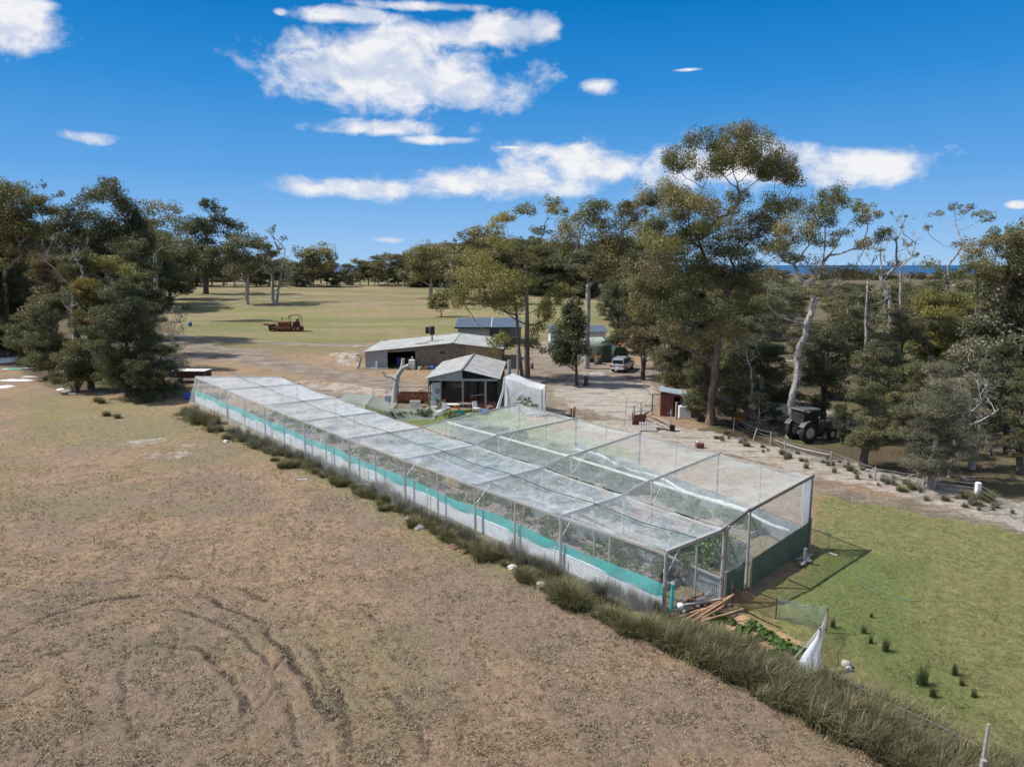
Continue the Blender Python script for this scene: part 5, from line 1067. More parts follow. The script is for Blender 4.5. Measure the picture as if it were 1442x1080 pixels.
# ---------------------------------------------------------------- round tank and neighbours
def tank():
    p = P(834, 508); e = empty('water_tank', 'large round pale green tank lying on its side with a dark open end', 'tank', p, R(-62))
    m = MB(); n = 28; r = 1.6
    prof = [(0, -1.6), (1.2, -1.6), (r - .1, -1.55), (r, -1.4)] + [(r + (.04 if i % 2 else 0), -1.3 + i * .2) for i in range(14)] + [(r, 1.45)]
    m.lathe((0, 0, r), prof, n, (0, 1, 0)); m.build('shell', M['tankgreen'], e)
    m = MB(); m.lathe((0, 0, r), [(r + .02, 1.44), (r + .02, 1.62), (r - .15, 1.6), (1.2, 1.52), (0, 1.50)], n, (0, 1, 0)); m.build('end_plate', M['deepgreen'], e)
    m = MB(); m.bar((-1.1, -1, .1), (-1.1, 1, .1), .2); m.bar((1.1, -1, .1), (1.1, 1, .1), .2); m.build('cradle', M['darktimber'], e)
    e.rotation_euler = (0, 0, R(-75))
    p = P(849, 509); e = empty('water_tank', 'dark green upright tank right of the pale green tank', 'tank', p)
    m = MB(); m.lathe((0,0,0), [(0,0),(1.15,0)] + [(1.15 + (.03 if i % 2 else 0), .1 + i * .14) for i in range(16)] + [(1.1,2.35),(.6,2.6),(0,2.7)], 20); m.build('shell', M['deepgreen'], e); m = MB(); m.lathe((0,0,2.66),[(0,0),(.3,0),(.3,.12),(0,.14)],12); m.build('lid', M['black'], e)
    p = P(842, 512.5); e = empty('tree_stump', 'cut stump with orange rusty top beside the round tank', 'stump', p); m = MB(); m.lathe((0,0,0),[(0,0),(.58,0),(.5,.3),(.46,.9),(.4,.92),(0,.9)],12); m.build('stump', M['bark_dark'], e); m = MB(); m.box((.0,0,.97),(.75,.4,.12), M=Matrix.Rotation(.1,3,'Y')); tag(m.build('rusty_bracket', M['orange'], None, p), 'orange rusty bracket lying on the stump beside the round tank', 'scrap')
    p = P(871, 505); e = empty('canvas_trailer', 'dark green canvas covered trailer in front of the parked utility', 'trailer', p, R(8))
    m = MB(); m.prism([(-1,-1.2,.6),(1,-1.2,.6),(1.,-1.2,1.2),(.55,-1.2,1.75),(-.75,-1.2,1.75),(-1,-1.2,1.2)],(0,2.4,0)); m.build('cover', M['deepgreen'], e); m = MB(); m.box((0,0,.5),(2.05,2.5,.16)); m.bar((0,1.2,.45),(0,2.6,.4),.1); m.build('chassis', M['black'], e)
    for x in (-.98,.98): m = MB(); m.lathe((x,0,.33),[(0,-.09),(.3,-.09),(.33,-.05),(.33,.05),(.3,.09),(0,.09)],14,(1,0,0)); m.build('wheel', M['black'], e)
    m = MB(); m.lathe((0,0,1.78),[(0,0),(.2,0),(.22,.3),(.1,.42),(0,.42)],10); tag(m.build('bucket', M['red'], None, p + V(.15,-.1,0)), 'red bucket on top of the green canvas trailer', 'bucket')
tank()
# ---------------------------------------------------------------- vehicles
def wheel(e, x, y, r, w, tyre='black', rim='silver', n=18):
    s = 1 if x > 0 else -1
    m = MB(); m.lathe((x, y, r), [(r*.55,-w/2),(r*.92,-w/2),(r,-w*.3),(r,w*.3),(r*.92,w/2),(r*.55,w/2)], n, (1,0,0), True); wo = m.build('wheel', M[tyre], e)
    m = MB(); m.lathe((x + s*w*.12, y, r), [(0,-w*.3),(r*.56,-w*.36),(r*.56,w*.3),(r*.42,w*.22),(r*.16,w*.34),(0,w*.34)], n, (1,0,0)); m.build('rim', M[rim], wo)
def side_prism(mb, prof, w, tap=None):
    """profile in (y,z), extruded across x, optional narrower top"""
    n = len(prof); vs = []
    for s in (-1, 1):
        for (y, z) in prof: vs.append((s * (w / 2 - (tap(z) if tap else 0)), y, z))
    mb.add(vs, [tuple(range(n - 1, -1, -1)), tuple(range(n, 2*n))] + [(i, (i+1) % n, n + (i+1) % n, n + i) for i in range(n)])
def ute(name, label, loc, rz, paint='silver', canopy=True):
    e = empty(name, label, 'utility', loc, rz)       # +y is the nose
    m = MB(); side_prism(m, [(-2.5,.5),(-2.52,.98),(-2.45,1.05),(1.05,1.07),(2.2,.98),(2.42,.85),(2.5,.5),(1.95,.38),(-2.2,.40)], 1.78, lambda z: .05 if z > .9 else (.03 if z < .45 else 0)); b = m.build('body', M[paint], e)
    m = MB(); tp = lambda z: .07 + (z - 1.05) * .22; side_prism(m, [(-2.42,1.05),(-2.36,1.6),(-2.2,1.72),(.2,1.76),(.45,1.70),(1.15,1.07)], 1.74, tp) if canopy else side_prism(m, [(-.75,1.05),(-.6,1.68),(.2,1.74),(.45,1.68),(1.15,1.07)], 1.74, tp); m.build('cab', M[paint], e)
    m = MB(); m.prism([(-.62,-2.475,1.16),(.62,-2.475,1.16),(.55,-2.425,1.55),(-.55,-2.425,1.55)],(0,.03,0)); m.build('rear_window', M['glass'], e)
    for s in (-1,1):
        m = MB(); x = s*.815
        for (y0,y1) in ((-2.1,-1.25),(-1.15,-.25),(-.2,.75)):
            m.prism([(x,y0,1.14),(x,y1,1.14),(x - s*.09,y1-(.32 if y1>.5 else .02),1.58),(x - s*.09,y0+.05,1.58)],(s*.02,0,0))
        m.build('side_window', M['glass'], e)
        m = MB(); m.bbox((s*.81,-2.5,.84),(.16,.08,.34),.02); m.build('taillight', M['red'], e)
        m = MB(); m.bbox((s*.66,2.46,.78),(.34,.08,.16),.02); m.build('headlight', M['white'], e)
        m = MB(); m.bbox((s*.98,.7,1.15),(.18,.1,.16),.02); m.build('mirror', M['black'], e)
        for y in (-1.55,1.5): wheel(e, s*.78, y, .36, .24)
    m = MB(); m.bbox((0,-2.56,.5),(1.7,.14,.14),.03); m.build('rear_bumper', M['pipe'], e); m = MB(); m.box((0,-2.54,.68),(.4,.02,.12)); m.build('number_plate', M['white'], e)
    m = MB(); m.prism([(-.62,1.16,1.12),(.62,1.16,1.12),(.55,.52,1.66),(-.55,.52,1.66)],(0,.02,.02)); m.build('windscreen', M['glass'], e)
    m = MB(); m.bar((-.68,-1.9,1.79),(-.68,0,1.81),.04); m.bar((.68,-1.9,1.79),(.68,0,1.81),.04); m.build('roof_rail', M['pipe'], e)
    return e
b = P(876, 525); ute('parked_utility', 'silver utility with rear canopy parked in the dirt yard, tail lights facing the camera', b + V(.4, 2.2, 0), R(-24))
b = V(-10.6, 106.5, 0); b.z = hz(b.x, b.y); ute('parked_utility', 'white vehicle parked behind the workshop, only its roof showing', b + V(0,0,.35), R(80), 'whitecar')
def tractor():
    p = P(1141, 625); e = empty('old_tractor', 'old dark tractor with cab and big dusty rear wheel parked among the trees', 'tractor', p + V(-.05,1.05,0), R(-68))   # nose to the right
    for x in (-.72,.72): wheel(e, x, -.3, .78, .42, rim='rim')
    for x in (-.6,.6): wheel(e, x, 2.1, .45, .24, rim='rim')
    m = MB(); m.bbox((0,1.55,1.05),(.62,1.9,.62),.08); m.box((0,.9,.68),(.4,2.8,.3)); m.build('hood', M['tractorgrey'], e)
    m = MB(); m.cyl((.2,1.7,1.3),(.2,1.7,2.1),.04,n=8); m.build('exhaust', M['rustdark'], e)
    m = MB()
    for x in (-.62,.62):
        for y in (-.75,.65): m.bar((x,y,1.0),(x*.92,y*.95,2.35),.07)
        m.bar((x,-.75,1.55),(x,.65,1.5),.05)
    m.bar((-.6,.65,1.0),(.6,.65,1.0),.06); m.bar((-.6,-.75,1.2),(.6,-.75,1.2),.06); m.build('cab_frame', M['black'], e)
    m = MB(); m.bbox((0,-.05,2.42),(1.4,1.7,.14),.05); m.build('cab_roof', M['tractorgrey'], e)
    for x in (-.6,.6): m = MB(); m.box((x,-.05,1.9),(.015,1.2,.75)); m.build('side_window', M['glass'], e)
    m = MB(); m.box((0,-.73,1.8),(1.1,.015,.9)); m.build('rear_window', M['glass'], e)
    m = MB(); m.bbox((0,-.2,1.2),(.5,.5,.14),.04); m.bbox((0,-.45,1.5),(.5,.1,.5),.04); m.build('seat', M['black'], e)
    for x in (-.72,.72):
        m = MB(); pts = [(x + s_, -.3 + .9*math.cos(a), .78 + .9*math.sin(a)) for s_ in (-.24,) for a in np.linspace(.3,2.6,9)]
        m.add([(x-.25, -.3 + .9*math.cos(a), .78 + .9*math.sin(a)) for a in np.linspace(.3,2.6,9)] + [(x+.25, -.3 + .9*math.cos(a), .78 + .9*math.sin(a)) for a in np.linspace(.3,2.6,9)], [(i,i+1,i+10,i+9) for i in range(8)]); m.build('mudguard', M['tractorgrey'], e)
tractor()
def dozer():
    p = at(405, 467); e = empty('rusty_bulldozer', 'rusty red brown bulldozer abandoned in the pasture, its arm pointing left', 'bulldozer', p + V(0,1,0), R(3))
    for y in (-.9,.9):
        m = MB(); n = 20; prof = []
        for i in range(n): 
            a = 2*math.pi*i/n; c = math.cos(a); prof.append((c*.42 + (2.0 if c > 0 else -2.0), .42 + .42*math.sin(a)))
        m.prism([(x, y - .22, z) for x, z in prof], (0,.44,0)); t = m.build('track', M['rustdark'], e)
        m = MB()
        for x in np.linspace(-1.9,1.9,6): m.lathe((x,y,.42),[(0,-.26),(.3 if abs(x)>1.8 else .2,-.26),(.3 if abs(x)>1.8 else .2,.26),(0,.26)],12,(0,1,0))
        m.build('track_wheel', M['rust'], t)
    m = MB(); m.bbox((-.8,0,1.25),(2.3,1.2,1.),.08); m.box((.3,0,.75),(4.,1.1,.35)); m.build('engine_hood', M['rust'], e)
    m = MB(); m.bbox((1.3,0,1.3),(1.1,1.2,.8),.1); m.bbox((1.55,0,1.9),(.25,1.,.6),.05); m.build('seat_box', M['rustdark'], e)
    m = MB()
    for x in (.2,2.2):
        for y in (-.8,.8): m.cyl((x,y,.9),(x*.96,y*.9,2.75),.055,n=7)
    m.tube([(.2,-.72,2.75),(.9,-.72,2.95),(1.7,-.72,2.95),(2.12,-.72,2.7)],.05,6); m.tube([(.2,.72,2.75),(.9,.72,2.95),(1.7,.72,2.95),(2.12,.72,2.7)],.05,6); m.build('canopy_frame', M['rust'], e)
    m = MB(); m.prism([(.1,-.8,2.72),(.9,-.8,2.98),(1.75,-.8,2.98),(1.75,-.8,3.02),(.9,-.8,3.03),(.1,-.8,2.78)],(0,1.6,0)); m.build('canopy', M['redrust'], e)
    m = MB()
    for y in (-1.15,1.15): m.bar((.4,y,.6),(-3.1,y,.75),.2,.22)
    m.bar((-2.3,0,1.1),(-4.6,.1,1.25),.28,.3); m.bar((-1.9,-.4,1.9),(-2.9,-.3,1.15),.1); m.build('push_arm', M['rust'], e)
    m = MB(); m.prism([(-3.2,-1.5,.2),(-3.0,-1.5,.2),(-3.1,-1.5,1.15),(-3.35,-1.5,1.2),(-3.3,-1.5,.7)],(0,3.,0)); m.build('blade', M['rustdark'], e)
    m = MB(); m.cyl((-1.2,.3,1.7),(-1.2,.3,2.5),.06,n=8); m.build('exhaust', M['rustdark'], e); m = MB(); m.tube([(-1.7,0,1.8),(-.9,-.1,2.3),(-.2,0,2.2),(.2,0,2.75)],.045,6); m.build('hose_pipe', M['rust'], e)
dozer()
def trailer():
    p = P(266, 540); e = empty('flat_trailer', 'dark box trailer parked beyond the far left end of the long cage', 'trailer', p + V(0,1,0), R(-4))
    m = MB(); m.bbox((0,0,.95),(3.6,1.8,.75),.04); m.build('box', M['rustdark'], e); m = MB(); m.box((0,0,1.36),(3.7,1.9,.05)); m.build('deck', M['offwhite'], e)
    for x in (-1,1): 
        for s in (-1,): m = MB(); m.lathe((x,-.85,.35),[(0,-.1),(.3,-.1),(.35,0),(.3,.1),(0,.1)],12,(0,1,0)); m.build('wheel', M['black'], e)
    p = P(250, 524); m = MB(); m.bbox((0,0,.5),(1.3,.9,1.),.05); m.box((0,0,1.05),(1.4,1.,.06)); tag(m.build('wooden_box', M['darktimber'], None, p), 'dark wooden box in the shade left of the box trailer', 'box')
    p = P(266, 562); m = MB(); m.bbox((0,0,.3),(.8,.5,.6),.06); m.lathe((.1,0,.6),[(0,0),(.12,0),(.12,.08),(0,.1)],8); tag(m.build('blue_drum', M['blue'], None, p), 'blue plastic container by the far corner of the long cage', 'container')
    p = at(268, 459.5); m = MB(); m.lathe((0,0,0),[(0,0),(.3,0),(.33,.5),(.3,.8),(0,.85)],12); tag(m.build('blue_drum', M['blue'], None, p), 'blue drum alone on the bare ground near the pasture', 'drum')
trailer()
# ---------------------------------------------------------------- yard: trunks, posts, small shed
def yard():
    p = P(936.5, 546); e = empty('dead_tree', 'thick pale sawn off tree trunk standing behind the rusty shed', 'dead tree', p)
    m = MB(); m.tube([(0,0,-.1),(.02,0,1.5),(.12,.05,3.2),(.2,0,4.6),(.22,0,5.6)],[.40,.31,.27,.25,.23],12); m.build('trunk', M['bark_dead'], e); m = MB(); m.tube([(.15,0,3.5),(-.35,-.1,4.2),(-.4,0,4.8)],[.09,.06,.03],6); m.build('branch_stub', M['bark_dead'], e)
    # forked dead trunk beside the cottage
    p = P(556.5, 567); D = p.y
    def q(px, py, dy=0.): d = px_dir(px, py); t = (D + dy) / d[1]; return Vector((d[0]*t, D + dy, HC + d[2]*t)) - p
    e = empty('dead_tree', 'bleached forked dead trunk with sawn limbs left of the cottage', 'dead tree', p)
    m = MB(); m.tube([(0,0,-.2), q(557,552), q(557.5,540,.1), q(560,528,.1), q(568,518,0), q(576.5,514.5,-.2)],[.42,.33,.27,.25,.2,.17],11); m.build('trunk', M['bark_dead'], e)
    m = MB(); m.tube([q(564,523), q(567,515,.1), q(567.8,505,.1)],[.2,.19,.16],10); m.build('limb', M['bark_dead'], e)
    m = MB(); m.tube([q(558,534), q(551,530,.1), q(544,530,.2), q(541,527,.2), q(538.5,522.5,.2)],[.2,.16,.13,.11,.05],9); m.build('limb', M['bark_dead'], e)
    m = MB(); m.tube([q(559,546), q(565,544.5)],[.07,.04],6); m.build('limb', M['bark_dead'], e)
    for (px, py, top, r, lab) in ((717,560,506,.22,'thick grey log post at the corner behind the white net pen'),(729,540,486,.14,'tall thin grey post behind the thick log post')):
        p = P(px, py); h = (py - top) * p.y / F; m = MB(); m.tube([(0,0,-.1),(.02,0,h*.5),(0,.03,h)],[r,r*.92,r*.85],9); tag(m.build('post', M['timber'], None, p), lab, 'post')
    for (px, py, r, h, lab) in ((825,543,.26,.95,'short black stump beside the small dark dense tree'),(749,459+60,.2,.7,'low dark stump at the far side of the yard')):
        p = P(px, py); m = MB(); m.lathe((0,0,0),[(0,0),(r*1.25,0),(r,.2),(r*.95,h),(0,h-.04)],10); tag(m.build('tree_stump', M['bark_dark'], None, p), lab, 'stump')
    # rusty shed
    p = P(930, 586); e = empty('rusty_shed', 'little rust red iron shed with pale roof sheet and dark doorway', 'shed', p, R(-10))
    m = MB(); 
    for i in range(9): m.box((i*.12+.06,.015*(i%2),1.0),(.12,.03,2.0))
    for i in range(3): m.box((1.6+i*.12+.06,.015*(i%2),1.0),(.12,.03,2.))
    m.box((1.35,0,1.9),(.55,.03,.25)); m.box((0,1.1,1.),(.04,2.2,2.)); m.box((1.95,1.1,1.),(.04,2.2,2.)); m.box((1.,2.2,1.),(1.95,.04,2.)); m.build('wall', M['redrust'], e)
    m = MB(); m.prism([(-.15,-.2,2.2),(2.2,-.2,1.9),(2.2,-.2,1.95),(-.15,-.2,2.25)],(0,2.6,0)); m.build('roof', M['bluecorr'], e)
    m = MB(); m.bar((1.6,-.15,2.),(2.5,-.6,1.35),.2,.03); m.build('loose_board', M['timber'], e)
    m = MB(); m.cyl((.12,-.05,0),(.12,-.05,.0+.01),.01); 
    m = MB(); m.bar((-.75,-.1,0),(-.75,-.1,2.0),.07); m.bar((-.75,-.1,1.95),(0,0,1.95),.05); tag(m.build('iron_frame', M['rustdark'], None, p), 'thin rusty post frame left of the rust red shed', 'frame')
    p = P(965, 589); f = empty('white_cabinet', 'white metal cabinet standing right of the rust red shed', 'cabinet', p + V(0,.3,0), R(-6)); m = MB(); m.bbox((0,0,.52),(1.05,.6,1.04),.03); m.build('body', M['white'], f); m = MB(); m.bbox((-.05,-.31,.54),(.85,.03,.9),.01); m.build('door', M['whitewall'], f); m = MB(); m.lathe((-.2,0,1.04),[(0,0),(.1,0),(.1,.12),(0,.12)],8); m.build('cap', M['blue'], f)
    p = P(952, 590); m = MB(); m.cyl((0,0,0),(0,0,1.4),.1,n=9); m.lathe((0,0,1.4),[(0,0),(.13,0),(.13,.05),(0,.06)],9); tag(m.build('post', M['timber'], None, p), 'timber post between the rust red shed and the white cabinet', 'post')
    p = P(944, 606); e = empty('pipe_post', 'grey steel post with crosspiece and black bucket at its foot', 'post', p); m = MB(); m.cyl((0,0,0),(0,0,1.65),.05,n=8); m.build('post', M['pipe'], e); m = MB(); m.bar((-.25,0,1.4),(.1,0,1.45),.05); m.build('crosspiece', M['pipe'], e)
    m = MB(); m.lathe((.1,-.2,0),[(0,0),(.18,0),(.23,.45),(.25,.46),(.2,.44),(0,.4)],12); tag(m.build('bucket', M['black'], None, p), 'black bucket at the foot of the grey steel post', 'bucket')
    e = empty('wooden_pallet', 'grey wooden pallet tilted on the grass left of the black bucket', 'pallet', P(912, 606) + V(0,0,.28), R(-8)); Q = Matrix.Rotation(R(32), 3, 'X')
    for i in range(7): m = MB(); m.box(Q @ V(-.6+i*.2,0,.05),(.12,1.,.025),M=Q); m.build('slat', M['timber'], e)
    m = MB(); [m.box(Q @ V(0,y,0),(1.35,.08,.07),M=Q) for y in (-.42,0,.42)]; m.build('bearer', M['timber'], e)
    p = P(893, 596); e = empty('farm_gate', 'grey pipe gate leaning beside the rusty sheet', 'gate', p, R(60)); m = MB()
    for (a, b) in (((0,0,0),(0,0,1.5)),((1.5,0,0),(1.5,0,1.5)),((0,0,1.5),(1.5,0,1.5)),((0,0,.2),(1.5,0,.2)),((0,0,.85),(1.5,0,.85)),((0,0,.2),(1.5,0,1.5))): m.cyl(a,b,.025,n=6)
    m.build('frame', M['pipe'], e); m = MB(); m.bar((-.15,0,0),(-.15,0,1.5),.12); m.bar((.1,-.5,0),(.1,-.5,1.3),.1); m.build('post', M['timber'], e)
    p = P(900, 598); m = MB(); m.box((0,0,.45),(1.1,.04,.95),M=Matrix.Rotation(.35,3,'X')); m.bar((-.5,.1,0),(-.5,.35,1.),.06); tag(m.build('rusty_sheet', M['redrust'], None, p, .2), 'rust red sheet leaning beside the grey pipe gate', 'sheet')
    for i, (x0,y0,x1,y1,z1,lab) in enumerate(((905,588,935,600,.1,'long pale pole lying in front of the rust red shed'),(918,586,944,597,.5,'grey pole propped toward the steel post'),(924,603,952,607,.05,'brown board lying right of the pallet'),(898,589,919,577,.4,'dark pole sloping up toward the rust red shed'))):
        a, b = P(x0,y0,.1), P(x1,y1,z1); m = MB(); m.tube([a-a, (b-a)*.5+V(0,0,.03), b-a],[.06,.06,.045],7); tag(m.build('fallen_pole', M['timber' if i<2 else 'rustdark'], None, a), lab, 'pole', 'poles lying by the rusty shed')
    p = P(985, 631); e = empty('brick_pile', 'small square stack of old bricks on the sandy track', 'brick stack', p, .2)
    for k in range(4): m = MB(); [m.bbox((-.2+.2*i,.1*j,.05+.095*k),(.19,.095,.085),.008) for i in range(3) for j in (-1,0,1)]; m.build('brick_course', M['brick'], e)
    m = MB(); m.lathe((-.15,0,.4),[(0,0),(.07,0),(.08,.12),(0,.13)],8); tag(m.build('white_pot', M['white'], None, p), 'small white pot on top of the brick stack', 'pot')
    for (px,py,h,ln,w,lab) in ((720,440,0,0,0,''),): pass
    for i,(px,py,top,lx,lab) in enumerate(((879,600,560,.15,'tall thin stick standing in the grass left of the pipe gate'),(903,592,563,0,'thin grey stick right of the pipe gate'),(804,589,574,0,'left one of two short brown posts past the far net corner'),(808,589,572,.05,'right one of two short brown posts past the far net corner'),(823,592,575,0,'thin post in the grass past the two short brown posts'),(738,591,577,0,'thin dark stake at the foot of the white net pen'))):
        p = P(px,py); h = (py-top)*p.y/F; m = MB(); r = .1 if i in (2,3) else .035; m.tube([(0,0,-.1),(lx*.5,0,h*.5),(lx,0,h)],[r,r*.95,r*.85],7); tag(m.build('stake', M['rusttimber' if i in (2,3) else 'pipe'], None, p), lab, 'stake')
    for i,(px,lab) in enumerate(((787,'left one of the three black tubs past the far net corner'),(794,'middle one of the three black tubs past the far net corner'),(800,'right one of the three black tubs past the far net corner'))):
        p = P(px, 589); m = MB(); m.lathe((0,0,0),[(0,0),(.22,0),(.27,.3),(.29,.32),(.25,.3),(0,.25)],12); tag(m.build('black_tub', M['black'], None, p), lab, 'tub', 'black tubs past the net')
    # blue tarpaulin stack and grey tank behind the trees
    p = P(987, 541); e = empty('tarpaulin_stack', 'stack covered with a deep blue tarpaulin behind the tall gum', 'tarpaulin', p + V(0,1,0)); m = MB(); nu=10
    m.bbox((0,0,.85),(1.8,1.5,1.7),.18); m.build('cover', M['bluetarp'], e); m = MB(); m.bar((-.92,-.78,.9),(.92,-.78,1.),.03); m.bar((-.4,-.79,0),(-.35,-.78,1.75),.03); m.build('strap', M['black'], e)
    p = P(969, 537); m = MB(); m.lathe((0,0,0),[(0,0),(1.,0)]+[(1.+(.03 if i%2 else 0),.1+i*.13) for i in range(15)]+[(.9,2.1),(0,2.3)],18); tag(m.build('grey_tank', M['oldiron'], None, p+V(0,2.2,0)), 'dark grey upright tank left of the blue tarpaulin stack', 'tank')
    # orange machine in the scrub
    p = P(1046, 603); e = empty('farm_machine', 'orange and rust coloured farm machine half hidden left of the old tractor', 'farm machine', p + V(0,.8,0), R(6))
    m = MB(); m.bbox((0,0,.7),(1.1,.8,.7),.08); m.build('hopper', M['orange'], e); m = MB(); m.bar((-.9,0,.35),(2.6,0,.4),.14); m.bar((-.5,-.3,.2),(-.5,.4,1.3),.06); m.build('frame', M['rustdark'], e)
    for x in (-.6,.6): m = MB(); m.lathe((x,-.45,.32),[(0,-.06),(.3,-.06),(.32,0),(.3,.06),(0,.06)],12,(0,1,0)); m.build('wheel', M['rustdark'], e)
    m = MB(); m.box((0,0,0),(2.6,1.6,.08)); m.box((0,0,-.25),(2.4,.1,.4)); tag(m.build('flat_sheet', M['oldiron'], None, P(1082,597)+V(0,1.5,.55)), 'rusty grey flat deck between the orange machine and the tractor', 'sheet')
yard()
# ---------------------------------------------------------------- things round the cottage
def cottage_yard():
    p = P(583, 568); e = empty('rusty_trough', 'long rusty half drum trough lying between the dead trunk and the cottage', 'trough', p + V(0,.4,0), R(-2)); m = MB()
    vs=[];n=9;L=1.55
    for s in (-L,L):
        for k in range(n): a=math.pi*(1.02+k/(n-1)*.96); vs.append((s,.55*math.cos(a),.62+.6*math.sin(a)))
        for k in range(n-1,-1,-1): a=math.pi*(1.02+k/(n-1)*.96); vs.append((s,.52*math.cos(a),.64+.57*math.sin(a)))
    N=2*n; m.add(vs,[tuple(range(N-1,-1,-1)),tuple(range(N,2*N))]+[(i,(i+1)%N,N+(i+1)%N,N+i) for i in range(N)]); m.box((0,-.52,.72),(3.1,.04,.5)); m.box((0,.52,.72),(3.1,.04,.5)); m.build('shell', M['rust'], e)
    for x in (-1.1,1.1): m=MB(); m.box((x,0,.1),(.2,.9,.2)); m.build('foot', M['darktimber'], e)
    def thing(nm, mtl, px, py, lab, cat, fn, rz=0., grp=None):
        p = P(px, py); m = MB(); fn(m); return tag(m.build(nm, M[mtl], None, p, rz), lab, cat, grp)
    thing('slatted_frame','white',585,578,'white slatted panel leaning in front of the rusty trough','panel',lambda m:[m.box((0,0,.5),(.95,.05,.9),M=Matrix.Rotation(.25,3,'X'))]+[m.box((-.4+.2*i,-.06,.5),(.04,.03,.9),M=Matrix.Rotation(.25,3,'X')) for i in range(5)])
    thing('stone_slab','stone',603,587,'pale stone slab standing on the grass before the cottage','stone',lambda m:m.prism([(-.35,0,0),(.4,0,0),(.42,0,.5),(.1,0,.85),(-.2,0,.6)],(0,.2,0)),.2)
    for i,(px,py,mt,lab) in enumerate(((548,566,'pipe','grey boxes at the foot of the bleached dead trunk'),)):
        thing('metal_box',mt,px,py,'grey metal box at the foot of the bleached dead trunk','box',lambda m:(m.bbox((0,0,.35),(.8,.5,.7),.03),m.bar((-.2,0,.7),(-.2,0,1.1),.06)))
    thing('tool_box','yellow',591,567,'yellow machine part resting on the rusty trough','machine',lambda m:(m.bbox((0,.4,1.15),(.35,.25,.18),.03),m.bar((0,.4,1.1),(.6,.4,1.05),.06)))
    thing('plastic_bucket','teal',611,572,'turquoise bucket among plants by the cottage corner','bucket',lambda m:m.lathe((0,0,.3),[(0,0),(.18,0),(.22,.4),(.2,.42),(0,.38)],12))
    thing('plastic_bucket','yellow',607,571,'yellow bucket beside the turquoise bucket','bucket',lambda m:m.lathe((0,0,.2),[(0,0),(.13,0),(.16,.25),(.14,.27),(0,.22)],12))
    # tables, chairs, cloths on the grass
    def table(px, py, w, mt, lab, rz=0.):
        e = empty('garden_table', lab, 'table', P(px,py), rz); m=MB(); m.bbox((0,0,.7),(w,.8,.05),.01); m.build('table_top', M[mt], e)
        for x in (-w/2+.08,w/2-.08):
            for y in (-.33,.33): m=MB(); m.bar((x,y,0),(x,y,.68),.05); m.build('leg', M['timber'], e)
    table(636,580,1.5,'offwhite','pale cluttered table in front of the cottage verandah',.1); table(655,579,1.2,'oldiron','grey table right of the pale cluttered table',-.15)
    def chair(px, py, mt, lab, rz):
        e = empty('garden_chair', lab, 'chair', P(px,py), rz); m=MB(); m.bbox((0,0,.43),(.5,.48,.04),.01); m.build('seat', M[mt], e); m=MB(); m.box((0,.26,.72),(.5,.04,.55),M=Matrix.Rotation(-.2,3,'X')); m.build('backrest', M[mt], e)
        for x in (-.22,.22):
            for y in (-.2,.22): m=MB(); m.bar((x*1.1,y*1.15,0),(x,y,.42),.04); m.build('leg', M[mt], e)
    chair(671,581,'white','white plastic chair tipped below the verandah steps',.7); chair(624,583,'greywall','grey chair at the left of the pale cluttered table',-.4); chair(612,579,'offwhite','dirty white chair by the cottage corner',.5)
    thing('red_tray','red',667,572,'red tray on a trestle by the verandah','tray',lambda m:(m.bbox((0,0,.8),(.7,.4,.06),.02),m.bar((-.3,-.1,0),(-.3,.1,.78),.04),m.bar((.3,.1,0),(.3,-.1,.78),.04)))
    thing('white_board','white',672,570,'white board laid across the red tray','board',lambda m:m.bar((-.6,-.1,.88),(.75,.0,1.02),.16,.03))
    thing('blue_tub','blue',682,583,'blue tub on the ground right of the white plastic chair','tub',lambda m:m.lathe((0,0,0),[(0,0),(.38,0),(.45,.3),(.48,.32),(.42,.3),(0,.1)],14))
    thing('wire_crate','teal',647,586,'teal mesh crate on the grass before the verandah','crate',lambda m:[m.bar((-.45+.15*i,-.3,0),(-.45+.15*i,-.3,.45),.02) for i in range(7)]+[m.bar((-.45,-.3,z),(.45,-.3,z),.025) for z in (.02,.23,.45)]+[m.box((0,0,.02),(.9,.6,.03)),m.box((0,.3,.23),(.9,.02,.45))])
    thing('timber_stack','brick',648,571,'stacked orange firewood on the verandah edge','firewood',lambda m:[m.cyl((-.5+.22*i,-.2,.1+.2*j),(-.5+.22*i,.2,.1+.2*j),.1,n=7) for i in range(4) for j in range(2)])
    for i,(px,py,mt,lab) in enumerate(((630,577,'whitewall','white cardboard carton beside the verandah post'),(643,574,'orange','small orange box on the ground by the middle verandah post'),(618,585,'netfold','bundle of pale net on the ground by the chairs'),(660,587,'timber','short timber offcut before the verandah'),(597,577,'rustdark','dark tin by the white slatted panel'),(690,578,'brick','low brick edge right of the verandah'))):
        w=.3+.1*(i%3); thing('carton' if i==0 else 'clutter',mt,px,py,lab,'clutter',lambda m:(m.bbox((0,0,w*.4),(w*1.3,w,w*.8),.04),m.box((.1,0,w*.82),(w*.8,w*.7,.03))),.4*i)
    # tent of net on stakes left of the dead trunk
    e = empty('net_tent', 'pale net draped over stakes in a low tent left of the dead trunk', 'net tent', P(516,577)); b=e.location
    tops=[P(480,560,.6)-b,P(516,570,1.55)-b,P(549,580,.75)-b]; foot=[P(472,563,.05)-b,P(508,590,.05)-b,P(556,594,.05)-b]; back=[P(492,551,.05)-b,P(525,556,.05)-b,P(560,566,.05)-b]
    netsheet([(tops[i],tops[i+1],foot[i+1],foot[i]) for i in range(2)]+[(tops[i],tops[i+1],back[i+1],back[i]) for i in range(2)],M['netdark'],'net',e,12,8,.15,.08,5)
    for t in tops: m=MB(); m.bar((t.x,t.y,-b.z),t,.05); m.build('stake', M['darktimber'], e)
    e = empty('net_tent', 'low net cover stretched over shrubs in front of the rusty trough', 'net tent', P(580,583)); b=e.location
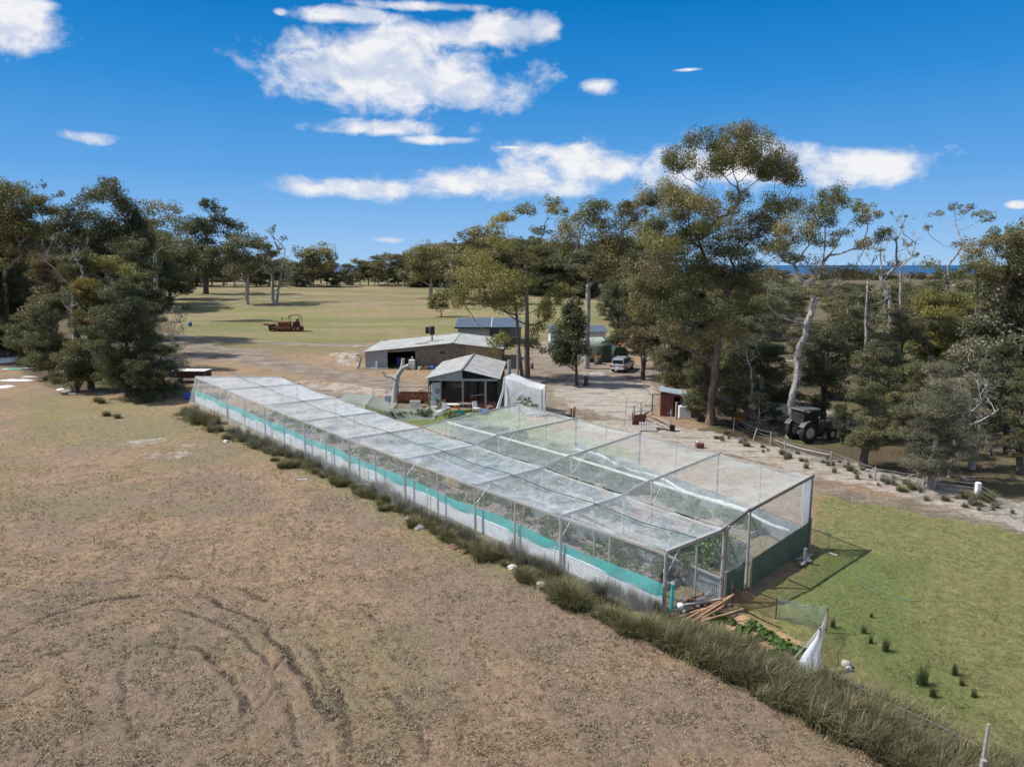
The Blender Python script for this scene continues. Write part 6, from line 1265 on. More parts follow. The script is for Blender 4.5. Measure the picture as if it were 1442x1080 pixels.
    netsheet([(P(549,575,.8)-b,P(615,572,.7)-b,P(612,590,.05)-b,P(560,592,.05)-b)],M['netdark'],'net',e,14,8,.1,.1,6)
    for px in (549,583,615): m=MB(); q=P(px,574,0)-b; m.bar(q,q+V(0,0,.85),.05); m.build('stake', M['darktimber'], e)
    # tall white net pen right of the cottage
    e = empty('net_pen', 'tall white net pen around a shrub behind the cages', 'net pen', P(737,585)); b=e.location
    A,B_,C_,D_ = P(710,577),P(763,586),P(768,578),P(722,570); hs=[3.0,2.35,2.35,3.0]; T=[q+V(0,0,h)-b for q,h in zip((A,B_,C_,D_),hs)]; G_=[q-b for q in (A,B_,C_,D_)]
    netsheet([(T[i],T[(i+1)%4],G_[(i+1)%4],G_[i]) for i in range(4)]+[(T[0],T[1],T[2],T[3])],M['netpen'],'net',e,12,12,.15,.14,7)
    for t,g in zip(T,G_): m=MB(); m.bar(g,t,.08); m.build('post', M['timber'], e)
    for i in range(3): pass
    m=MB(); m.tube([T[0],T[0]+V(-.1,-.3,-1.2),G_[0]+V(-.6,-.5,.1)],[.05,.1,.16],6); m.build('net_fold', M['netfold'], e)
    # low stone and timber edge behind the cage
    # white and blue sheets on the left paddock edge
    def patch(nm, mt, px, py, rx, ry, lab, cat, sd, z=.06):
        p = P(px,py); n=18; rg=np.random.default_rng(sd); pts=[]; 
        ring=[(rx*(1+.25*rg.normal()*.6)*math.cos(2*math.pi*i/n), ry*(1+.25*rg.normal()*.6)*math.sin(2*math.pi*i/n)) for i in range(n)]
        vs=[(x,y,.01) for x,y in ring]+[(x*.6,y*.6,z+.1*rg.random()) for x,y in ring]+[(0,0,z)]
        m=MB(); m.add(vs,[(i,(i+1)%n,n+(i+1)%n,n+i) for i in range(n)]+[(n+i,n+(i+1)%n,2*n) for i in range(n)]); tag(m.build(nm,M[mt],None,p),lab,cat)
    patch('plastic_sheet','white',8,509,1.8,2.4,'crumpled white sheet in the shade at the left edge','sheet',1,.5); patch('plastic_sheet','bluecorr',28,508,1.2,1.6,'pale blue sheet beside the crumpled white sheet','sheet',2,.35)
    patch('plastic_sheet','teal',20,520,1.5,.5,'turquoise strip of plastic on the ground left','sheet',3); patch('plastic_sheet','netfold',50,519,2.6,.5,'long white strip of plastic under the left bushes','sheet',4)
    patch('plastic_sheet','white',5,545,1.,.9,'white strip of sheeting at the left picture edge','sheet',5); patch('plastic_sheet','white',22,536,1.9,.5,'thin white strip running away along the left paddock edge','sheet',6); patch('plastic_sheet','netfold',40,531,1.2,.4,'farther end piece of the white strip in the left paddock','sheet',7)
    patch('plastic_sheet','white',86,549,.5,.3,'first white scrap before the grass patch by the left wood','scrap',8); patch('plastic_sheet','white',94,552,.6,.3,'second white scrap before the grass patch by the left wood','scrap',9); patch('plastic_sheet','white',101,555,.5,.25,'third and nearest white scrap before the grass patch by the left wood','scrap',10)
    for i,(px,py,lab) in enumerate(((425,676,'white stick lying on the grass beside the long cage'),)):
        p=P(px,py); m=MB(); m.bar((-.3,0,.03),(.3,-.05,.04),.05); m.lathe((.3,-.05,.02),[(0,0),(.04,0),(.04,.05),(0,.05)],6); tag(m.build('white_stick',M['white'],None,p),lab,'stick')
cottage_yard()
# ---------------------------------------------------------------- wire fence along the track on the right
def trackfence():
    G='posts of the wire fence beside the sandy track'; L=[(1005,598,582,.1),(1033,606,588,.0),(1060,620,603,.3),(1085,626,608,.0),(1105,636,620,.0),(1169,652,637,.05),(1232,676,659,.0),(1300,690,668,-.05)]
    labs=['slim fence post in the litter near the tall gum','slim fence post in front of the orange machine','leaning fence post in the dry litter','fence post left of the white barked gum','fence post just right of the white barked gum foot','fence post below the old tractor','fence post at the foot of the dark tea tree','tall thin post at the foot of the grey tea tree']
    tops=[]
    for (px,py,ty,lx),lab in zip(L,labs):
        p=P(px,py); h=max(.8,(py-ty)*p.y/F*1.05); m=MB(); m.tube([(0,0,-.2),(lx*.5,0,h*.5),(lx,0,h)],[.055,.05,.045],7); tag(m.build('fence_post',M['timber'],None,p),lab,'fence post',G); tops.append(p+V(lx,0,h))
    p=P(1375.5,702); m=MB(); m.bbox((0,0,.45),(.26,.26,1.0),.03); m.box((0,-.14,.62),(.2,.02,.03)); tag(m.build('strainer_post',M['white'],None,p),'short thick white post at the end of the wire fence','fence post'); tops.append(p+V(0,0,.9))
    tops.append(P(1460,728,.8))
    for k,dz in enumerate((0.05,.3,.55)):
        m=MB(); pts=[]
        for i in range(len(tops)-1):
            a,b=tops[i],tops[i+1]; pts.append(a-V(0,0,dz)); pts.append((a+b)/2-V(0,0,dz+.04))
        pts.append(tops[-1]-V(0,0,dz)); m.tube(pts,.012,4); tag(m.build('fence_wire',M['wire'],None),('top wire of the fence beside the sandy track','middle wire of the fence beside the sandy track','bottom wire of the fence beside the sandy track')[k],'fence wire')
    m=MB(); a,b=P(1092,620,.45),P(1168,640,.5); m.tube([V(0,0,0),(b-a)*.5+V(0,0,-.1),b-a],.03,7); tag(m.build('pipe_rail',M['pipe'],None,a),'long grey pipe lying along the fence below the tractor','pipe')
    rg=np.random.default_rng(3)
    for i,(px,py) in enumerate(((1270,676),(1278,672),(1286,681),(1218,664),(1180,655),(1340,700))):
        p=P(px,py); a=rg.uniform(-.6,.4); m=MB(); L_=rg.uniform(1.,2.); m.tube([(0,0,.05),(math.cos(a)*L_*.5,math.sin(a)*L_*.5,.2),(math.cos(a)*L_,math.sin(a)*L_,.08)],[.05,.04,.02],6); m.tube([(math.cos(a)*L_*.5,math.sin(a)*L_*.5,.2),(math.cos(a+.6)*L_*.9,math.sin(a+.6)*L_*.9,.3)],[.03,.012],5); tag(m.build('fallen_branch',M['bark_dead'],None,p),('bleached fallen branch','forked fallen branch','curved fallen branch','short fallen branch','thin fallen branch','stray fallen branch')[i]+' on the litter '+('between the two tea trees','left of the grey tea tree','right before the grey tea tree foot','by the dark tea tree','below the tractor','near the white strainer post')[i],'branch')
trackfence()
# ---------------------------------------------------------------- near corner: poles, pen, hose, posts
def corner():
    rg=np.random.default_rng(9); G='loose poles piled at the near corner of the cages'
    ends=[((966,853),(1020,842)),((958,868),(1026,846)),((966,872),(1030,838)),((975,876),(1033,837)),((951,861),(1006,836)),((962,862),(1000,833)),((981,868),(1012,848)),((948,855),(1015,843)),((972,881),(1020,852)),((958,848),(992,836)),((980,878),(1046,857))]
    labs=['pole with pale cut end crossing the pile','lowest reddish pole','long reddish pole on top of the pile','longest pole reaching right to the green wall','pole at the back','short grey pole at the back','short dark pole under the pile','thin pole near the corner post','pole nearest the lettuce bed','short dark pole against the net','thin pole lying out toward the wire pen']
    for i,((ax,ay),(bx,by)) in enumerate(ends):
        z0,z1=.22+.05*(i%4),.5+.07*(i%5); a,b=P(ax,ay,z0),P(bx,by,z1); d=b-a; r=rg.uniform(.032,.055); m=MB()
        m.tube([V(0,0,0),d*.35+V(0,0,.02),d*.7-V(0,0,.01),d],[r*1.1,r,r*.95,r*.8],7)
        tag(m.build('wooden_pole',M[('rusttimber','redtimber','redtimber','redtimber','timber','timber','rusttimber','timber','redtimber','rusttimber','redtimber')[i]],None,a),labs[i]+' of stacked wooden poles','pole',G)
    c=P(975,864); m=MB(); m.bar((-.9,-.4,.14),(1.3,.5,.16),.12); m.bar((-.4,.4,.36),(1.5,-.1,.36),.1); m.bar((.4,.2,0),(.4,.2,.45),.12); tag(m.build('pole_rack',M['darktimber'],None,c),'dark timber bearers under the stacked wooden poles','rack')
    m=MB(); m.lathe((0,0,.0),[(0,0),(.1,0),(.12,.16),(.1,.2),(0,.2)],9); tag(m.build('white_pot',M['white'],None,P(958,857,.5)),'small white pot on the stacked poles','pot')
    # wire pen with lettuces
    pen=[(1030,852),(1092,872),(1163,890),(1145,938)]; A,B,C,D=[P(*q) for q in pen]
    e=empty('wire_pen','low sagging wire mesh pen around the lettuce bed, one side rusty','wire pen',A)
    def wm(a,b,h0,h1,mt,sg,sd,lean=.0):
        n=24; vs=[];uv=[]
        L=(b-a).length; nn=V(-(b-a).y,(b-a).x,0).normalized()
        for i in range(n+1):
            t=i/n; p=lerp(a,b,t)-A; h=h0+(h1-h0)*t-sg*4*t*(1-t)+.03*math.sin(t*19+sd)
            for j in range(5): u=j/4; vs.append(p+nn*(lean*u*u+.05*math.sin(t*13+u*3))+V(0,0,h*u)); uv.append((t*L,h*u))
        fs=[(i*5+j,(i+1)*5+j,(i+1)*5+j+1,i*5+j+1) for i in range(n) for j in range(4)]
        o=MB().add(vs,fs,True).build('mesh_side',M[mt],e); ul=o.data.uv_layers.new(name='UVMap')
        for lp in o.data.loops: ul.data[lp.index].uv=uv[lp.vertex_index]
        m=MB(); m.tube([vs[i*5+4] for i in range(n+1)],.012,4); m.build('edge_wire',M['wire' if mt=='hexwire' else 'rust'],e)
    wm(A,B,.85,.8,'hexrust',.12,0,-.1); wm(B,C,.8,.85,'hexwire',.1,2,.25); wm(C,D,.85,.8,'chain',.1,1,.1)
    for q,h in ((A,1.),(B,.9),(C,.95),(D,.95)): m=MB(); m.bar(q-A,q-A+V(0,0,h),.05); m.build('stake',M['darktimber'],e)
    m=MB(); m.tube([P(1046,858,.95)-A,P(1075,873,.5)-A,P(1100,884,.15)-A],.03,5); m.build('bent_rail',M['rust'],e)
    a=P(1066,876,.06); 
    # straw covered bed
    px=[(1010,868),(1040,862),(1085,882),(1130,905),(1150,925),(1120,950),(1060,925),(1000,890)]; w=[P(*q) for q in px]; c=sum(w,V(0,0,0))/len(w)
    n=40; ring=[]
    for i in range(n): t=i/n*len(w); k=int(t); p=lerp(w[k%len(w)],w[(k+1)%len(w)],t-k); ring.append(p-c+V(rg.normal()*.06,rg.normal()*.06,0))
    vs=[];K=7
    for k in range(K):
        f=1-k/K
        for p in ring: q=p*f; vs.append((q.x,q.y,.01+.10*(1-f**4)+float(fbm((q.x+c.x)*1.,(q.y+c.y)*1.,2.5,3,4)-.5)*.12*(f<.99)))
    vs.append((0,0,.14)); fs=[(k*n+i,k*n+(i+1)%n,(k+1)*n+(i+1)%n,(k+1)*n+i) for k in range(K-1) for i in range(n)]+[((K-1)*n+i,(K-1)*n+(i+1)%n,K*n) for i in range(n)]
    e=empty('straw_bed','small vegetable bed mulched with orange straw beside the sedges','garden bed',c); MB().add(vs,fs,True).build('mulch',M['straw'],e)
    # draped net over the end stake
    p=P(1152,955); e=empty('net_drape','white net hanging like a tent from the stake at the end of the wire pen','net',p); top=V(.15,.45,1.45)
    m=MB(); m.bar((.15,.45,-.1),top+V(0,0,.03),.06); m.build('stake',M['darktimber'],e)
    vs=[];NN=22;KK=9
    for k in range(KK):
        t=k/(KK-1)
        for i in range(NN):
            a=2*math.pi*i/NN; r=(.04+.30*t**1.2)*(1+.5*math.sin(a*5+1+t*1.5)*t+.3*math.sin(a*9+t*4))*(1.+.7*math.cos(a+2.4)*t); vs.append(top+V(r*math.cos(a)*1.05-.32*t+.05*math.sin(t*9),r*math.sin(a)*.7-.25*t,-1.38*t*(1+.05*math.sin(a*3))))
    MB().add(vs,[(k*NN+i,k*NN+(i+1)%NN,(k+1)*NN+(i+1)%NN,(k+1)*NN+i) for k in range(KK-1) for i in range(NN)],True).build('net',M['netfold'],e)
    netsheet([(top,C-p+V(0,0,.8),C-p+V(-.3,-.5,.1),V(-.9,.5,.1))],M['netside'],'side_flap',e,12,8,0,.12,3)
    for i,(px,py,mt,s,lab) in enumerate(((1103,943,'white',.16,'small white pot at the edge of the straw bed'),(1191,940,'stone',.17,'pale stone on the grass right of the draped net'),(1195,944,'offwhite',.1,'small pale stone touching the larger one on the grass'))):
        q=P(px,py); m=MB(); m.lathe((0,0,0),[(0,0),(s*.7,0),(s,s*.6),(s*.8,s*1.3),(s*.2,s*1.5),(0,s*1.5)],9); tag(m.build('white_pot' if i==0 else 'stone',M[mt],None,q),lab,'pot' if i==0 else 'stone')
    # garden hose on the grass and by the end post
    pts=[P(*q,.03) for q in ((1190,794),(1194,802),(1205,812),(1220,820),(1238,830),(1258,838),(1280,845),(1292,846),(1298,845))]; a=pts[0]
    m=MB(); m.tube([q-a for q in pts],.012,5); tag(m.build('garden_hose',M['hose'],None,a),'thin green hose curving over the grass','hose')
    q=P(1166,778); e=empty('clothes_stand','thin green metal stand on the grass right of the green steel wall','stand',q); m=MB()
    for a in (0,1.57,3.14,4.7): m.tube([(0,0,.9),(.5*math.cos(a),.5*math.sin(a),1.05),(.75*math.cos(a),.75*math.sin(a),1.0)],.012,5)
    m.tube([(0,0,0),(0,0,.95)],.015,5); m.build('frame',M['hose'],e); m=MB(); m.bar((0,-.1,.05),(.25,-.35,.03),.04); m.build('foot',M['white'],e)
    for i,(ax,ay,bx,by,lab) in enumerate(((1122,788,1144,780,'upper grey board lying by the far end of the green wall'),(1124,792,1142,789,'middle grey board lying by the far end of the green wall'),(1128,795,1139,784,'lower crossed grey board by the far end of the green wall'))):
        a,b=P(ax,ay,.06+.05*i),P(bx,by,.08+.05*i); m=MB(); m.bar((0,0,0),b-a,.14,.04); tag(m.build('grey_board',M['timber'],None,a),lab,'board','boards by the green wall')
    q=P(1133,795); m=MB(); m.bar((0,0,0),(0,0,.75),.1); m.box((0,0,.74),(.12,.12,.03)); tag(m.build('short_post',M['timber'],None,q),'short grey post standing in front of the green steel wall','post')
    # two posts at the lower right
    p=P(1379,1112); m=MB(); m.tube([(0,0,-.1),(.02,0,.9),(.05,0,1.75)],[.045,.043,.04],8); tag(m.build('round_post',M['timber'],None,p+V(.06,.1,0)),'tall thin grey post at the lower right','post')
    m=MB(); m.bar((0,0,-.1),(.02,0,.82),.12,.10); m.box((.02,0,.83),(.13,.11,.02)); tag(m.build('split_post',M['timber'],None,p),'short flat split post in front of the tall thin post','post')
    pts=[P(1168,941,.9),P(1240,985,.5),P(1300,1010,.6),P(1379,1050,.95)]; m=MB(); m.tube([q-pts[0] for q in pts],.007,4); tag(m.build('fence_wire',M['wire'],None,pts[0]),'slack wire from the draped net to the lower right posts','fence wire')
    # wooden offcuts on bare spot
    for i,(px,py,sx,mt,lab) in enumerate(((606,732,.15,'stone','grey white rock at the foot of the side net past the middle'),(575,731,.2,'stone','pale rock near the cage side left of centre'),(583,738,.2,'brick','reddish rock beside the pale rock'),(590,744,.25,'offwhite','white rock right of the reddish rock'),(640,772,.28,'brick','orange brown rock by the tussocks'),(653,778,.2,'brick','second orange brown rock by the tussocks'),(722,800,.22,'offwhite','white jar shaped stone at the cage foot'),(762,826,.26,'stone','grey rock in the tussocks near the end stake'),(846,866,.22,'offwhite','white rock in the sedge near the corner'),(318,622,.2,'bluecorr','blue grey lump of plastic at the far end weeds'),(826,858,.18,'stone','small pale rock in the sedge'))):
        q=P(px,py); m=MB(); rr=np.random.default_rng(i+77); vs=[];n=8
        for k,z in enumerate((0,.35,.75,1.)):
            for j in range(n): r=sx*(1,1.08,.8,.25)[k]*(1+.25*rr.normal()*.6); vs.append((r*math.cos(6.283*j/n),r*.8*math.sin(6.283*j/n),z*sx*.8))
        m.add(vs,[(k*n+j,k*n+(j+1)%n,(k+1)*n+(j+1)%n,(k+1)*n+j) for k in range(3) for j in range(n)]+[tuple(range(3*n,4*n))]); tag(m.build('rock',M[mt],None,q),lab,'rock','rocks along the cage foot')
corner()
# ---------------------------------------------------------------- grasses, sedges, vegetables
def blades(c, L, rg, w=.012, lean=.6, seg=3, cols=((.07,.085,.03),(.14,.13,.06),(.20,.165,.09)), tipc=(.26,.21,.12), az=None, tone=None):
    """arching blades: base points c, lengths L"""
    N=len(c); a=rg.uniform(0,2*np.pi,N) if az is None else az; ln=rg.uniform(.15,1,N)*lean; d=np.stack([np.cos(a),np.sin(a)],1)
    s=np.stack([-np.sin(a),np.cos(a)],1)+rg.normal(size=(N,2))*.3; vs=np.zeros((N,(seg+1)*2,3)); col=np.zeros((N,(seg+1)*2,3)); cc=np.array(cols)[rg.integers(len(cols),size=N)]*rg.uniform(.7,1.3,(N,1))*(1 if tone is None else tone[:,None]); tc=np.array(tipc)
    for k in range(seg+1):
        t=k/seg; out=ln*L*t**1.7; up=L*(t-.45*ln*t*t); ww=w*(1-t*.92)*np.ones(N)
        for j,sg in enumerate((-1,1)):
            vs[:,2*k+j,:2]=c[:,:2]+d*out[:,None]+s*(ww*sg)[:,None]; vs[:,2*k+j,2]=c[:,2]+up; col[:,2*k+j]=cc*(1-t*.5)+tc*t*.5*np.random.default_rng(1).uniform(.6,1.2)
    b=(np.arange(N)*(seg+1)*2)[:,None]; fs=np.concatenate([np.stack([b+2*k,b+2*k+1,b+2*k+3,b+2*k+2],-1) for k in range(seg)],1).reshape(-1,4)
    return vs.reshape(-1,3),fs,col.reshape(-1,3)
SEDGE=((.045,.08,.02),(.08,.125,.03),(.10,.11,.04),(.26,.20,.11),(.03,.042,.018),(.10,.155,.035),(.15,.11,.065))
def tussock_mesh(seed,n,L,r,cols=SEDGE,lean=1.05,w=.013,tip=(.24,.20,.10)):
    rg=np.random.default_rng(seed); g=rg.normal(size=(n,2))*r*.5; c=np.concatenate([g,np.zeros((n,1))-.02],1); az=np.arctan2(g[:,1],g[:,0])+rg.normal(size=n)*.7
    v,f,t=blades(c,L*rg.uniform(.45,1.15,n),rg,w,lean,4,cols,tip,az); return npmesh('blades',v,f,M['blade'],t)
TUS=[tussock_mesh(k,420,.62+.1*(k%3),.26+.05*(k%2)) for k in range(6)]
GREYT=[tussock_mesh(20+k,260,.8,.2,((.16,.15,.12),(.12,.125,.095),(.2,.18,.15)),.45,.008,(.3,.28,.24)) for k in range(3)]
RUSH=[tussock_mesh(40+k,150,.55,.10,((.03,.06,.02),(.05,.08,.03)),.22,.006,(.12,.10,.05)) for k in range(3)]
def tus(me,p,s,rg,label,group,name='grass_tussock',cat='tussock'):
    o=link(name,me,None,p,rg.uniform(0,6.28)); o.scale=(s,s,s*rg.uniform(.85,1.15)); tag(o,label,cat,group)
def line_px(pts,n,rg,j):
    t=np.sort(rg.uniform(0,len(pts)-1,n)); out=[]
    for u in t: k=min(int(u),len(pts)-2); f=u-k; out.append((pts[k][0]*(1-f)+pts[k+1][0]*f+rg.normal()*j[0],pts[k][1]*(1-f)+pts[k+1][1]*f+rg.normal()*j[1]))
    return out
rg=np.random.default_rng(17)
for (x0,y0,n,s,lab) in [((346,628),0,5,.9,'green sedge tussock in the clump at the fourth front post'),((372,636),0,7,.95,'green sedge tussock in the thick clump at the third far front post'),((400,655),0,8,1.,'green sedge tussock in the row between two far front posts'),((440,668),0,4,.8,'small sedge tussock at the foot of the middle front net'),((468,680),0,5,.9,'sedge tussock before the stakes left of the middle'),((495,690),0,6,1.,'round green sedge tussock left of the middle front post'),((528,706),0,6,.8,'low dark tussock beside the middle bay'),((560,724),0,5,.8,'low dark tussock near the pale rocks'),((610,748),0,6,.9,'dark tussock between the rocks and the tall front post'),((637,766),0,6,1.,'dark sedge tussock left of the tall front post'),((690,790),0,10,1.,'broad sedge tussock right of the tall front post'),((735,815),0,7,.8,'low sedge tussock in the bay before the last posts'),((765,832),0,6,.8,'low sedge tussock between the stakes near the end'),((797,850),0,12,1.25,'big shaggy sedge tussock before the second last post'),((840,868),0,9,.9,'sedge tussock in the last bay'),((880,888),0,11,1.,'sedge tussock close to the corner post'),((915,898),0,10,1.05,'sedge tussock at the foot of the near corner post')]:
    for i in range(n):
        dx=rg.normal()*12; p=P(x0[0]+dx,x0[1]-2+dx*.38+rg.normal()*3); tus(TUS[rg.integers(6)],p,s*rg.uniform(.4,1.0),rg,lab+(', left side' if dx<-6 else ', right side' if dx>6 else ''),'sedge tussocks along the front of the long cage')
BAY=[(340,'far corner bay'),(400,'third far bay'),(460,'bay left of the middle'),(530,'middle bay'),(620,'bay right of the middle'),(730,'third bay from the corner'),(840,'second bay from the corner'),(905,'bay by the near corner')]
for (px,py) in line_px([(318,612),(372,628),(428,650),(491,678),(570,716),(669,768),(790,815),(930,868)],230,rg,(4,3)):
    tus(GREYT[rg.integers(3)],P(px,py),rg.uniform(.5,1.15),rg,'thin grey dry grass standing through the front net, '+min(BAY,key=lambda b:abs(b[0]-px))[1]+(', beside the teal cloth' if 0 else ''),'dry grass in the front net')
for (px,py,s,lab) in ((276,590,1.1,'flax like green tussock at the far end of the long cage'),(284,596,1.3,'wide grey green weed clump at the far corner of the long cage'),(296,600,1.2,'wide grey green weed clump right of the flax like tussock'),(268,584,1.1,'green tussock against the left wood shade'),(304,606,.8,'small weed at the far corner post')):
    for i in range(4): tus(TUS[rg.integers(6)] if i%2 else GREYT[rg.integers(3)],P(px+rg.normal()*5,py+rg.normal()*2),s*rg.uniform(.9,1.3),rg,lab,'weeds at the far corner')
for (px,py) in line_px([(72,535),(100,530),(125,545),(165,598)],16,rg,(9,4)): tus(TUS[rg.integers(6)],P(px,py),rg.uniform(.6,1.),rg,'grey green grass clump in front of the left wood','grass clumps before the left wood')
for (px,py,s,lab) in ((1247,917,1.,'dark upright rush tuft nearest the draped net'),(1298,963,1.25,'tallest dark rush tuft in the green grass'),(1313,981,.85,'small rush tuft below the tallest one'),(1344,950,.8,'thin rush tuft right of the tallest one'),(1354,965,.6,'short rush tuft under the thin one'),(1371,982,.65,'rush tuft farthest right in the grass'),(1216,892,.7,'rush tuft above the bare scrape'),(1226,905,.5,'tiny rush tuft right of the bare scrape'),(1173,884,.7,'rush tuft behind the wire pen corner'),(1227,870,.45,'faint rush tuft highest on the green grass')):
    tus(RUSH[rg.integers(3)],P(px,py),s*1.1,rg,lab,'rush tufts in the green grass','rush_tuft','rush')
for i in range(60):
    px,py=line_px([(1010,612),(1060,628),(1130,648),(1200,664),(1270,688),(1340,704),(1442,735)],1,rg,(10,4))[0]; tus(GREYT[rg.integers(3)] if i%3 else TUS[rg.integers(6)],P(px,py),rg.uniform(.35,.75),rg,('grey dry tuft' if i%3 else 'greenish tuft')+' in the litter along the wire fence, '+min(((1005,'by the tall gum'),(1060,'by the leaning post'),(1110,'by the white barked gum'),(1165,'below the tractor'),(1232,'by the dark tea tree'),(1300,'by the grey tea tree'),(1375,'by the white strainer post'),(1440,'at the right picture edge')),key=lambda m:abs(m[0]-px))[1],'dry tufts along the wire fence','dry_tuft','tussock')
for (px,py,lab) in ((1391,706,'green tussock right of the short white post'),(1362,702,'green tussock left of the short white post')): 
    tus(TUS[1],P(px,py),1.,rg,lab,None)
def strips():
    rg=np.random.default_rng(23)
    # the sedge bank right of the corner: thousands of blades nobody could count
    pts=[(945,900),(970,910),(1010,925),(1060,945),(1110,972),(1160,995),(1210,1020),(1260,1045),(1320,1075),(1390,1110),(1460,1140)]; wd=[.7,1.,1.15,1.15,1.1,1.2,1.2,1.2,1.2,1.1,1.]
    C=[];Ls=[];AZ=[];TN=[]
    for i in range(430):
        u=rg.uniform(0,len(pts)-1.001); k=int(u); f=u-k; c=lerp(P(*pts[k]),P(*pts[k+1]),f); w=wd[k]; nrm=(P(*pts[k+1])-P(*pts[k])).normalized(); nrm=V(-nrm.y,nrm.x,0)
        c=c+nrm*float(np.clip(rg.normal(),-1.6,1.6))*w*.55; n=int(rg.uniform(70,150)); g=rg.normal(size=(n,2))*.13; TN.append(np.full(n,rg.choice([.45,.7,1.,1.3,1.7]))); C.append(np.concatenate([g+[c.x,c.y],np.zeros((n,1))],1)); Ls.append(rg.uniform(.45,1.1,n)*rg.uniform(.45,1.05)); AZ.append(np.arctan2(g[:,1],g[:,0])*.5+rg.normal()*.8+rg.normal(size=n)*.6-.5)
    C=np.vstack(C);v,f,t=blades(C,np.concatenate(Ls),rg,.0125,1.05,4,SEDGE+((.26,.21,.13),(.05,.035,.028),(.03,.04,.015)),(.24,.20,.11),np.concatenate(AZ),np.concatenate(TN)); tag(link('sedge_bank',npmesh('sedge_bank',v,f,M['blade'],t)),'dense shaggy bank of dark green and grey sedge running to the lower right','sedge',kind='stuff')
    # thin continuous weeds along the whole foot of the front net
    n=26000; u=rg.uniform(0,8.6,n); Q=[P(250,584),P(318,614),P(372,632),P(428,654),P(491,682),P(570,720),P(669,774),P(790,820),P(938,880),P(960,890)]; Qa=np.array([[q.x,q.y] for q in Q]); k=u.astype(int); f=(u-k)[:,None]; c=Qa[k]*(1-f)+Qa[k+1]*f; c=c+rg.normal(size=(n,2))*(.16+.30*fbm(c[:,0],c[:,1],.7,3,5))[:,None]; kp=fbm(c[:,0],c[:,1],.8,3,66)>.42; c=c[kp]
    v,f,t=blades(np.concatenate([c,HT(c[:,0],c[:,1])[:,None]],1),rg.uniform(.12,.5,len(c))*(.4+1.1*fbm(c[:,0],c[:,1],.6,2,67)),rg,.010,.9,3,SEDGE+((.26,.21,.14),),(.28,.23,.14),None,.5+1.*fbm(c[:,0],c[:,1],.9,2,68)); tag(link('fence_weeds',npmesh('fence_weeds',v,f,M['blade'],t)),'ragged strip of low weeds and dry grass along the foot of the long cage','weeds',kind='stuff')
    # short cut grass of the paddock, patchy
    def scatter(n,xr,yr,keep,L,w,cols,tip,name,label,lean=.8,seed=1):
        r2=np.random.default_rng(seed); px=r2.uniform(*xr,n); py=yr[0]+(yr[1]-yr[0])*r2.uniform(0,1,n); d0=(px-W0/2)/F; yy=(H0/2-py)/F; c_,s_=math.cos(PIT),math.sin(PIT); dy=c_+s_*yy; dz=-s_+c_*yy; t=-HC/dz; X=d0*t; Y=dy*t
        k=keep(px,py,X,Y)*(.35+.65*(np.abs(Y)<45))>r2.random(n); X,Y=X[k],Y[k]; cl=np.repeat(np.arange(len(X)),3); X=X[cl]+r2.normal(size=len(cl))*.035; Y=Y[cl]+r2.normal(size=len(cl))*.035; D=np.hypot(X,Y)/22.; c=np.stack([X,Y,HT(X,Y)+(0)],1); c[:,2]-=.01
        v,f,t_=blades(c,L*r2.uniform(.5,1.5,len(c))*D**.7,r2,w*1.,lean,2,cols,tip); v2=v.reshape(len(c),-1,3); 
        return link(name,npmesh(name,v,f,M['blade'],t_)) and tag(bpy.data.objects[name],label,'grass',kind='stuff')
    fy=np.array([p[0] for p in FENCE]); fz=np.array([p[1] for p in FENCE])
    def left(px,py,X,Y): b=np.interp(px,fy,fz,left=585,right=1200); return (py>b)*(.25+.75*sst(fbm(X,Y,.9,3,71),.4,.62))
    scatter(70000,(-60,1500),(600,1120),left,.10,.013,((.15,.105,.06),(.30,.22,.14),(.07,.05,.035),(.13,.12,.045),(.40,.32,.22)),(.38,.29,.19),'paddock_grass','short dry cut grass covering the brown paddock',1.6,1)
    def right(px,py,X,Y): b=np.interp(px,fy,fz); return (py<b)*(px>1120+ (py-690)*-.0)*(py>690+(px-1150)*.14)*(.35+.65*sst(fbm(X,Y,1.1,3,72),.4,.6))*((px>1150)|(py>860))
    scatter(26000,(1050,1500),(680,1120),right,.06,.007,((.09,.11,.03),(.13,.14,.045),(.06,.09,.02),(.18,.16,.07)),(.2,.18,.08),'green_grass','short green grass of the yard right of the cages',1.2,2)
strips()
def vegmesh(seed,n,L,r,h,pal='veg',asp=.6,stem=False,stakes=0):
    rg=np.random.default_rng(seed); g=rg.normal(size=(n,3)); g/=np.linalg.norm(g,axis=1,keepdims=True)**.6; c=g*[r*.6,r*.6,h*.42]+[0,0,h*.5]; c[:,2]=np.abs(c[:,2])
    v,f=quads(c,rg.normal(size=(n,3))*.6+g*.5+[0,0,.6],L*rg.uniform(.6,1.3,n),asp,rg); p=np.array(PAL[pal]); t=p[rg.integers(len(p),size=n)]*rg.uniform(.6,1.5,(n,1)); return npmesh('leaves',v,f,M['veg'],np.repeat(t,4,0))
BEAN=[vegmesh(k,420,.11,.42,1.15,'veg') for k in range(4)]; POT=[vegmesh(10+k,240,.12,.42,.5,'bright') for k in range(3)]; LET=[vegmesh(20+k,120,.13,.22,.24,'bright',.8) for k in range(3)]; LOW=[vegmesh(30+k,110,.09,.3,.25,'veg') for k in range(3)]
def vrow(mesh,s0,s1,t0,t1,n,sc,lab,grp,name,cat,seed,z=.15):
    rg=np.random.default_rng(seed)
    for i in range(n): o=link(name,mesh[rg.integers(len(mesh))],None,enc(rg.uniform(s0,s1),rg.uniform(t0,t1),z),rg.uniform(0,6)); o.scale=(sc*rg.uniform(.8,1.2),)*2+(sc*rg.uniform(.75,1.2),); tag(o,lab,cat,grp)
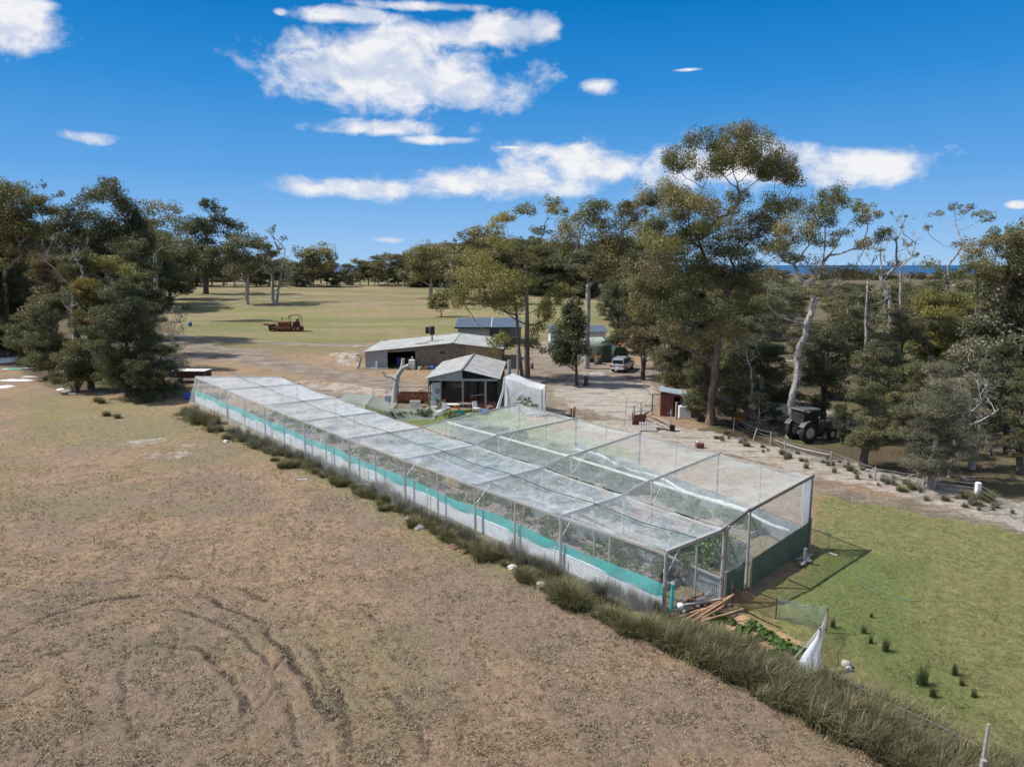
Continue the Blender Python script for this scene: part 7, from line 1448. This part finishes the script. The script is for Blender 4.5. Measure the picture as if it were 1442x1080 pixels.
vrow(BEAN,19,27,9.4,10.8,34,1.35,'tall leafy bean plant in the far row under the wide net','tall beans in the far row','bean_plant','bean plant',1)
vrow(BEAN,9.,19,9.2,10.6,40,1.15,'leafy bean plant in the nearer row under the wide net','beans in the nearer row','bean_plant','bean plant',2)
vrow(POT,2,9.5,8.9,10.5,22,1.1,'low green vegetable past the beans toward the near end wall','low vegetables near the end wall','vegetable_plant','vegetable',3)
vrow(POT,.8,3.4,4.8,7.0,14,1.5,'bright green leafy clump just inside the gap by the green wall','leafy clumps inside the gap','vegetable_plant','vegetable',4,.05)
vrow(LOW,2,20,7.3,8.1,50,1.2,'small seedling in the middle timber edged bed','seedlings in the middle bed','seedling','seedling',5); vrow(LOW,2,20,5.3,6.2,50,1.2,'small seedling in the bed right of the divider fence','seedlings by the divider fence','seedling','seedling',6)
vrow(LOW,12,30,5.9,9.0,110,1.9,'low green plant in the green strip of the wide cage','green strip plants','vegetable_plant','vegetable',7,.0); vrow(LOW,1,46,.4,4.4,170,1.6,'low weed on the floor of the long cage','weeds on the long cage floor','weed','weed',8,.0)
rg=np.random.default_rng(31)
for i,(px,py) in enumerate(((1062,880),(1056,884),(1068,884),(1020,873),(1012,870),(1045,893),(1036,896),(1060,900),(1056,905),(1075,896),(1088,903),(1096,908),(1104,913),(1112,917),(1120,919),(1108,921),(1098,914),(1084,899),(1092,926),(1130,923),(1006,878),(1030,877))):
    o=link('lettuce_plant',LET[i%3],None,P(px,py+2,.1),rg.uniform(0,6)); s=rg.uniform(.85,1.45); o.scale=(s,s,s); tag(o,'green leafy lettuce plant in the straw mulched bed','lettuce','lettuces in the straw bed')
# fruit trees under the net
for i,(s,t,h,w,pal,dn,lab) in enumerate(((2.2,1.9,1.5,.8,'bright',.55,'leafy citrus bush in the last bay by the near corner'),(1.1,2.6,1.3,.6,'gum',.5,'thin young tree beside the near corner post'),(4.2,2.3,1.3,.7,'bright',.5,'yellow green citrus bush past the first bay'),(7.2,1.9,2.,1.1,'gum',1.,'dense round lemon tree inside the second bay'),(10.4,2.1,1.9,.8,'olive',.35,'slender fruit tree with few leaves in the third bay'),(12.4,2.6,1.7,.8,'grey',.15,'nearly bare fruit tree at the third post'),(15.4,2.2,1.8,.9,'grey',.2,'bare twiggy fruit tree in the fourth bay'),(18.2,2.2,1.9,1.,'olive',.55,'leafy fruit tree by the fourth front post'),(22.,2.3,1.7,.8,'gum',.4,'fruit tree with light crown in the fifth bay'),(25.3,2.3,1.7,.8,'grey',.3,'grey fruit tree in the sixth bay'),(32.,2.4,1.7,.9,'gum',.4,'fruit tree in the far half of the long cage'),(36.,2.2,1.8,1.,'bright',.4,'green fruit tree near the far end of the long cage'),(41.,2.2,1.6,.9,'gum',.4,'low fruit tree in the last far bay of the long cage'))):
    b=enc(s,t); r2=np.random.default_rng(600+i); bl=ell_blobs((b.x,b.y,h*.62),w*.7,w*.7,h*.36,10,.3,r2); make_tree('fruit_tree',lab,'fruit tree',b,bl,.05,h*.6,(.1,0),pal=pal,size=.11,dens=dn,bark='bark_grey',seed=600+i,sub=5,twigs=5,rmin=.008,asp=.5,spread=.36)
b=P(737,585); r2=np.random.default_rng(5); make_tree('fruit_tree','yellow green shrub inside the tall white net pen','shrub',b,ell_blobs((b.x,b.y-.0,1.0),1.0,.4,.7,12,.35,r2),.05,1.,(0,0),pal='bright',size=.14,dens=.5,seed=700,sub=5,rmin=.01)
for i,(px,py,lab) in enumerate(((612,574,'leafy creeper bush at the left corner of the cottage'),(500,577,'low shrub under the net tent'),(560,588,'dark low shrub in front of the bleached dead trunk'),(590,588,'dark low shrub below the white slatted panel'),(640,590,'low green shrub between table and cages'),(555,503,'green bush on the sandy mound'),(500,500,'grey bush on top of the sandy mound'),(710,505,'dark leafy bush at the corner of the cottage roof'))):
    b=at(px,py); s=b.y/60.; r2=np.random.default_rng(i+40); hh=(.9,.6,.6,.6,.5,.7,.8,3.6)[i]; make_tree('shrub',lab,'shrub',b,ell_blobs((b.x,b.y,hh*.55),.9,.7,hh*.4,10,.35 if i<7 else .8,r2),.05 if i<7 else .12,hh*.6,(0,0),pal=('bright','tea','dark','dark','gum','gum','grey','dark')[i],size=.16,dens=.7,seed=800+i,sub=5,rmin=.012)
